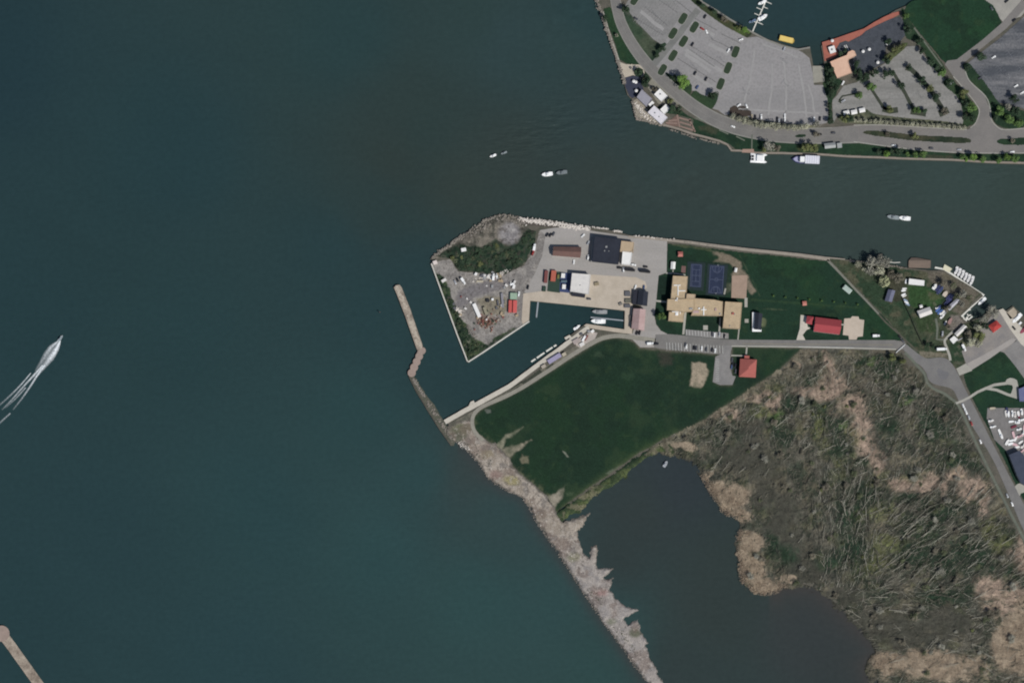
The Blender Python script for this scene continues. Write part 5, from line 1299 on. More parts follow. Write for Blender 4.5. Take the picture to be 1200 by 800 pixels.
building('ticket_hut', 'tiny white hut squeezed between the grey hall and the white hall', 'hut', p7([(440, 490), (460, 512), (418, 548), (400, 530)]), 3.0, R_WHITE, WHITEW, win=False, rim=.1)
building('restaurant', 'peach roofed restaurant beside the terracotta waterfront deck', 'building', z6(950, 10, 10, [(226, 634), (330, 590), (420, 556), (436, 520), (480, 500), (505, 510), (524, 556), (490, 578), (440, 600), (428, 628), (470, 760), (308, 820)]), 6.0, mat('peach_roof', C(210, 174, 150), C(202, 164, 142), C(222, 188, 164), 6, 1.2), W_TAN)
t = building('deck_bar', 'small white roofed bar on the terracotta deck', 'bar', z6(950, 10, 10, [(206, 462), (268, 442), (290, 512), (230, 532)]), 3.0, R_WHITE, WHITEW, win=False, rim=.1, vents=[(974.6, 58.8, 2.0, 2.0, 1.0, M_METAL, 'roof_unit')])
building('dock_office', 'grey roofed dock office on the green bank above the tour ship', 'building', z6(860, 90, 6, [(634, 474), (708, 466), (712, 498), (640, 506)]), 3.5, paint('mid_grey_roof', 158, 160, 158), W_GREY, 'gable')
building('dock_kiosk', 'small grey roofed kiosk next to the dock office', 'kiosk', z6(860, 90, 6, [(724, 472), (754, 468), (756, 498), (728, 502)]), 3.0, paint('mid_grey_roof', 158, 160, 158), W_GREY, win=False, rim=.1)
for i, (pp, lb) in enumerate((([(766, 246), (808, 238), (814, 266), (770, 274)], 'white canopy nearest the hedge strip, first of three in a row'), ([(820, 238), (860, 230), (866, 262), (826, 272)], 'white canopy between two others beside the angled car park'), ([(866, 228), (908, 218), (928, 236), (924, 248), (872, 258)], 'white canopy at the east end of three, shaded by trees'))):
    pc = z6(860, 90, 6, pp); cx = sum(a for a, b in pc) / len(pc); cy = sum(b for a, b in pc) / len(pc)
    canopy(cx, cy, 11, 6.2, 4.4, 3.0, R_WHITE, lb, group='white canopies beside the east car park')
canopy(992.5, 339.2, -40, 9.5, 5.2, 3.2, paint('pale_green_canvas', 172, 186, 176), 'pale green canopy standing on the lawn beside the diagonal path', 'marquee')
canopy(942.5, 355.6, 5, 4.4, 4.4, 3.0, paint('pink_canvas', 188, 120, 106), 'small pink roofed shelter alone on the open lawn', 'garden_shelter', 'shelter')
canopy(797, 298, 0, 5.2, 5.2, 2.8, paint('rust_canvas', 178, 108, 98), 'small rust red round-topped gazebo on the lawn by the river wall', 'gazebo', 'gazebo', ridge=1.2)
canopy(862, 316.5, 80, 4.4, 2.6, 2.6, R_WHITE, 'small white shelter above the tan gravel court', 'white_shelter', 'shelter')
canopy(1079, 359, 15, 3.2, 3.0, 2.5, R_WHITE, 'small white gazebo north of the yacht club house', 'gazebo', 'gazebo')

# ------------------------------------------------------------------ walls, breakwaters, docks
def wall_line(name, label, cat, pts, wd, z0, z1, m, cap=None):
    c = pts[0]; ox, oy = W(*c)
    t = thing(name, label, cat, (ox, oy, 0))
    loc = [(W(*p)[0] - ox, W(*p)[1] - oy) for p in ribbon(pts, wd)]
    mb = MB(); mb.prism(loc, z0, z1); mb.build('wall', m, t)
    if cap:
        loc = [(W(*p)[0] - ox, W(*p)[1] - oy) for p in ribbon(pts, wd * 1.15)]
        mb = MB(); mb.prism(loc, z1 + .01, z1 + .18); mb.build('coping', cap, t)
    return t


M_SW = mat('white_coping', C(204, 200, 190), C(188, 184, 174), C(168, 164, 156), 6, 1.0)
wall_line('sea_wall', 'pale concrete sea wall round the west side of the works yard', 'wall', [(505.2, 309), (511, 325), (523, 358), (535, 391), (547.6, 423.6)], 1.3, -2, 2.1, m_conc2, M_SW)
wall_line('basin_wall', 'pale concrete wall along the basin side of the works yard', 'wall', [(548.4, 424.2), (565, 413.5), (583.3, 401.2), (603, 388), (620, 376.6)], 1.4, -2, 2.0, m_conc2, M_SW)
wall_line('river_wall', 'long weathered river wall beside the promenade', 'wall', [(788, 281.2), (807, 283.2), (833, 286.6), (873, 291.4), (938, 298), (967, 301.8), (990, 304)], 1.2, -2, 2.0, mat('old_wall', C(128, 120, 110), C(108, 102, 94), C(90, 86, 80), 5, 1.0), mat('old_coping', C(152, 144, 132), C(136, 128, 118), C(118, 112, 104), 4, .8))

m_bw = mat('breakwater_concrete', C(128, 116, 104), C(178, 166, 150), C(88, 78, 70), 10, 1.1, mottle=.5)
t = thing('concrete_breakwater', 'straight mottled concrete breakwater off the mouth of the basin', 'breakwater', (*W(478, 372), 0))
mb = MB(); ox, oy = W(478, 372)
out = [(461.2, 337), (464, 334.2), (468, 333.8), (470.4, 337), (480, 361), (495, 405), (494, 408), (489.5, 411.5), (487.6, 408), (475, 372), (463.5, 342)]
mb.prism([(W(*p)[0] - ox, W(*p)[1] - oy) for p in out], -3, 2.2); mb.build('deck', m_bw, t)
mb = MB(); r = random.Random(5)
for k in range(60):
    u = r.random(); x = 465.5 + 26 * u + r.uniform(-2, 2); y = 337 + 69 * u
    mb.box((W(x, y)[0] - ox, W(x, y)[1] - oy, 2.23 + k * .004), (r.uniform(.6, 3.0), r.uniform(1, 6), .1), .33 + r.uniform(-.5, .5))
mb.build('worn_patch', mat('bleached_patch', C(186, 176, 160), C(160, 148, 134), C(140, 128, 116), 2, .6), t)
m_cell = mat('cell_fill', C(158, 140, 130), C(144, 128, 118), C(128, 114, 106), 4, 1.0)
m_sheet = mat('sheet_pile', C(96, 84, 76), C(84, 74, 68), C(70, 62, 58), 2, .6)


def cell_pier(label, cells, conn):
    ox, oy = W(cells[0][0], cells[0][1])
    t = thing('cellular_breakwater', label, 'breakwater', (ox, oy, 0))
    for i, (x, y, rr) in enumerate(cells):
        px, py = W(x, y)
        pts = [(px - ox + rr * S * math.cos(a), py - oy + rr * S * math.sin(a)) for a in (2 * math.pi * k / 20 for k in range(20))]
        c = MB(); c.prism(pts, -3, 2.0 + .05 * (i % 3), 0, 1); c.build('cell', [m_cell, m_sheet], t)
    for (pts, wd, m) in conn:
        b = MB(); b.prism([(W(*p)[0] - ox, W(*p)[1] - oy) for p in ribbon(pts, wd)], -3, 1.85); b.build('connecting_wall', m, t)


cell_pier('pink brown breakwater of round sheet piled cells below the straight breakwater', [(494.3, 411, 4.4), (491, 417.5, 4.5), (488, 424, 4.6), (485, 430.5, 4.7), (482.2, 437, 4.8)], [([(493, 408), (482, 439)], 5, m_cell)])
cell_pier('round ended cellular breakwater at the far south west of the bay', [(1.5, 742, 9.5), (-14, 716, 9)], [([(2, 742), (14, 758), (44, 800), (90, 868)], 11.5, m_bw)])

M_ROCK = mat('grey_stone', C(146, 138, 128), C(118, 112, 104), C(96, 90, 84), 1.8, .5)
M_ROCKW = mat('white_stone', C(222, 214, 204), C(196, 188, 178), C(164, 156, 148), 2.0, .6)
M_ROCKD = mat('mossy_stone', C(92, 92, 78), C(74, 76, 64), C(112, 108, 96), 2.5, .6)


def rocks(name, areas, n, smin, smax, m, z, seed, jit=1.0):
    r = random.Random(seed); mb = MB()
    for k in range(n):
        pts, wd = r.choice(areas)
        i = r.randrange(len(pts) - 1); u = r.random()
        x = pts[i][0] + (pts[i + 1][0] - pts[i][0]) * u + r.gauss(0, wd * .42) * jit; y = pts[i][1] + (pts[i + 1][1] - pts[i][1]) * u + r.gauss(0, wd * .42) * jit
        s = r.uniform(smin, smax)
        mb.blob((*W(x, y), z + r.uniform(-.2, .25)), s, r)
    o = mb.build(name, m); o['kind'] = 'stuff'
    return o


def seg(pts):      # equal-length pieces so that stones spread evenly
    out = []
    for a, b in zip(pts[:-1], pts[1:]):
        n = max(1, int(math.dist(a, b) / 3))
        out += [(a[0] + (b[0] - a[0]) * k / n, a[1] + (b[1] - a[1]) * k / n) for k in range(n)]
    return out + [pts[-1]]


rocks('white_riprap', [(seg([(609, 257.5), (640, 261), (664, 264.5), (692, 268.5)]), 3.4)], 430, .5, 1.15, M_ROCKW, 1.5, 3)
rocks('white_riprap', [(seg([(693, 266), (712, 268.5)]), 1.2), (seg([(718, 270.5), (729, 271.5)]), .7), (seg([(740, 276), (790, 281)]), .8)], 90, .5, 1.1, M_ROCKW, 1.3, 4)
rocks('bank_riprap', [(seg([(505, 303), (523, 290), (547, 273), (572, 257.5), (589, 252), (609, 256)]), 2.6)], 260, .6, 1.5, M_ROCK, .9, 5)
rocks('bank_rubble', [(seg([(545, 278), (560, 271), (575, 263), (590, 258), (612, 262)]), 5)], 160, .5, 1.3, M_ROCK, 2.0, 6)
t = thing('rubble_mole', 'low dark rubble mole with a straight edge linking the round cells to the spit', 'mole', (*W(505, 478), 0))
ox, oy = W(505, 478)
b = MB(); b.prism([(W(*p)[0] - ox, W(*p)[1] - oy) for p in rough([(478, 441), (485, 440), (488, 446), (495, 457), (500, 464), (509, 474), (516, 487), (522, 497), (534, 512), (532, 522), (528, 522), (515, 504), (500, 480), (486, 456)], .7, 2, 4)], -3, .9); b.build('core', mat('mole_stone', C(84, 84, 72), C(66, 70, 60), C(108, 104, 94), 5, .9, mottle=.6), t)
b = MB(); b.prism([(W(*p)[0] - ox, W(*p)[1] - oy) for p in ribbon([(479, 441), (486, 455), (500, 479), (515, 503), (528.5, 522)], 1.1)], -3, 1.5); b.build('edge_wall', mat('old_timber', C(90, 86, 78), C(72, 70, 64), C(60, 58, 54), 5, .8), t)
rocks('mound_riprap', [(seg([(482, 440), (488, 448), (497, 464), (508, 481), (520, 500), (529, 516)]), 3.0)], 260, .5, 1.2, M_ROCKD, .3, 7)
rocks('mound_rubble', [(seg([(484, 444), (497, 464)]), 2), (seg([(500, 470), (520, 500), (530, 516)]), 3.4)], 170, .5, 1.3, M_ROCK, .8, 8)
rocks('spit_shore_stones', [(seg(SW_COAST[:19]), 1.3)], 380, .3, .8, M_ROCK, .35, 9)
rocks('spit_boulders', [(seg([(538, 512), (556, 527), (575, 545)]), 6), (seg([(690, 690), (706, 708)]), 4), (seg([(720, 735), (745, 765)]), 6)], 190, .25, .8, M_ROCKD, 1.6, 10)
rocks('spit_white_stones', [(seg([(536, 518), (552, 528)]), 3), (seg([(600, 560), (690, 690), (760, 790)]), 8)], 120, .25, .75, M_ROCKW, 1.6, 11)
rocks('north_shore_rubble', [(seg([(697, -4), (704, 14), (712, 38), (718, 55), (726, 79), (732, 98)]), 2.2)], 420, .5, 1.2, M_ROCK, 1.5, 12)
rocks('corner_riprap', [(seg([(741, 117), (744, 135), (748, 140), (763, 143.5), (778, 147.5)]), 1.6)], 130, .5, 1.2, M_ROCK, 1.6, 13)
rocks('corner_boulders', [(seg([(746, 122), (752, 132), (760, 139), (768, 141)]), 4)], 90, .4, 1.0, M_ROCKW, 1.7, 14)
rocks('river_edge_stones', [(seg([(800, 283.5), (868, 291)]), 1.0), (seg([(996, 305.5), (1062, 314)]), 1.6)], 150, .4, 1.0, M_ROCK, 1.4, 15)
rocks('river_wall_stones', [(seg([(780, 150), (812, 161), (843, 168.5)]), .9)], 90, .4, .9, M_ROCK, 1.0, 16)

# docks
M_DOCK = mat('dock_deck', C(222, 220, 210), C(206, 204, 194), C(188, 184, 176), 3, .6)


def dock(name, label, runs, z=.65, group=None, cat='dock', part='walkway', m=None, piles=True):
    ox, oy = W(*runs[0][0][0])
    t = thing(name, label, cat, (ox, oy, 0), group=group)
    for i, (pts, wd) in enumerate(runs):
        b = MB(); b.prism([(W(*p)[0] - ox, W(*p)[1] - oy) for p in ribbon(pts, wd)], z - .45 - .02 * i, z - .012 * i); b.build(part if i == 0 else 'finger', m or M_DOCK, t)
        if piles:
            px, py = W(*pts[-1]); pl = MB(); pl.tube((px - ox, py - oy, -3), (px - ox, py - oy, z + .8), .18, .18, 8); pl.build('pile', M_METAL, t)
    return t


_ma = [(882, 37), (898, 0), (916, -42)]
def along(u):
    return (882 + (898 - 882) * u, 37 * (1 - u))
runs = [(_ma, 1.4)]
for u, sd, l in ((.28, -1, 6.5), (.30, 1, 8), (.50, -1, 6.5), (.55, 1, 7), (.68, -1, 7), (.78, 1, 6), (.95, 1, 8), (.98, -1, 7), (1.2, 1, 7), (1.25, -1, 7)):
    x, y = along(u); runs.append(([(x, y), (x + sd * l * .92, y + sd * l * .40)], .8))
dock('marina_dock', 'white floating finger dock running out into the marina basin', runs)
dock('club_dock', 'pale L shaped yacht club dock along the river', [([(1095.5, 313.5), (1106, 315.4), (1116, 321.5), (1130, 331), (1144, 340.2), (1153, 346), (1150, 349), (1138, 359.5), (1126.5, 371)], 2.1), ([(1132, 364.5), (1137.5, 362.5)], 1.5), ([(1133.5, 367.8), (1134.5, 370), (1138, 368.8)], 1.5), ([(1134, 371), (1131.5, 376.5)], 2.0), ([(1131.5, 372.5), (1135, 374.5), (1139.5, 370.5)], 1.8), ([(1128, 370), (1131, 376)], 1.7)], 1.0)
t = thing('dock_platform', 'cream square platform at the bend of the yacht club dock', 'platform', (*W(1110, 315), 0))
b = MB(); b.prism([(W(*p)[0] - W(1110, 315)[0], W(*p)[1] - W(1110, 315)[1]) for p in z6(1090, 300, 10.9, [(182, 106), (280, 162), (242, 214), (160, 168)])], .4, 1.3); b.build('deck', paint('cream_planks', 216, 210, 182), t)
b = MB()
for px, py in z6(1090, 300, 10.9, [(186, 114), (272, 164), (238, 206), (168, 166)]):
    b.tube((W(px, py)[0] - W(1110, 315)[0], W(px, py)[1] - W(1110, 315)[1], -2), (W(px, py)[0] - W(1110, 315)[0], W(px, py)[1] - W(1110, 315)[1], .4), .2, .2, 8)
b.build('piling', M_WOOD, t)
dock('gangway', 'thin floating gangway in the west corner of the station basin', [([(630.5, 353.5), (628.5, 372)], 1.7)], .7, m=paint('grey_deck', 150, 156, 160))
dock('mooring_pier', 'thin grey pier between the two moored patrol boats', [([(692, 371.8), (708, 373.2), (730.5, 375.6)], 1.5)], .8, m=paint('grey_deck', 150, 156, 160))
for i, (a, bb, lb) in enumerate((((622.5, 423.8), (627.5, 420.4), 'pale floating pontoon at the south west end of its short row'), ((629, 419.4), (638, 413.2), 'long pale floating pontoon in the middle of its row'), ((640, 411.8), (647.5, 406.8), 'grey floating pontoon third along the stone quay'), ((649, 406), (652, 404), 'short floating pontoon at the north east end of its row'))):
    dock('floating_pontoon', lb, [([a, bb], 1.9)], .55, 'pontoons along the stone quay', 'pontoon', 'float')
dock('quay_stage', 'stone landing stage projecting from the long south quay', [([(549, 479), (552.5, 471.5), (554, 470.5), (555.5, 473), (553, 477)], 3)], 1.6, m=m_conc2, piles=False)
dock('quay_stage', 'square concrete landing stage near the equipment pad', [([(662, 397), (667, 394), (670, 398)], 3.4)], 1.6, m=m_conc2, piles=False)
t = thing('work_barge', 'brown timber decked barge moored north of the white club shed', 'barge', (*W(1078, 308.5), 0))
ox, oy = W(1078, 308.5)
bp = z6(1030, 300, 10, [(345, 60), (375, 22), (440, 20), (608, 52), (604, 140), (560, 146), (340, 125)])
b = MB(); b.prism([(W(*p)[0] - ox, W(*p)[1] - oy) for p in bp], -1.0, 1.6); b.build('hull', m_sheet, t)
b = MB(); b.prism([(W(*p)[0] - ox, W(*p)[1] - oy) for p in ribbon([((bp[0][0] + bp[-1][0]) / 2 + .5, (bp[0][1] + bp[-1][1]) / 2 + .2), ((bp[3][0] + bp[4][0]) / 2 - .5, (bp[3][1] + bp[4][1]) / 2)], 9.0)], 1.61, 1.75); b.build('deck', mat('barge_planks', C(128, 112, 100), C(112, 100, 90), C(98, 88, 80), 3, .7, stretch=(-.1, .1)), t)
dock('fishing_pier', 'thin white timber pier by the bare willow trees', [([(1042, 307.2), (1048, 307.8), (1055, 307.4)], .8)], .8)
t = wall_line('slip_fence', 'dark boundary fence curving south from the dinghy row', 'fence', [(1056.5, 348), (1060, 358), (1066, 370), (1073, 387), (1080, 402)], .35, 1.4, 3.2, paint('dark_fence', 36, 40, 38))

# ------------------------------------------------------------------ boats
boat(70.5, 396.5, 52, 8, 2.8, 'grey speedboat racing north east ahead of its white wake', 'speedboat', hull=paint('dull_hull', 120, 132, 138), top=paint('dull_deck', 150, 160, 164))
boat(577.6, 182.6, 200, 7, 2.6, 'white motor boat at the west end of the river mouth pair')
boat(590.4, 179.3, 200, 6.6, 2.2, 'greyish motor boat close behind the westernmost white one', hull=paint('grey_hull', 150, 156, 158), top=paint('grey_top', 138, 146, 148))
boat(641, 204.3, 187, 11.5, 4.4, 'bright white motor boat heading out of the river mouth', cabin=.3)
boat(658, 202.2, 187, 11.5, 4.2, 'dull grey motor boat behind the bright white one', hull=paint('grey_hull', 150, 156, 158), top=paint('grey_deck_top', 116, 124, 126), cabin=.3)
boat(1046.5, 254.6, 172, 13, 4.4, 'grey bowed boat leading a white boat up the river', hull=paint('grey_hull', 150, 156, 158), top=paint('grey_top', 138, 146, 148), cabin=.3)
boat(1060, 255.8, 174, 12, 4.6, 'white boat following the grey one up the river')
boat(779.6, 543.6, 60, 7, 3.6, 'small pale flat boat alone on the north end of the pond', 'pond_boat', hull=paint('pond_hull', 176, 180, 184), top=paint('pond_top', 160, 164, 168))
boat(702.5, 365.3, 178, 15.5, 4.6, 'grey patrol boat moored on the north side of the basin pier', 'patrol_boat', hull=paint('patrol_grey', 176, 178, 180), top=paint('patrol_deck', 150, 152, 152), cabin=.5)
boat(700.8, 376.4, 178, 15, 5, 'white patrol boat moored on the south side of the basin pier', 'patrol_boat', cabin=.45)
boat(676, 383.6, 35, 8, 3, 'small white workboat tied to the end of the south quay', 'work_boat', hull=paint('pond_hull', 176, 180, 184))
for i, (x, y, lb) in enumerate(((331, 190, 'first'), (369, 212, 'second'), (411, 236, 'third'), (450, 268, 'fourth'), (491, 288, 'fifth'), (531, 318, 'sixth and last'))):
    px, py = z6(1090, 300, 10.9, [(x, y)])[0]
    boat(px, py, 250, 9.2 if i < 5 else 10.4, 3.3, lb + ' white boat from the cream platform along the club dock', 'sail_boat', group='white boats moored side by side at the club dock', hull=paint('offwhite_hull', 214, 212, 210), top=paint('offwhite_top', 222, 220, 218))
boat(1150.6, 353, 222, 10.5, 3.6, 'white yacht moored under the corner of the club dock', 'yacht')
boat(1191.5, 373, 225, 13, 4.4, 'white cabin cruiser beside the launch pier', 'cabin_cruiser', cabin=.5)
boat(1195, 379, 225, 10, 3.4, 'small white boat between the cruiser and the maroon boat', 'cabin_cruiser')
boat(1200.5, 385.5, 225, 13, 4.4, 'maroon boat moored beyond the launch quay', 'cabin_cruiser', hull=paint('maroon_hull', 124, 46, 66), top=paint('maroon_deck', 150, 74, 90))
boat(892.8, 3.3, 205, 9, 3.4, 'white motor boat on the first berth of the marina dock', hull=M_WHITE)
boat(893.7, 20.6, 30, 10.5, 4.6, 'broad white cruiser berthed on the east side of the marina dock', 'cabin_cruiser', cabin=.5)
boat(881.5, 25, 200, 8, 2.8, 'small white boat with blue cover at the shore end of the marina dock', hull=M_WHITE, top=paint('blue_cover', 96, 116, 140))
# yellow ferry
t = thing('yellow_ferry', 'yellow roofed water taxi lying at the marina quay', 'boat', (*W(921, 46.5), 0), math.radians(-14))
b = MB(); b.box((0, 0, .45), (14.5, 5.4, 1.1)); b.prism([(7.25, -2.6), (8.6, -1.0), (8.6, 1.0), (7.25, 2.6)], -.1, 1.0); b.build('hull', paint('ferry_hull', 176, 150, 70), t)
b = MB(); b.box((0, 0, 3.0), (14.0, 5.2, .2)); b.build('canopy', paint('ferry_yellow', 226, 196, 112), t)
for sx in (-6, 0, 6):
    for sy in (-2.3, 2.3):
        b = MB(); b.tube((sx, sy, 1), (sx, sy, 2.95), .1, .1, 6); b.build('post', M_METAL, t)
# catamaran
t = thing('catamaran', 'broad white catamaran moored below the stepped path', 'boat', (*W(888.3, 185.6), 0), math.radians(-3))
for sy in (-1, 1):
    b = MB(); b.prism([(-8.0, sy * 3.6 - 1.1), (7.2, sy * 3.6 - 1.1), (9.2, sy * 3.6), (7.2, sy * 3.6 + 1.1), (-8.0, sy * 3.6 + 1.1)], -.4, 1.7); b.build('hull', M_WHITE, t)
b = MB(); b.box((-.6, 0, 1.95), (13.6, 7.4, .5)); b.build('deck', M_WHITE, t)
b = MB(); b.box((1.6, 0, 3.1), (7.2, 6.4, 1.8), 0, 0, .92); b.build('cabin', M_WHITE, t)
for sy in (-1, 1):
    b = MB(); b.box((-5.8, sy * 1.5, 2.35), (2.4, 2.2, .3)); b.build('cockpit_mat', paint('black_mat', 34, 36, 42), t)
# tour ship
t = thing('tour_ship', 'white decked tour ship with navy bow moored by the river bank', 'ship', (*W(943.4, 187.4), 0), math.radians(177))
b = MB(); hullp = [(-14, -4), (6, -4), (10, -2.9), (13.4, -.5), (14, 0), (13.4, .5), (10, 2.9), (6, 4), (-14, 4)]
b.prism(hullp, -.5, 2.2); b.build('hull', paint('navy_hull', 52, 56, 96), t)
b = MB(); b.box((-6.6, 0, 4.0), (14.4, 7.8, 3.4)); b.build('saloon', M_WHITE, t)
b = MB(); b.box((-6.6, 0, 5.82), (14.8, 8.1, .2))
for k in range(6):
    b.box((-13.4 + k * 2.4, 0, 5.98), (.22, 8.0, .12), 0, 1)
b.build('sun_deck', [paint('ship_deck', 222, 222, 230), paint('deck_rib', 170, 170, 186)], t)
b = MB(); b.box((3.6, 0, 4.2), (5.4, 6.0, 3.8), 0, 0, .85); b.build('wheelhouse', M_WHITE, t)
b = MB(); b.prism([(6.6, -2.9), (9.6, -2.4), (12.2, -.5), (12.2, .5), (9.6, 2.4), (6.6, 2.9)], 2.21, 2.45); b.build('fore_deck', paint('fore_deck', 168, 168, 196), t)

# wake of the speedboat
def wake():
    def outline(L1, R1):
        return L1 + R1[::-1]
    parts = [([(70, 398), (66, 405), (60, 414), (53, 424), (46, 434), (38, 444)], [1.0, 4.0, 6.0, 5.0, 3.0, 1.6], .35), ([(70.5, 399), (66, 409), (59.5, 419), (51, 430), (43, 440)], [1.2, 5.0, 6.5, 4.5, 2.2], 1.35), ([(67.5, 400), (59.5, 407), (54, 415), (47, 426), (41, 435)], [1.2, 4.5, 5.5, 3.6, 1.8], .75),
             ([(50, 428), (40, 439), (28, 452), (12, 470), (2, 480)], [2.4, 2.2, 2.0, 1.8, 1.4], .95), ([(52, 428), (44, 439), (35, 453), (26, 466), (15, 480)], [2.4, 2.2, 2.0, 1.8, 1.4], 1.05), ([(36, 437), (24, 451), (10, 465), (-6, 479)], [1.0, 1.7, 1.9, 1.9], .7), ([(12, 484), (0, 495), (-8, 503)], [1.6, 2.0, 1.8], .42), ([(30, 454), (18, 467), (6, 478)], [1.4, 1.6, 1.4], .5)]
    vs, fs, al = [], [], []
    for pts, wds, a0 in parts:
        pp = smooth(pts, 10, False); n = len(pp); m = 8
        base = len(vs)
        for i, (x, y) in enumerate(pp):
            a = pp[max(i - 1, 0)]; b = pp[min(i + 1, n - 1)]; dx, dy = b[0] - a[0], b[1] - a[1]; l = math.hypot(dx, dy); nx, ny = -dy / l, dx / l
            u = i / (n - 1) * (len(wds) - 1); k = min(int(u), len(wds) - 2); wd = wds[k] + (wds[k + 1] - wds[k]) * (u - k)
            for j in range(m + 1):
                v_ = (j / m - .5) * 2
                vs.append((*W(x + nx * wd * v_ / 2 * 1.3, y + ny * wd * v_ / 2 * 1.3), WZ + .08 + .15 * (1 - v_ * v_) * (wd / 8)))
                al.append(a0 * (1 - abs(v_) ** 1.5) * (1 - .88 * i / (n - 1)))
        for i in range(n - 1):
            for j in range(m):
                fs.append((base + i * (m + 1) + j, base + i * (m + 1) + j + 1, base + (i + 1) * (m + 1) + j + 1, base + (i + 1) * (m + 1) + j))
    me = bpy.data.meshes.new('wake_foam'); me.from_pydata(vs, [], fs)
    at = me.attributes.new('foam', 'FLOAT', 'POINT'); at.data.foreach_set('value', al)
    m, nt, b = new_mat('foam'); N, L = nt.nodes, nt.links
    b.inputs['Base Color'].default_value = (.78, .82, .84, 1); b.inputs['Roughness'].default_value = .7
    a = N.new('ShaderNodeAttribute'); a.attribute_name = 'foam'
    tc = N.new('ShaderNodeTexCoord'); nz = N.new('ShaderNodeTexNoise'); nz.inputs['Scale'].default_value = .55; nz.inputs['Detail'].default_value = 5; nz.inputs['Roughness'].default_value = .7
    L.new(tc.outputs['Object'], nz.inputs['Vector'])
    mr = N.new('ShaderNodeMapRange'); mr.inputs['From Min'].default_value = .25; mr.inputs['From Max'].default_value = .7; mr.inputs['To Min'].default_value = .25; mr.inputs['To Max'].default_value = 1.6; L.new(nz.outputs['Fac'], mr.inputs['Value'])
    mu = N.new('ShaderNodeMath'); mu.operation = 'MULTIPLY'; mu.use_clamp = True; L.new(a.outputs['Fac'], mu.inputs[0]); L.new(mr.outputs[0], mu.inputs[1])
    L.new(mu.outputs[0], b.inputs['Alpha'])
    me.materials.append(m); o = link('wake_foam', me); o['kind'] = 'stuff'


wake()
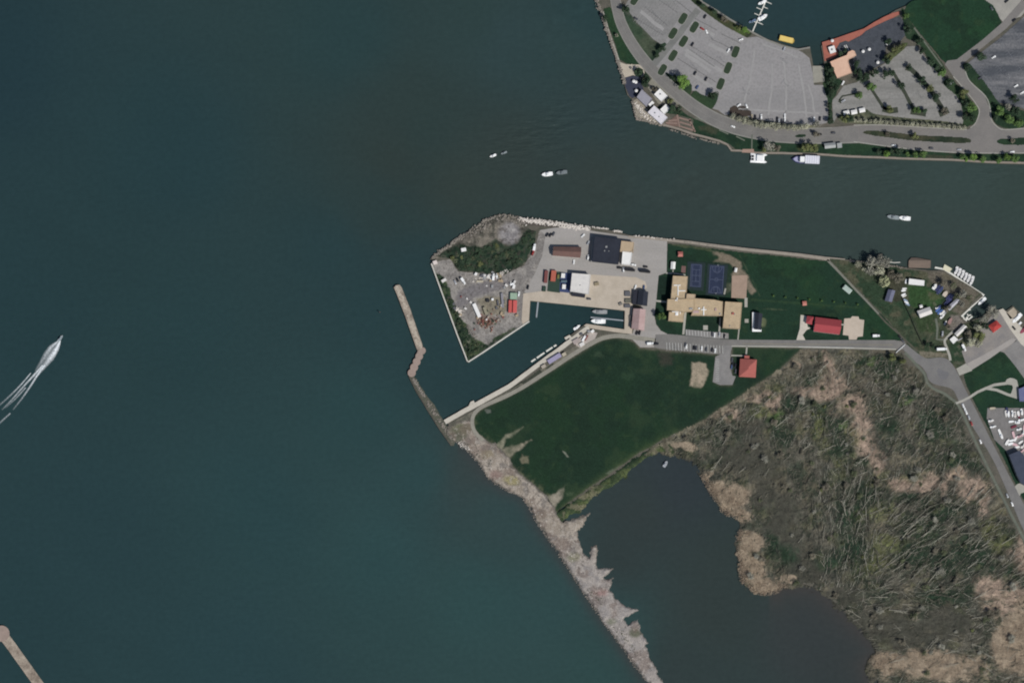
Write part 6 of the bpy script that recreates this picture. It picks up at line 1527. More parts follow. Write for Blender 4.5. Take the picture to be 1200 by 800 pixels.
# ------------------------------------------------------------------ vehicles
zz = lambda x, y, k, a, b: z6(x, y, k, [(a, b)])[0]
CARS = [
    (*zz(690, 0, 6, 795, 205), -30, 'red', 'dark red car beside a white car in the bay lot'), (*zz(690, 0, 6, 825, 225), -62, 'white', 'white car next to the dark red car in the bay lot'),
    (*zz(690, 0, 6, 727, 315), 60, 'black', 'black car parked alone just east of the two middle planted islands'), (*zz(690, 0, 6, 980, 358), 60, 'white', 'white car beside the northern island of the right hand row'),
    (*zz(690, 0, 6, 1003, 345), 62, 'grey', 'charcoal car tucked between a white car and a planted island'), (*zz(690, 0, 6, 745, 518), 62, 'black', 'black car at the middle of the bay lot beside a lamp shadow'),
    (*zz(690, 0, 6, 822, 558), 62, 'black', 'black car parked alone in the south of the bay lot'), (*zz(690, 0, 6, 815, 120), 62, 'black', 'black car near the marina bank at the top of the bay lot'),
    (*zz(690, 0, 6, 1068, 282), 20, 'white', 'white car below the bright green end of the marina bank'), (*zz(690, 0, 6, 760, 616), 55, 'blue', 'dark blue car at the head of the short path across the verge'),
    (*zz(690, 0, 6, 330, 134), -30, 'grey', 'charcoal car alone in the western lot by the shore road'), (*zz(850, 0, 6, 412, 346), 65, 'silver', 'silver car by the marina path above the wide lot'),
    (*zz(840, 100, 10, 255, 238), 35, 'white', 'white car on the north side of the dark brown patch'), (*zz(840, 100, 10, 345, 247), -65, 'white', 'white car at the east tip of the dark brown patch'),
    (*zz(840, 100, 10, 408, 370), 90, 'tan', 'cream car first in the row of cars facing the pale trees'), (*zz(840, 100, 10, 446, 375), 90, 'black', 'black car between the cream car and the white van'),
    (*zz(840, 100, 10, 705, 400), 88, 'black', 'black car in the middle of the row facing the pale trees'), (*zz(840, 100, 10, 725, 420), 88, 'silver', 'silver car beside the black one facing the pale trees'),
    (*zz(840, 100, 10, 793, 362), 88, 'white', 'white car parked behind another white car in the wide lot'), (*zz(840, 100, 10, 795, 405), 88, 'white', 'white car against the pale trees with a white car behind it'),
    (*zz(840, 100, 10, 760, 425), 88, 'grey', 'charcoal car squeezed beside the pair of white cars'), (*zz(840, 100, 10, 1135, 400), 85, 'white', 'white car at the east end of the row facing the pale trees'),
    (*zz(840, 100, 10, 1205, 395), 85, 'black', 'black car beside the white one at the east end of the wide lot'), (*zz(840, 100, 10, 185, 487), -22, 'white', 'white car driving on the curved shore road'),
    (*zz(1000, 90, 6, 282, 484), -4, 'white', 'white car driving below the long median'), (*zz(1000, 90, 6, 742, 515), -4, 'silver', 'silver car on the road below the east tip of the long median'),
    (*zz(1000, 90, 6, 545, 504), -3, 'grey', 'charcoal car on the road under the long median'), (*zz(1000, 90, 6, 1115, 530), 4, 'white', 'white car on the riverside road near the eastern median'),
    (*zz(860, 90, 6, 697, 396), 0, 'grey', 'charcoal car driving where the shore road widens'), (*zz(860, 90, 6, 600, 408), 5, 'black', 'black car passing the small median'),
    (*zz(1000, 0, 6, 262, 514), 35, 'white', 'white car under dark trees at the top of the angled car park'), (*zz(1000, 0, 6, 685, 588), 30, 'silver', 'silver car by the entry verge of the angled car park'),
    (*zz(1000, 0, 6, 985, 405), 30, 'white', 'white car in the dark lot below the lone dark tree'), (*zz(1000, 0, 6, 890, 552), 30, 'grey', 'charcoal car along the west edge of the dark lot'), (*zz(1000, 0, 6, 1142, 607), 30, 'white', 'white car in the middle of the dark lot'),
    (*zz(1000, 0, 6, 1185, 655), 30, 'white', 'white car at the south east of the dark lot'), (*zz(1000, 0, 6, 970, 62), -55, 'grey', 'charcoal car beside the corner of the park field'), (*zz(1000, 0, 6, 1128, 145), 40, 'black', 'black car on the lane by the top of the dark lot'), (*zz(1000, 0, 6, 1075, 12), 40, 'black', 'black car in the pale corner lot'),
    (*zz(860, 90, 6, 768, 172), 30, 'silver', 'silver car behind the restaurant beside the small bed'), (*zz(860, 90, 6, 765, 46), 60, 'white', 'white car parked at the restaurant back wall'),
    # station
    (*zz(720, 350, 6, 503, 337), 85, 'white', 'white car first in the southern station bays'), (*zz(720, 350, 6, 557, 345), 85, 'black', 'black car in the middle of the southern station bays'), (*zz(720, 350, 6, 574, 348), 85, 'grey', 'charcoal car beside the black car in the southern station bays'),
    (*zz(720, 350, 6, 612, 350), 85, 'white', 'white car between charcoal cars in the southern station bays'), (*zz(720, 350, 6, 644, 356), 85, 'grey', 'charcoal car east of the middle white car in the bays'), (*zz(720, 350, 6, 685, 360), 85, 'black', 'black car next to the last white car in the southern bays'), (*zz(720, 350, 6, 706, 366), 85, 'white', 'white car last in the southern station bays'),
    (*zz(720, 350, 6, 498, 325), 85, 'grey', 'charcoal car nosed behind the first white car of the bays'), (*zz(720, 350, 6, 702, 256), 85, 'white', 'white car in the northern station bays below the pad'), (*zz(720, 350, 6, 737, 250), 85, 'silver', 'silver car in the northern station bays by the footpath'), (*zz(720, 350, 6, 771, 264), 85, 'black', 'black car last in the northern station bays'), (*zz(720, 350, 6, 685, 250), 85, 'grey', 'charcoal car in the northern station bays'),
    (*zz(720, 350, 6, 155, 240), 75, 'black', 'black car just south of the pink roofed building'), (*zz(720, 350, 6, 175, 240), 75, 'black', 'second black car south of the pink roofed building, further east'),
    (*zz(720, 350, 6, 825, 430), 82, 'grey', 'charcoal car first in the clubhouse car park'), (*zz(720, 350, 6, 830, 455), 82, 'black', 'black car in the clubhouse car park by the hedge'), (*zz(720, 350, 6, 822, 480), 82, 'blue', 'blue car in the clubhouse car park'), (*zz(720, 350, 6, 848, 470), 82, 'black', 'black car against the west side of the clubhouse'), (*zz(720, 350, 6, 850, 510), 82, 'grey', 'charcoal car at the south west corner of the clubhouse'),
    (*zz(590, 240, 6, 305, 212), 60, 'black', 'black car on the left of the three dark cars by the riprap'), (*zz(590, 240, 6, 328, 214), 60, 'black', 'black car between two dark cars by the riprap'), (*zz(590, 240, 6, 350, 206), 60, 'grey', 'charcoal car on the right of the three dark cars by the riprap'),
    (*zz(640, 255, 10, 490, 298), 60, 'silver', 'silver car beside the north end of the pale lean-to'), (*zz(640, 255, 10, 428, 214), 45, 'white', 'white car near the riprap north of the brown shed'), (*zz(640, 255, 10, 322, 522), 85, 'white', 'white car south of the brown shed'),
    (*zz(590, 240, 6, 170, 580), 80, 'black', 'black car alone on the yard west of the quay'), (*zz(640, 255, 10, 1160, 577), -4, 'black', 'black car on the open yard east of the white office'),
    (*zz(590, 240, 6, 985, 582), 85, 'blue', 'blue car parked behind the navy garage'), (*zz(590, 240, 6, 925, 580), 70, 'white', 'white car beside the black lean-to'), (*zz(590, 240, 6, 598, 662), -5, 'grey', 'charcoal car on the quay below the white workshop'),
    (*zz(1110, 430, 13.33, 245, 605), -66, 'white', 'white car first of the line on the marsh road'), (*zz(1110, 430, 13.33, 270, 660), -66, 'white', 'white car second of the line on the marsh road'), (*zz(1110, 430, 13.33, 292, 708), -66, 'white', 'white car third of the line on the marsh road'), (*zz(1110, 430, 13.33, 332, 785), -66, 'silver', 'silver car ending the line of pale cars on the marsh road'),
    (*zz(1110, 490, 13.33, 375, 85), -64, 'red', 'faded red car parked on the marsh road'), (*zz(1110, 490, 13.33, 515, 365), -64, 'white', 'white car parked by itself on the marsh road'), (*zz(1100, 540, 8, 640, 325), -66, 'silver', 'silver car at the mouth of the shed drive'), (*zz(1100, 540, 8, 686, 404), -66, 'white', 'white car south of the shed drive on the marsh road'),
    (*zz(1090, 350, 10.9, 1068, 378), -48, 'black', 'black car on the launch quay'),
    (*zz(520, 320, 10, 130, 108), -62, 'silver', 'silver car in the row at the north of the works yard'), (*zz(520, 320, 10, 160, 85), -62, 'black', 'black car between the silver and white vehicles of the works yard'),
    (*zz(1000, 370, 6, 325, 150), -45, 'black', 'black car on the verge where the road bends'), (*zz(1000, 370, 6, 345, 178), -45, 'grey', 'charcoal car on the verge where the road bends'),
]
for x, y, a, c, lb in CARS:
    car(x, y, a, c, lb)
for x, y, a, c, k, lb in (
        (*zz(840, 100, 10, 517, 375), 90, 'white', 'van', 'large white van facing the pale trees'), (*zz(720, 350, 6, 250, 316), 5, 'white', 'truck', 'white box truck parked by the field corner'), (*zz(720, 350, 6, 290, 318), 5, 'black', 'van', 'black van behind the white box truck'),
        (*zz(640, 255, 10, 488, 470), 80, 'white', 'van', 'white van beside the south end of the pale lean-to'), (*zz(640, 255, 10, 1018, 556), -8, 'white', 'van', 'white van at the corner of the white office'), (*zz(640, 255, 10, 1155, 634), -6, 'black', 'lorry', 'long black lorry on the yard road'), (*zz(640, 255, 10, 975, 615), -6, 'black', 'lorry', 'black lorry below the white office'), (*zz(640, 255, 10, 860, 590), -3, 'black', 'van', 'black van south of the navy boathouse'),
        (*zz(640, 255, 10, 903, 612), 88, 'white', 'van', 'white van in front of the black lorry below the office'), (*zz(520, 320, 10, 222, 95), -55, 'white', 'truck', 'white box truck in the row at the north of the works yard'), (*zz(520, 320, 10, 577, 45), 85, 'white', 'truck', 'white box truck beside another at the edge of the mound'), (*zz(520, 320, 10, 618, 38), 85, 'white', 'van', 'white van right of the truck at the edge of the mound'),
        (*zz(590, 240, 6, 214, 298), 80, 'white', 'truck', 'white box truck at the east edge of the overgrown mound'), (*zz(590, 240, 6, 205, 340), 70, 'red', 'van', 'red van behind the white truck by the overgrown mound'),
        (*zz(1090, 350, 10.9, 425, 628), -62, 'white', 'truck', 'white box truck at the north of the launch car park'), (*zz(1090, 350, 10.9, 152, 450), 82, 'silver', 'van', 'grey van on the club track'), (*zz(520, 320, 10, 875, 250), 80, 'white', 'van', 'white van beside the green container'), (*zz(1000, 370, 6, 618, 236), 2, 'white', 'lorry', 'long white trailer truck by the club drive'), (*zz(1000, 370, 6, 157, 142), 2, 'white', 'truck', 'white box truck east of the patio')):
    car(x, y, a, c, lb, k)

# ------------------------------------------------------------------ containers and yard objects
RED = paint('red_container', 190, 88, 82); DRED = paint('dark_red_container', 122, 72, 68); GREENC = paint('green_container', 152, 174, 152); ORANGE = paint('orange_container', 176, 96, 78); BLUEC = paint('blue_tarpaulin', 54, 66, 104, .5); BLUEB = paint('bright_blue_cover', 72, 104, 160, .5); NAVYC = paint('navy_cover', 40, 46, 82, .5); TEAL = paint('dark_green_tarpaulin', 40, 62, 50)
container(*zz(520, 320, 10, 778, 390), 88, 12.6, 3.4, 2.7, RED, 'red shipping container on the west of a red pair', group='red containers beside the quay')
container(*zz(520, 320, 10, 832, 392), 88, 12.6, 4.0, 2.7, paint('bright_red_container', 200, 94, 90), 'wider bright red shipping container on the east of a red pair', group='red containers beside the quay')
container(*zz(520, 320, 10, 816, 270), -3, 7.0, 6.6, 2.7, GREENC, 'square pale green container north of the red pair')
container(*zz(520, 320, 10, 820, 160), 75, 4.0, 2.6, 2.4, R_WHITE, 'white storage box north of the green container', 'storage_box', 'box', ribs=False)
container(*zz(520, 320, 10, 800, 130), 20, 4.5, 2.0, 2.0, M_WHITE, 'white slanted storage box at the edge of the works yard road', 'storage_box', 'box', ribs=False)
container(*zz(520, 320, 10, 828, 105), 60, 3.0, 2.0, 2.0, R_WHITE2, 'cream storage box topmost of the pile north of the containers', 'storage_box', 'box', ribs=False)
container(*zz(590, 240, 6, 298, 506), 85, 12.5, 3.4, 2.7, DRED, 'dark red container at the west edge of the tarpaulin yard')
container(*zz(590, 240, 6, 350, 500), 84, 11, 5.0, 2.9, ORANGE, 'orange red container beside the dark green tarpaulin')
container(*zz(590, 240, 6, 418, 498), 85, 4.6, 3.8, 2.6, R_WHITE, 'white cube container on the blue tarpaulin, north one', 'cube_container')
container(*zz(590, 240, 6, 424, 576), 85, 4.6, 3.6, 2.6, R_WHITE, 'white cube container on the blue tarpaulin, south one', 'cube_container')
container(*zz(590, 240, 6, 424, 538), 0, 6, 2.0, 2.0, paint('teal_box', 92, 112, 122), 'teal box between the two white cubes', 'storage_box', 'box')
container(*zz(590, 240, 6, 384, 505), 85, 4.0, 2.0, 2.0, paint('mustard_box', 120, 118, 70), 'mustard box east of the orange container', 'storage_box', 'box')
structure('tarpaulin_ground', z6(590, 240, 6, [(318, 470), (400, 470), (395, 620), (305, 608)]), Z_LOT + .06, TEAL)
structure('blue_tarpaulin_ground', z6(590, 240, 6, [(400, 472), (482, 484), (470, 620), (392, 612)]), Z_LOT + .1, BLUEC)
container(*zz(590, 240, 6, 285, 592), 85, 5, 3.4, 1.6, TEAL, 'dark green skip south of the dark red container', 'skip', 'skip', ribs=False)
container(*zz(520, 320, 10, 385, 437), -66, 15, 3.6, 2.8, R_WHITE, 'long white trailer slanting across the works yard', 'site_trailer', 'trailer', ribs=False)
container(*zz(520, 320, 10, 485, 442), -70, 8, 2.8, 2.4, paint('khaki_box', 142, 136, 116), 'khaki trailer beside the long white trailer', 'site_trailer', 'trailer', ribs=False)
container(*zz(520, 320, 10, 685, 320), -85, 15, 2.2, 1.8, paint('grey_pipe_load', 140, 138, 144), 'long grey flatbed trailer in the middle of the works yard', 'flatbed_trailer', 'trailer')
container(*zz(520, 320, 10, 634, 350), -80, 5.5, 1.6, 1.5, paint('dark_load', 92, 92, 96), 'short dark trailer beside the grey flatbed', 'flatbed_trailer', 'trailer', ribs=False)
container(*zz(520, 320, 10, 420, 98), 0, 7, 2.0, 1.6, paint('cream_beam', 180, 170, 150), 'cream flat trailer near the black car row', 'flatbed_trailer', 'trailer', ribs=False)
container(*zz(520, 320, 10, 570, 308), 0, 2.2, 2.2, 2.0, M_WHITE, 'small white cube box among the yard gear', 'storage_box', 'box', ribs=False)
container(*zz(520, 320, 10, 515, 322), 0, 3.4, 3.0, 2.0, paint('black_box', 40, 42, 46), 'black box beside the small white cube', 'storage_box', 'box', ribs=False)
container(*zz(520, 320, 10, 375, 12), 60, 3, 2.4, 2.2, R_WHITE, 'white box at the south edge of the overgrown mound', 'storage_box', 'box', ribs=False)
container(*zz(490, 240, 6, 318, 317), 10, 5, 3.6, 2.2, R_WHITE, 'white box up on the overgrown mound', 'storage_box', 'box', z=2.4, ribs=False)
container(*zz(490, 240, 6, 118, 406), 20, 4.2, 3.8, 2.2, paint('pinkish_hut', 216, 204, 196), 'pale hut at the north west tip of the sea wall', 'tip_hut', 'hut', ribs=False)
container(*zz(490, 240, 6, 180, 532), 30, 5, 3.0, 2.0, R_WHITE2, 'cream box beside the sea wall hedge', 'storage_box', 'box', ribs=False)
container(*zz(600, 330, 6.67, 330, 600), 32, 15, 4.6, 2.2, paint('lilac_cover', 156, 150, 176), 'lilac covered long stack on the quay road', 'covered_load', 'stack')
container(*zz(600, 330, 6.67, 405, 568), 30, 4.2, 3.2, 2.2, paint('cream_beam', 180, 170, 150), 'cream box at the east end of the lilac stack', 'storage_box', 'box', ribs=False)
container(*zz(600, 330, 6.67, 245, 662), 30, 4.6, 3.2, 2.0, paint('beige_box', 170, 160, 146), 'beige box on the quay strip west of the lilac stack', 'storage_box', 'box', ribs=False)
for x, y, a, l, w_, c, lb in ((560, 445, 60, 6, 2.0, M_WHITE, 'white boat trailer box in the middle of the equipment pad'), (580, 440, 60, 6, 1.6, DRED, 'dark red box beside the white one on the equipment pad'), (540, 410, 20, 3, 2, paint('dark_load', 92, 92, 96), 'dark crate on the equipment pad'), (600, 390, 0, 3, 2.2, M_METAL, 'grey crate near the basin end of the equipment pad'), (628, 388, 40, 3.4, 2.6, R_WHITE, 'white crate at the basin end of the equipment pad'), (545, 490, 30, 5, 3.5, R_WHITE2, 'cream crate at the south of the equipment pad'), (500, 465, 30, 7, 4.5, paint('pink_grey', 164, 152, 146), 'pink grey crate at the west of the equipment pad')):
    container(*zz(600, 330, 6.67, x, y), a, l, w_, 1.6, c, lb, 'equipment_crate', 'crate', ribs=False)
for x, y, a, l, w_, c, lb in ((902, 95, 0, 5.5, 5, paint('dark_load', 92, 92, 96), 'dark machine on the quay west of the navy garage'), (905, 150, 0, 6, 4, paint('olive_grey', 100, 98, 86), 'olive machine below the dark one on the quay'), (900, 190, 0, 6, 3.5, paint('dark_load', 92, 92, 96), 'dark machine southmost of three by the garage'), (848, 175, 20, 3.4, 2.6, paint('grey_gear', 120, 116, 108), 'grey winch on the quay edge'), (660, 18, 10, 4.5, 3.2, paint('olive_gear', 140, 128, 104), 'olive buoy sinker on the pale apron'), (925, 290, 90, 6, 2, paint('grey_gear', 120, 116, 108), 'grey rack along the west wall of the pink building')):
    container(*zz(600, 330, 6.67, x, y), a, l, w_, 1.8, c, lb, 'quay_machine', 'machine', ribs=False)
r = random.Random(21)
# buoys lying in the works yard
BU = [paint('buoy_red', 140, 88, 78), paint('buoy_green', 74, 92, 76), paint('buoy_rust', 136, 112, 94), paint('buoy_white', 190, 178, 162)]
_bm = []
for c in BU:
    b = MB(); b.tube((0, 0, 0), (0, 0, .8), .9, .9, 12); b.tube((0, 0, .8), (0, 0, 2.0), .5, .25, 8)
    h_ = b.mesh('float', c); b = MB(); b.box((0, 0, 2.25), (.9, .12, .5)); b.box((0, 0, 2.26), (.12, .9, .48)); _bm.append((h_, b.mesh('top_mark', c)))
for k in range(46):
    i = r.choice((0, 0, 0, 2, 2, 3, 1)); x, y = zz(520, 320, 10, r.gauss(510, 60), r.gauss(570, 55))
    t = thing('navigation_buoy', ['rust red buoy standing in the jumble of the works yard', 'green buoy standing in the jumble of the works yard', 'rusty brown buoy standing in the jumble of the works yard', 'cream buoy standing in the jumble of the works yard'][i], 'buoy', (*W(x, y), 1.55), r.uniform(0, 6), ['red buoys in the yard', 'green buoys in the yard', 'brown buoys in the yard', 'cream buoys in the yard'][i], r.uniform(.7, 1.15))
    link('float', _bm[i][0], t); link('top_mark', _bm[i][1], t)
rocks('gear_heap', [([zz(520, 320, 10, 150, 420), zz(520, 320, 10, 185, 450), zz(520, 320, 10, 190, 500)], 2.0)], 60, .5, 1.1, M_ROCKW, 1.9, 31)
rocks('yard_debris', [([zz(520, 320, 10, 430, 560), zz(520, 320, 10, 520, 600), zz(520, 320, 10, 640, 530)], 5)], 130, .3, .8, mat('rusty_scrap', C(120, 88, 74), C(96, 80, 70), C(150, 128, 110), 1.5, .5), 1.7, 32)
rocks('yard_scrap', [([zz(520, 320, 10, 330, 100), zz(520, 320, 10, 480, 40), zz(520, 320, 10, 640, 20), zz(490, 240, 6, 640, 460)], 3)], 70, .3, .9, M_ROCKW, 1.8, 33)
rocks('shore_scrap', [([zz(520, 320, 10, 270, 600), zz(520, 320, 10, 310, 700), zz(520, 320, 10, 380, 770)], 3)], 50, .3, .8, M_ROCK, 1.7, 34)

PAL = [(paint('pallet_tan', 168, 150, 124), 'tan'), (R_WHITE2, 'pale'), (paint('dark_load', 92, 92, 96), 'dark'), (DRED, 'dull red'), (M_METAL, 'grey')]
_pal = []
for m, nm in PAL:
    b1 = MB(); b1.box((0, 0, .55), (2.2, 1.5, 1.1)); b2 = MB(); b2.box((0, 0, 1.14), (2.3, 1.6, .08)); _pal.append((b1.mesh('crate_body', m), b2.mesh('lid', m), nm))
r = random.Random(57)
for k in range(70):
    x, y = zz(520, 320, 10, r.uniform(110, 880), r.uniform(15, 560))
    if r.random() < .35:
        x, y = zz(520, 320, 10, r.uniform(240, 700), r.gauss(40, 22))
    if x + y < 885 or x > 606:
        continue
    i = r.choices(range(5), (3, 3, 3, 1, 3))[0]
    t = thing('yard_crate', 'small ' + _pal[i][2] + ' crate lying loose in the works yard', 'crate', (*W(x, y), 1.55), r.uniform(0, 6), _pal[i][2] + ' crates loose in the works yard', r.uniform(.7, 1.5))
    link('crate_body', _pal[i][0], t); link('lid', _pal[i][1], t)

# yacht club dinghies and covered boats
for i, (x, y, a, c, lb) in enumerate(((315, 296, 80, M_WHITE, 'white dinghy at the north end of the row by the fence'), (297, 384, 5, R_WHITE, 'white dinghy second in the row by the fence'), (288, 408, 5, M_WHITE, 'cream white dinghy third in the row by the fence'), (286, 452, 25, M_WHITE, 'white dinghy fourth in the row by the fence'), (296, 470, 25, R_WHITE2, 'white dinghy fifth in the row by the fence'), (312, 522, -30, paint('pale_blue_hull', 150, 166, 184), 'pale blue dinghy sixth in the row by the fence'), (322, 545, -30, M_WHITE, 'white dinghy seventh in the row by the fence'), (334, 568, -30, paint('pale_blue_hull', 150, 166, 184), 'pale blue dinghy at the south end of the row by the fence'))):
    boat(*zz(1030, 300, 10, x, y), a, 5.0, 1.9, lb, 'dinghy', hull=c, top=c, z=1.55, cabin=0, group='dinghies drawn up beside the fence')
for x, y, a, L_, B, c, lb in ((648, 362, 55, 6.4, 3.6, R_WHITE, 'white boat at the head of the blue covered row'), (688, 375, 55, 8, 3.2, NAVYC, 'navy covered boat beside the white boat'), (722, 395, 55, 8, 3.2, BLUEC, 'blue covered boat in the middle of the yacht row'), (700, 415, 55, 7, 2.8, NAVYC, 'navy covered boat on the fence side of the yacht row'), (772, 445, 55, 6.0, 4.4, paint('tan_cover', 196, 184, 168), 'tan covered boat breaking the blue row'),
                             (815, 480, 50, 8, 3.2, NAVYC, 'navy covered boat north of the grey store'), (850, 488, 50, 8, 3.2, BLUEC, 'blue covered boat closest to the grey store roof'), (830, 520, 50, 8, 3.0, paint('violet_cover', 58, 52, 96), 'violet covered boat against the grey store'), (790, 545, 50, 7, 3.0, NAVYC, 'navy covered boat south west of the grey store'),
                             (690, 630, 40, 6.4, 2.6, BLUEB, 'bright blue and white boat at the yacht row end'), (715, 655, 40, 7, 2.4, BLUEB, 'bright blue boat in the southern cluster'), (740, 665, 40, 7, 2.6, R_WHITE, 'white boat in the southern blue cluster'), (700, 600, 40, 6, 2.2, BLUEC, 'deep blue boat at the north of the southern cluster'), (740, 708, 45, 6.4, 2.4, R_WHITE, 'white boat at the south tip of the southern cluster'), (770, 640, 40, 7, 2.6, NAVYC, 'navy boat under the grey store in the southern cluster'), (760, 680, 40, 6, 2.2, M_METAL, 'grey boat beside the southern white boat'), (680, 612, 10, 4, 2.0, M_WHITE, 'small white boat top of the southern cluster')):
    boat(*zz(1030, 300, 10, x, y), a, L_, B, lb, 'laid_up_yacht', hull=M_WHITE, top=c, z=1.8, cabin=.34 if c in (R_WHITE, M_WHITE) else 0, cover=c)
for x, y, a, l, w_, c, lb in ((248, 290, 62, 8, 3.6, paint('pink_shed_roof', 150, 120, 114), 'pink brown boat on a cradle by the dock ramp'), (215, 320, 62, 6, 2.4, paint('dark_cover', 60, 50, 56), 'dark covered boat on a cradle by the dock ramp'), (190, 310, 62, 5, 2, R_WHITE2, 'white boat on a cradle beside the dark covered one'), (380, 520, 30, 6, 1.4, M_METAL, 'grey mast trailer south of the boat rack shed'), (410, 575, 60, 3, 1.6, paint('khaki_box', 142, 136, 116), 'khaki cart by the white launch truck')):
    boat(*zz(1090, 350, 10.9, x, y), a, l, w_, lb, 'cradled_boat', hull=c, top=c, z=1.8, cabin=0)
r = random.Random(44)
m_trailer_group = 'boats stored close together in the trailer yard'
# trailer yard: rows of white boats
YB = [(1178.5, 485, -85), (1181.5, 485.5, -85), (1186, 485, -85), (1189, 486, -85), (1193, 485, -80), (1197, 483, -80), (1161, 493, 10), (1163.5, 500, 12), (1185, 494, 5), (1192, 495, -10), (1197, 492, 10), (1171.5, 507, -66), (1173, 511, -66), (1187.5, 510, -75), (1190, 514, 60), (1195, 511, 20), (1199, 507, 70), (1196, 518, 35), (1199, 522, 50), (1184, 520, 20), (1189, 521, -20), (1192, 524, 10), (1200, 500, 80), (1180, 518, 60), (1202, 515, 80), (1198, 528, 40), (1204, 486, 85), (1186, 516, 15), (1194, 503, 15)]
for i, (x, y, a) in enumerate(YB):
    c = r.choice((M_WHITE, M_WHITE, R_WHITE, R_WHITE2, paint('pink_cover', 210, 176, 178)))
    boat(x, y, a, r.uniform(5.5, 8.5), r.uniform(2.0, 2.8), 'white boat laid up on its trailer in the crowded boat yard', 'trailer_boat', hull=M_WHITE, top=c, z=1.8, cabin=r.choice((0, .34)), group=m_trailer_group)
for x, y, a, c, lb in ((1179.5, 481, -85, NAVYC, 'navy covered boat at the top of the trailer yard'), (1193.5, 487, -80, paint('maroon_cover', 110, 40, 56), 'maroon covered boat between white boats in the trailer yard'), (1163, 478.5, 5, paint('cream_beam', 180, 170, 150), 'cream boat on the north edge of the trailer yard'), (1188, 500, 20, paint('maroon_cover', 110, 40, 56), 'maroon boat in the middle of the trailer yard')):
    boat(x, y, a, 6.5, 2.4, lb, 'trailer_boat', hull=c, top=c, z=1.8, cabin=0)

# lamp posts, with their arms, in the car parks
pm = MB(); pm.tube((0, 0, 0), (0, 0, 9), .14, .08, 8); POST = pm.mesh('post', M_METAL)
pm = MB(); pm.tube((0, -1.6, 9.0), (0, 1.6, 9.0), .06, .06, 6); ARM = pm.mesh('arm', M_METAL)
pm = MB(); pm.box((0, 0, 9.0), (.5, .9, .22), 0, 0, .8); HEAD = pm.mesh('lamp_head', M_METAL)
for i, (x, y, lb) in enumerate(((*zz(690, 0, 6, 755, 490), 'in the middle of the bay lot rows'), (*zz(690, 0, 6, 948, 442), 'beside the right hand row of planted islands'), (*zz(690, 0, 6, 600, 20), 'at the top of the western lot'), (*zz(690, 0, 6, 480, 120), 'in the middle of the western lot'), (*zz(690, 0, 6, 870, 280), 'in the north rows of the bay lot'), (*zz(850, 0, 6, 437, 610), 'in the centre of the wide lot'), (*zz(850, 0, 6, 160, 665), 'at the west of the wide lot'), (*zz(850, 0, 6, 430, 450), 'in the north of the wide lot'),
                              (*zz(1000, 0, 6, 480, 690), 'in the middle lane of the angled car park'), (*zz(1000, 0, 6, 1080, 545), 'in the dark lot'), (*zz(1000, 0, 6, 170, 575), 'at the top of the angled car park'), (*zz(640, 255, 10, 1010, 425), 'beside the white office'), (*zz(720, 350, 6, 455, 372), 'south of the station bays'))):
    t = thing('lamp_post', 'grey twin-headed lamp post ' + lb, 'lamp post', (*W(x, y), 1.6), .6 + i)
    link('post', POST, t); link('arm', ARM, t); link('lamp_head', HEAD, t, (0, 1.5, 0)); link('lamp_head', HEAD, t, (0, -1.5, 0))
# terrace umbrellas
um = MB(); um.add([(1.5 * math.cos(k * math.pi / 4), 1.5 * math.sin(k * math.pi / 4), 2.3) for k in range(8)] + [(0, 0, 2.9)], [(k, (k + 1) % 8, 8) for k in range(8)]); UMB = um.mesh('canopy', R_WHITE)
um = MB(); um.tube((0, 0, 0), (0, 0, 2.9), .05, .04, 6); UP = um.mesh('pole', M_METAL)
for (x, y, lb) in ((742, 96, 'white parasol in the middle of the dark river terrace'), (744.5, 97, 'white parasol touching another on the dark river terrace'), (745, 107, 'white parasol alone at the south of the dark river terrace'), (1010.7, 61, 'white parasol on the slate restaurant terrace, west one'), (1018, 58.5, 'white parasol on the slate restaurant terrace, east one'), (974.6, 48.5, 'white parasol at the water edge of the terracotta deck'), (1028, 74, 'white parasol at the south corner of the slate terrace'), (1039, 52, 'white parasol under trees at the east of the slate terrace')):
    t = thing('parasol', lb, 'parasol', (*W(x, y), 1.75), 0, 'white parasols on the terraces', 1.1)
    link('canopy', UMB, t); link('pole', UP, t)
for i, (x, y) in enumerate(((991, 57), (993, 56.6))):
    container(x, y, -62, 7, .8, .9, R_WHITE2, ['white bench on the terrace west of its twin', 'white bench on the terrace beside the peach roof'][i], 'terrace_bench', 'bench', ribs=False)
t = thing('channel_marker', 'thin dark channel marker standing in open water west of the breakwater', 'marker', (*W(444.5, 366), 0))
b = MB(); b.tube((0, 0, -2), (0, 0, 3.5), .35, .3, 10); b.build('post', paint('marker_grey', 76, 84, 86), t)
b = MB(); b.box((0, 0, 3.6), (1.5, .3, 1.0)); b.build('marker_board', paint('marker_red', 110, 78, 74), t)
# dark hopper barges / gates at the marsh road bend
for a, bb, lb in (((1049.5, 413.5), (1060, 404), 'white swing barrier across the bend of the road'),):
    (x0, y0), (x1, y1) = W(*a), W(*bb)
    t = thing('road_barrier', lb, 'barrier', ((x0 + x1) / 2, (y0 + y1) / 2, 1.75))
    b = MB(); b.tube(((x0 - x1) / 2, (y0 - y1) / 2, 1.0), ((x1 - x0) / 2, (y1 - y0) / 2, 1.0), .3, .3, 8); b.build('boom', M_WHITE, t)
    for s in (-1, 1):
        b = MB(); b.box((s * (x1 - x0) / 2, s * (y1 - y0) / 2, .5), (.6, .6, 1.0)); b.build('post', M_METAL, t)
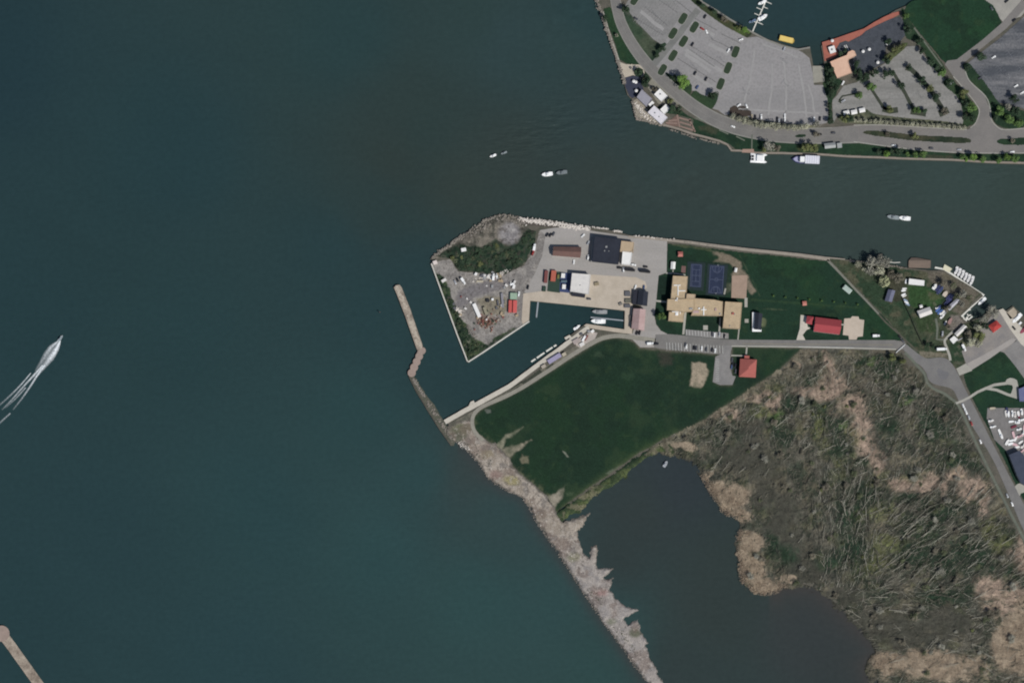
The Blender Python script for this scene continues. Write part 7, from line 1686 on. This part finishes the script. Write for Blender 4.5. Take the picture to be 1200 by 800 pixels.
# basketball hoops
for (x, y, a, lb) in ((840.6, 311.2, -90, 'basketball hoop at the north end of the blue court'), (838, 344.4, 90, 'basketball hoop at the south end of the blue court')):
    t = thing('basketball_hoop', lb, 'hoop', (*W(x, y), 1.6), math.radians(a))
    b = MB(); b.tube((-1, 0, 0), (-1, 0, 3.2), .1, .1, 6); b.tube((-1, 0, 3.2), (.2, 0, 3.3), .08, .08, 6); b.build('post', M_METAL, t)
    b = MB(); b.box((.25, 0, 3.4), (.06, 1.8, 1.05)); b.build('backboard', M_WHITE, t)

# ------------------------------------------------------------------ trees
k = 0
for i in range(14):
    x = 858 + i * 6.6; y = float(np.interp(x, [858, 870, 885, 900, 915, 930, 945], [136.5, 141.5, 145.5, 147.5, 149, 149.6, 149]))
    tree(x, y, 5.0 + (i % 3) * .5, 'pale', 'pale budding tree in the row between the wide lot and the shore road', 'budding_tree', group='pale trees between the wide lot and the road')
tree(956, 145.5, 6, 'grey', 'grey bare tree just past the east end of the pale row', 'bare_tree')
for i in range(22):
    x = 1001 + i * 6.1; y = 141.2 + (x - 1001) * .068
    tree(x, y, 3.6 + (i % 3) * .35, 'pale', 'small pale tree in the line along the south of the angled car park', 'budding_tree', group='small pale trees along the angled car park')
TREES = [
    (800, 98, 8.5, 'bright', 'big bright green tree on the verge beside the bay lot'), (789, 92, 4.5, 'dark', 'dark green bush west of the big bright tree'), (836, 112.5, 5.5, 'dark', 'dark bush at the corner of the bay lot'), (831, 112, 3.5, 'dark', 'small dark bush left of the corner bush'),
    (873, 37, 5, 'bright', 'bright green tree at the end of the marina bank'), (866, 33, 4, 'olive', 'olive bush beside the bright tree of the marina bank'), (848, 23, 4, 'brown', 'brown bush halfway along the marina bank'), (822, 7, 4, 'dark', 'dark bush by the foot of the marina bank'), (836, 14, 4, 'dark', 'dark bush second from the foot of the marina bank'),
    (748, 85, 5, 'dark', 'round dark tree in the circular lawn of the beach'), (756, 93, 5.5, 'dark', 'dark tree in the lens shaped garden'), (755.5, 99, 4.5, 'dark', 'dark tree at the south tip of the lens shaped garden'), (785, 119, 4.5, 'olive', 'dark olive tree between the pavilion and the kiosk'), (788, 129, 5.5, 'dark', 'dark tree east of the white kiosk'), (795, 130, 5, 'dark', 'dark tree north of the brick garden'), (766, 105, 4, 'brown', 'brown shrub behind the white pavilion'),
    (709, 22, 4, 'dark', 'dark shrub at the north of the west verge'), (722, 42, 3, 'pale', 'pale shrub in the west verge'), (733, 12, 5, 'dark', 'dark bush at the top of the triangular verge'), (775, 58, 4.5, 'dark', 'dark bush at the east corner of the triangular verge'), (770, 66, 3.5, 'dark', 'dark bush low in the triangular verge'),
    (972, 84, 6, 'dark', 'dark tree against the west side of the peach restaurant'), (974, 94, 6.5, 'dark', 'dark tree second down the hedge strip'), (976, 103, 6.5, 'dark', 'dark tree third down the hedge strip'), (973, 111, 5.5, 'dark', 'dark tree fourth down the hedge strip'), (971, 124, 3.5, 'dark', 'small dark bush fifth down the hedge strip'), (973, 133, 3.5, 'dark', 'small dark bush sixth down the hedge strip'), (973, 142, 4.5, 'dark', 'dark bush at the foot of the hedge strip'),
    (990, 139.5, 6, 'olive', 'olive tree beneath the three white canopies'), (996, 140, 5, 'dark', 'dark tree between the olive tree and the pale line'), (1019, 102, 6.5, 'green', 'green tree heading the first bed of the angled car park'), (1006, 112, 5, 'green', 'green tree at the end of the little curved bed'), (1015, 92, 5.5, 'dark', 'dark tree behind the restaurant corner'), (1008, 93, 5, 'dark', 'dark tree close to the peach wall'), (1024, 86, 5.5, 'dark', 'dark tree at the top of the angled car park'),
    (1037, 88, 5, 'dark', 'dark tree by the white car at the angled car park'), (1044, 86, 4.5, 'dark', 'dark tree east of the white car at the angled car park'), (1055, 101, 5, 'dark', 'dark tree halfway down the second bed'), (1064, 79, 4.5, 'dark', 'dark tree at the head of the third bed'), (1080, 95, 5.5, 'dark', 'dark tree upper on the third bed'), (1089, 104, 5, 'olive', 'olive tree in the middle of the third bed'), (1096, 114, 6, 'dark', 'dark tree lower on the third bed'), (1106, 131, 4.5, 'brown', 'brown bush at the foot of the third bed'), (1042, 129, 5, 'olive', 'olive bush at the foot of the first bed'), (1073, 130, 5.5, 'green', 'green bush at the foot of the second bed'), (1082, 131, 4, 'dark', 'dark bush beside the green bush of the second bed'),
    (1112, 98, 5, 'dark', 'dark tree at the north of the entry verge'), (1128, 110, 6.5, 'olive', 'olive tree in the middle of the entry verge'), (1138, 126, 7, 'green', 'green tree at the wide part of the entry verge'), (1130, 122, 5.5, 'dark', 'dark tree west of the green entry tree'), (1131, 137, 5.5, 'dark', 'dark tree at the south of the entry verge'), (1140, 139, 5, 'dark', 'dark tree at the road corner of the entry verge'), (1103, 86, 5.5, 'green', 'green tree at the end of the field path'), (1099, 80, 4.5, 'dark', 'dark tree beside the field path end'),
    (1048, 60, 5.5, 'olive', 'olive tree between terrace and angled car park'), (1041, 68, 5.5, 'olive', 'olive tree south west of its twin by the terrace'), (1056, 56, 5, 'olive', 'yellowish olive tree east on the terrace border'), (1077, 49, 5, 'dark', 'dark tree in the strip along the field path'), (1080, 60, 4.5, 'dark', 'dark tree further down the strip along the field path'), (1090, 74, 5, 'dark', 'dark tree low in the strip along the field path'), (1060, 20, 4.5, 'green', 'green bush at the north end of the terracotta deck'), (1063, 36, 6, 'dark', 'dark tree beside the north end of the terrace'), (1040, 50, 4.5, 'dark', 'dark tree rising out of the slate terrace'), (1038, 72, 5.5, 'dark', 'dark tree at the south edge of the terrace'), (1003, 75, 5, 'dark', 'dark bush against the east side of the restaurant'), (1005, 85, 5.5, 'dark', 'dark tree behind the restaurant'), (985, 64, 3.6, 'dark', 'dark planter bush on the terracotta deck'), (990, 60, 3.0, 'dark', 'smaller dark planter bush on the terracotta deck'),
    (1149.5, 66, 6.5, 'dark', 'lone dark tree at the edge of the dark lot'), (1188, 116, 5.5, 'dark', 'dark tree in the south of the dark lot'), (1133, 80, 4.5, 'dark', 'dark bush at the corner of the lane verge'), (1171, 131, 6.5, 'green', 'green tree in the wide part of the lane verge'), (1182, 140, 6.5, 'green', 'green tree near the south of the lane verge'), (1193, 145, 6, 'green', 'green tree by the eastern road'), (1190, 131, 6, 'dark', 'dark tree behind the green ones of the lane verge'), (1166, 138, 4, 'dark', 'dark bush at the road corner of the lane verge'), (1181, 125, 4.5, 'grey', 'pale bare tree above the green trees of the lane verge'),
    (901, 172, 8.5, 'grey', 'spreading silvery bare tree above the catamaran'), (894, 176, 4.5, 'olive', 'olive bush left of the silvery tree'), (910, 175, 5, 'brown', 'brown bush right of the silvery tree'), (944, 173, 7.5, 'olive', 'olive tree above the tour ship'), (953, 174, 6.5, 'olive', 'smaller olive tree right of its neighbour above the tour ship'),
    (1029, 178, 4.5, 'dark', 'dark bush at the west of the riverside trees'), (1037, 181, 5.5, 'bright', 'bright green riverside tree at the west of the row'), (1045, 178.5, 4.5, 'dark', 'dark riverside tree second in the row'), (1053, 178, 5.5, 'dark', 'dark riverside tree third in the row'), (1062, 180.5, 4, 'green', 'small green riverside tree fourth in the row'), (1071, 181, 5.5, 'green', 'green riverside tree fifth in the row'), (1081, 181, 5.5, 'green', 'green riverside tree sixth in the row'), (1127, 184, 4.5, 'green', 'green riverside tree seventh in the row, after the gap'), (1132, 187, 3.5, 'bright', 'bright green bush at the river edge'), (1141, 185, 6, 'bright', 'bright green riverside tree eighth in the row'), (1151, 186, 6, 'green', 'green riverside tree ninth in the row'), (1170, 187.5, 5.5, 'green', 'green riverside tree tenth in the row'), (1179, 184, 5, 'bright', 'bright green riverside tree eleventh in the row'), (1188, 186.5, 6, 'green', 'green riverside tree last in the row'),
    (774.5, 371, 6.5, 'green', 'green tree alone on the lawn west of the station'), (1021, 307, 8.5, 'grey', 'tall grey bare willow at the river edge'), (1030, 305, 9, 'grey', 'tall pale grey willow beside the river'), (1037, 309, 8, 'grey', 'grey willow east of the two tallest'), (1019, 317, 7, 'grey', 'grey willow behind the tallest ones'), (1030, 318, 8, 'pale', 'pale willow in the middle of the grove'), (1035, 331, 8.5, 'yellow', 'creamy yellow willow at the south of the grove'), (1005, 310, 5.5, 'pale', 'small pale tree at the end of the river wall'), (1012, 315.5, 4, 'pale', 'smaller pale tree by the grove'), (1043, 322, 7, 'brown', 'brown bare tree east of the yellow willow'), (1052, 326, 7, 'brown', 'brown bare tree west of the white club shed'),
    (1162, 366, 9, 'grey', 'spreading grey bare tree at the launch quay'), (1152, 374, 6.5, 'grey', 'grey scrubby tree beside the launch slip'), (1145, 384, 6, 'pale', 'pale scrub tree south of the slip'), (1147, 394, 8, 'olive', 'olive scrub tree among the launch scrub'), (1138, 401, 7, 'pale', 'pale scrub tree by the white launch truck'), (1146, 402, 6, 'pale', 'pale scrub tree at the edge of the launch tarmac'), (1135, 392, 6, 'brown', 'brown scrub tree east of the boat rack'), (1154, 383, 5, 'dark', 'dark scrub by the red pavilion'),
    (1110, 361, 5, 'brown', 'brown scrub tree south of the grey boat store'), (1104, 331, 5, 'brown', 'brown scrub tree in the mud behind the dock'), (1117, 334, 5, 'tuft', 'thin scrub tree in the mud near the dock boats'), (1128, 345, 6, 'grey', 'grey scrub tree in the middle of the mud corner'), (1135, 349, 5, 'tuft', 'thin scrub tree near the dock corner'), (1126, 356, 5, 'grey', 'grey scrub tree by the dock fingers'), (1120, 348, 5.5, 'tuft', 'thin scrub tree east of the grey store'), (1086, 405, 4, 'dark', 'dark bush on the lawn by the club drive'), (1092, 405, 4, 'dark', 'dark bush beside its twin by the club drive'),
    (1057, 422, 5, 'olive', 'olive bush in the fork of the marsh road'), (1045, 419, 5.5, 'olive', 'olive bush south of the barrier'), (1111, 382, 4, 'brown', 'brown bush beside the club track'), (957, 157.5, 4.2, 'brown', 'brown tree on the little median'), (1072, 160, 4.5, 'olive', 'olive bush in the middle of the long median'), (1040, 157, 3.2, 'brown', 'brown shrub west on the long median'), (1186, 165, 3.2, 'brown', 'brown shrub on the eastern median'),
]
for x, y, rd, kd, lb in TREES:
    rd = rd * 1.12 if y < 170 and kd != 'pale' else rd
    tree(x, y, rd, kd, lb, {'grey': 'bare_tree', 'pale': 'budding_tree', 'yellow': 'budding_tree'}.get(kd, 'leafy_tree') if rd >= 4.6 else 'garden_bush', 'tree' if rd >= 4.6 else 'bush', tall=.85 if rd > 6.5 else 1.0)
for i in range(8):
    tree(906 + i * 14.1, 346.7 + i * 1.45, 1.7, 'green', 'small clipped bush in the straight line across the lawn', 'clipped_bush', 'bush', 'clipped bushes in a line across the lawn')
# growth on the mound and the wall strip
r = random.Random(90)
mound = z6(490, 240, 6, [(200, 320), (300, 290), (440, 300), (560, 270), (650, 290), (770, 190), (835, 190), (825, 260), (780, 340), (690, 440), (480, 470), (300, 460), (250, 420)])
strip = z6(440, 310, 6, [(430, 70), (470, 80), (560, 300), (640, 440), (680, 530), (790, 575), (900, 490), (990, 445), (650, 670)])
mp = np.array([[r.uniform(515, 635), r.uniform(262, 322)] for _ in range(900)]); ok = sdist(mp[:, 0], mp[:, 1], mound) > 1.5
for x, y in mp[ok][:110]:
    kd = 'olive' if r.random() < .04 else r.choice(('dark', 'dark', 'dark', 'tuft'))
    tree(x, y, r.uniform(1.8, 4.2), kd, {'dark': 'dark bramble bush on the overgrown mound', 'tuft': 'grey green bush on the overgrown mound', 'olive': 'olive bush on the overgrown mound'}[kd], 'bramble_bush', 'bush', {'dark': 'dark', 'tuft': 'grey green', 'olive': 'olive'}[kd] + ' bushes on the mound', tall=.4, z=2.0)
mp = np.array([[r.uniform(508, 610), r.uniform(318, 425)] for _ in range(1600)]); ok = sdist(mp[:, 0], mp[:, 1], strip) > 1.2
for x, y in mp[ok][:75]:
    kd = r.choice(('dark', 'dark', 'tuft'))
    tree(x, y, r.uniform(1.3, 2.6), kd, {'dark': 'dark bush in the strip inside the sea wall', 'tuft': 'grey green bush in the strip inside the sea wall'}[kd], 'wall_bush', 'bush', {'dark': 'dark', 'tuft': 'grey green'}[kd] + ' bushes along the sea wall', tall=.5)

# ------------------------------------------------------------------ the marsh: fallen trees, scrub, reeds
def fallen_mesh(seed, lo=11, hi=19, nb=11):
    r = random.Random(seed); mb = MB(); L_ = r.uniform(lo, hi); k = r.uniform(.05, .24)
    p = Vector((-L_ / 2, 0, .5)); prev = p; n = 5; side = 0
    pts = [p]
    for i in range(1, n + 1):
        side += r.uniform(-.35, .35)
        pts.append(Vector((-L_ / 2 + L_ * i / n, side, .5 + k * L_ * i / n)))
    for i in range(n):
        mb.tube(pts[i], pts[i + 1], (.35 * (1 - .15 * i)), .35 * (1 - .15 * (i + 1)), 6)
    for i in range(nb):
        u = r.uniform(.3, 1.0); q = u * n; j = min(int(q), n - 1); b = pts[j].lerp(pts[j + 1], q - j)
        a = r.choice((-1, 1)) * r.uniform(.25, .95); l = r.uniform(1.5, 5.0) * (1.25 - u * .6)
        e = b + Vector((l * math.cos(a), l * math.sin(a), r.uniform(-.1, 1.2)))
        mb.tube(b, e, .14, .06, 4, 0, False)
        for m_ in range(2):
            f = b.lerp(e, r.uniform(.4, .9)); a2 = a + r.uniform(-.8, .8); mb.tube(f, f + Vector((1.5 * math.cos(a2), 1.5 * math.sin(a2), r.uniform(0, .6))), .06, .03, 3, 0, False)
    return mb
FALL = [[(fallen_mesh(500 + i) if i < 8 else fallen_mesh(500 + i, 19, 27, 5)).mesh('trunk', m) for i in range(14)] for m in (M_DEAD, mat('pale_dead_wood', C(178, 174, 158), C(150, 146, 132), C(128, 124, 112), 2.5, .5), mat('dark_dead_wood', C(104, 100, 88), C(86, 84, 74), C(72, 70, 62), 2.5, .5))]
root_m = MB(); root_m.tube((-.3, 0, .5), (.25, 0, .5), .75, .4, 8)
for k_ in range(7):
    a = 6.28 * k_ / 7; root_m.tube((-.2, .3 * math.cos(a), .5 + .3 * math.sin(a)), (-.5, 1.1 * math.cos(a), max(.1, .5 + 1.1 * math.sin(a))), .12, .04, 4)
ROOT = root_m.mesh('root_plate', M_BARK)
def zone_t(X, Y, lst):
    q = np.full(len(X), 9.0)
    for (x, y, a, b) in lst:
        q = np.minimum(q, np.hypot((X - x) / a, (Y - y) / b))
    return q


r = random.Random(70)
marsh_in = lambda x, y: float(min(sdist(np.array([x]), np.array([y]), MARSH)[0], 99)) > 7
n = 0
while n < 298:
    x, y = r.uniform(830, 1200), r.uniform(425, 790)
    if not marsh_in(x, y):
        continue
    dens = .08 if (float(zone_t(np.array([x]), np.array([y]), brown_ + tan_)[0]) < .9) else .3 if float(zone_t(np.array([x]), np.array([y]), pink)[0]) < .9 else .95 if (x > 985 and 560 < y < 700) else .4 if y > 690 and x > 960 else .3 if x > 1040 and y > 480 else .32 if (930 < x and y < 560) else .12
    if r.random() > dens:
        continue
    if y > 688:
        a = r.gauss(12, 22)
    elif x > 1030 and y > 560:
        a = r.gauss(38, 14)
    elif x > 950 and y > 540:
        a = r.choice((r.gauss(84, 10), r.gauss(84, 10), r.gauss(35, 15)))
    elif y < 480:
        a = r.choice((r.gauss(45, 12), r.gauss(75, 15)))
    else:
        a = r.gauss(48, 16)
    ci = r.choices((0, 1, 2), (5, 2, 4))[0]
    t = thing('fallen_tree', ['grey leafless tree lying in the tangle of the marsh wood', 'bleached pale tree lying in the tangle of the marsh wood', 'dark leafless tree lying in the tangle of the marsh wood'][ci], 'tree', (*W(x, y), 2.1), math.radians(a + r.choice((0, 0, 180))), ['grey fallen trees in the marsh', 'bleached fallen trees in the marsh', 'dark fallen trees in the marsh'][ci], r.uniform(.65, 1.15))
    long_ = x > 1005 and 555 < y < 705 and r.random() < .75
    link('trunk', FALL[ci][r.randrange(8, 14) if long_ else r.randrange(8)], t)
    link('root_plate', ROOT, t, (-10 if long_ else -7, 0, 0))
    n += 1
n = 0
while n < 130:
    x, y = r.uniform(790, 1195), r.uniform(415, 790)
    if not marsh_in(x, y):
        continue
    kd = r.choices(('tuft', 'brown', 'olive', 'dark', 'grey'), (5, 5, 1, 0, 5))[0]
    tree(x, y, r.uniform(2.6, 6.2) if kd != 'olive' else 2.6, kd, {'tuft': 'grey green scrub bush in the marsh wood', 'brown': 'brown leafless scrub bush in the marsh wood', 'olive': 'olive scrub bush in the marsh wood', 'dark': 'dark green scrub bush in the marsh wood', 'grey': 'pale grey twiggy bush in the marsh wood'}[kd], 'scrub_bush', 'bush', {'tuft': 'grey green', 'brown': 'brown', 'olive': 'olive', 'dark': 'dark', 'grey': 'pale grey'}[kd] + ' bushes of the marsh', tall=.6, z=1.5)
    n += 1


def undergrowth(name, count, seed, m, lmin, lmax, wmax, zone):
    r = np.random.default_rng(seed)
    X = r.uniform(790, 1215, count * 3); Y = r.uniform(412, 800, count * 3)
    D = sdist(X, Y, MARSH); k = D > 4
    k &= zone(X, Y); X, Y = X[k][:count], Y[k][:count]; n = len(X)
    A = np.where(Y > 688, r.normal(12, 26, n), np.where((X > 1030) & (Y > 560), r.normal(40, 18, n), np.where((X > 950) & (Y > 540), r.normal(80, 22, n), r.normal(50, 30, n))))
    A = np.radians(np.where(r.random(n) < .22, r.uniform(0, 180, n), A))
    L_ = r.uniform(lmin, lmax, n) / 2; Wd = r.uniform(.08, wmax, n) / 2
    cx, cy = (X - 600) * S, (400 - Y) * S; z0 = 1.75 + r.uniform(0, .9, n); dz = r.uniform(-.2, .9, n)
    ux, uy = np.cos(A), np.sin(A)
    co = np.stack([np.stack([cx - ux * L_ - uy * Wd, cy - uy * L_ + ux * Wd, z0], 1), np.stack([cx - ux * L_ + uy * Wd, cy - uy * L_ - ux * Wd, z0], 1), np.stack([cx + ux * L_ + uy * Wd * .5, cy + uy * L_ - ux * Wd * .5, z0 + dz], 1), np.stack([cx + ux * L_ - uy * Wd * .5, cy + uy * L_ + ux * Wd * .5, z0 + dz], 1)], 1).reshape(-1, 3)
    me = bpy.data.meshes.new(name); me.vertices.add(4 * n); me.vertices.foreach_set('co', co.ravel())
    me.loops.add(4 * n); me.loops.foreach_set('vertex_index', np.arange(4 * n, dtype=np.int32)); me.polygons.add(n); me.polygons.foreach_set('loop_start', np.arange(0, 4 * n, 4, dtype=np.int32)); me.update(calc_edges=True)
    me.materials.append(m); o = link(name, me); o['kind'] = 'stuff'


def open_(X, Y):
    r = np.random.default_rng(len(X)).random(len(X))
    keep = np.where(zone_t(X, Y, brown_) < .95, .15, np.where(zone_t(X, Y, pink) < 1.0, .22, np.where(zone_t(X, Y, tan_) < 1.05, .05, 1.0)))
    return r < keep


east = lambda X, Y: ((X > 955) | (Y < 520)) & open_(X, Y)
undergrowth('dead_stems', 5200, 1, mat('straw_stems', C(122, 116, 101), C(103, 99, 88), C(88, 85, 76), 12, 1.5), 2.0, 6.0, .5, open_)
undergrowth('pale_branches', 1700, 2, mat('branch_grey', C(164, 160, 146), C(140, 136, 124), C(120, 116, 106), 10, 1.5), 4.0, 12.0, .42, east)
undergrowth('dark_branches', 5200, 3, mat('branch_dark', C(52, 55, 49), C(44, 48, 43), C(64, 65, 58), 12, 1.5), 2.5, 8.0, .6, open_)
undergrowth('green_undergrowth', 9000, 4, mat('green_stems', C(58, 68, 54), C(50, 60, 48), C(72, 78, 62), 12, 1.5), 1.5, 4.5, .7, lambda X, Y: (fbm(X, Y, 26, 3, 88) > .5) & open_(X, Y))


def reeds():
    r = np.random.default_rng(6); X = []; Y = []
    for (x, y, a, b) in tan_[:18]:
        k = int(a * b * 9); t = r.uniform(0, 6.28, k); q = np.sqrt(r.random(k)) * 1.1
        X.append(x + a * q * np.cos(t)); Y.append(y + b * q * np.sin(t))
    X = np.concatenate(X); Y = np.concatenate(Y); k = sdist(X, Y, MARSH) > -1.6; X, Y = X[k], Y[k]; n = len(X)
    A = r.uniform(0, 6.28, n); h = r.uniform(1.2, 2.4, n); cx, cy = (X - 600) * S, (400 - Y) * S; lx, ly = np.cos(A) * .9, np.sin(A) * .9; wx, wy = -np.sin(A) * .16, np.cos(A) * .16
    z0 = np.full(n, .6)
    co = np.stack([np.stack([cx - wx, cy - wy, z0], 1), np.stack([cx + wx, cy + wy, z0], 1), np.stack([cx + lx + wx * .4, cy + ly + wy * .4, z0 + h], 1), np.stack([cx + lx - wx * .4, cy + ly - wy * .4, z0 + h], 1)], 1).reshape(-1, 3)
    me = bpy.data.meshes.new('reeds'); me.vertices.add(4 * n); me.vertices.foreach_set('co', co.ravel()); me.loops.add(4 * n); me.loops.foreach_set('vertex_index', np.arange(4 * n, dtype=np.int32)); me.polygons.add(n); me.polygons.foreach_set('loop_start', np.arange(0, 4 * n, 4, dtype=np.int32)); me.update(calc_edges=True)
    me.materials.append(mat('dry_reed', C(186, 170, 150), C(168, 150, 132), C(146, 132, 116), 6, 1.0)); o = link('reeds', me); o['kind'] = 'stuff'


reeds()
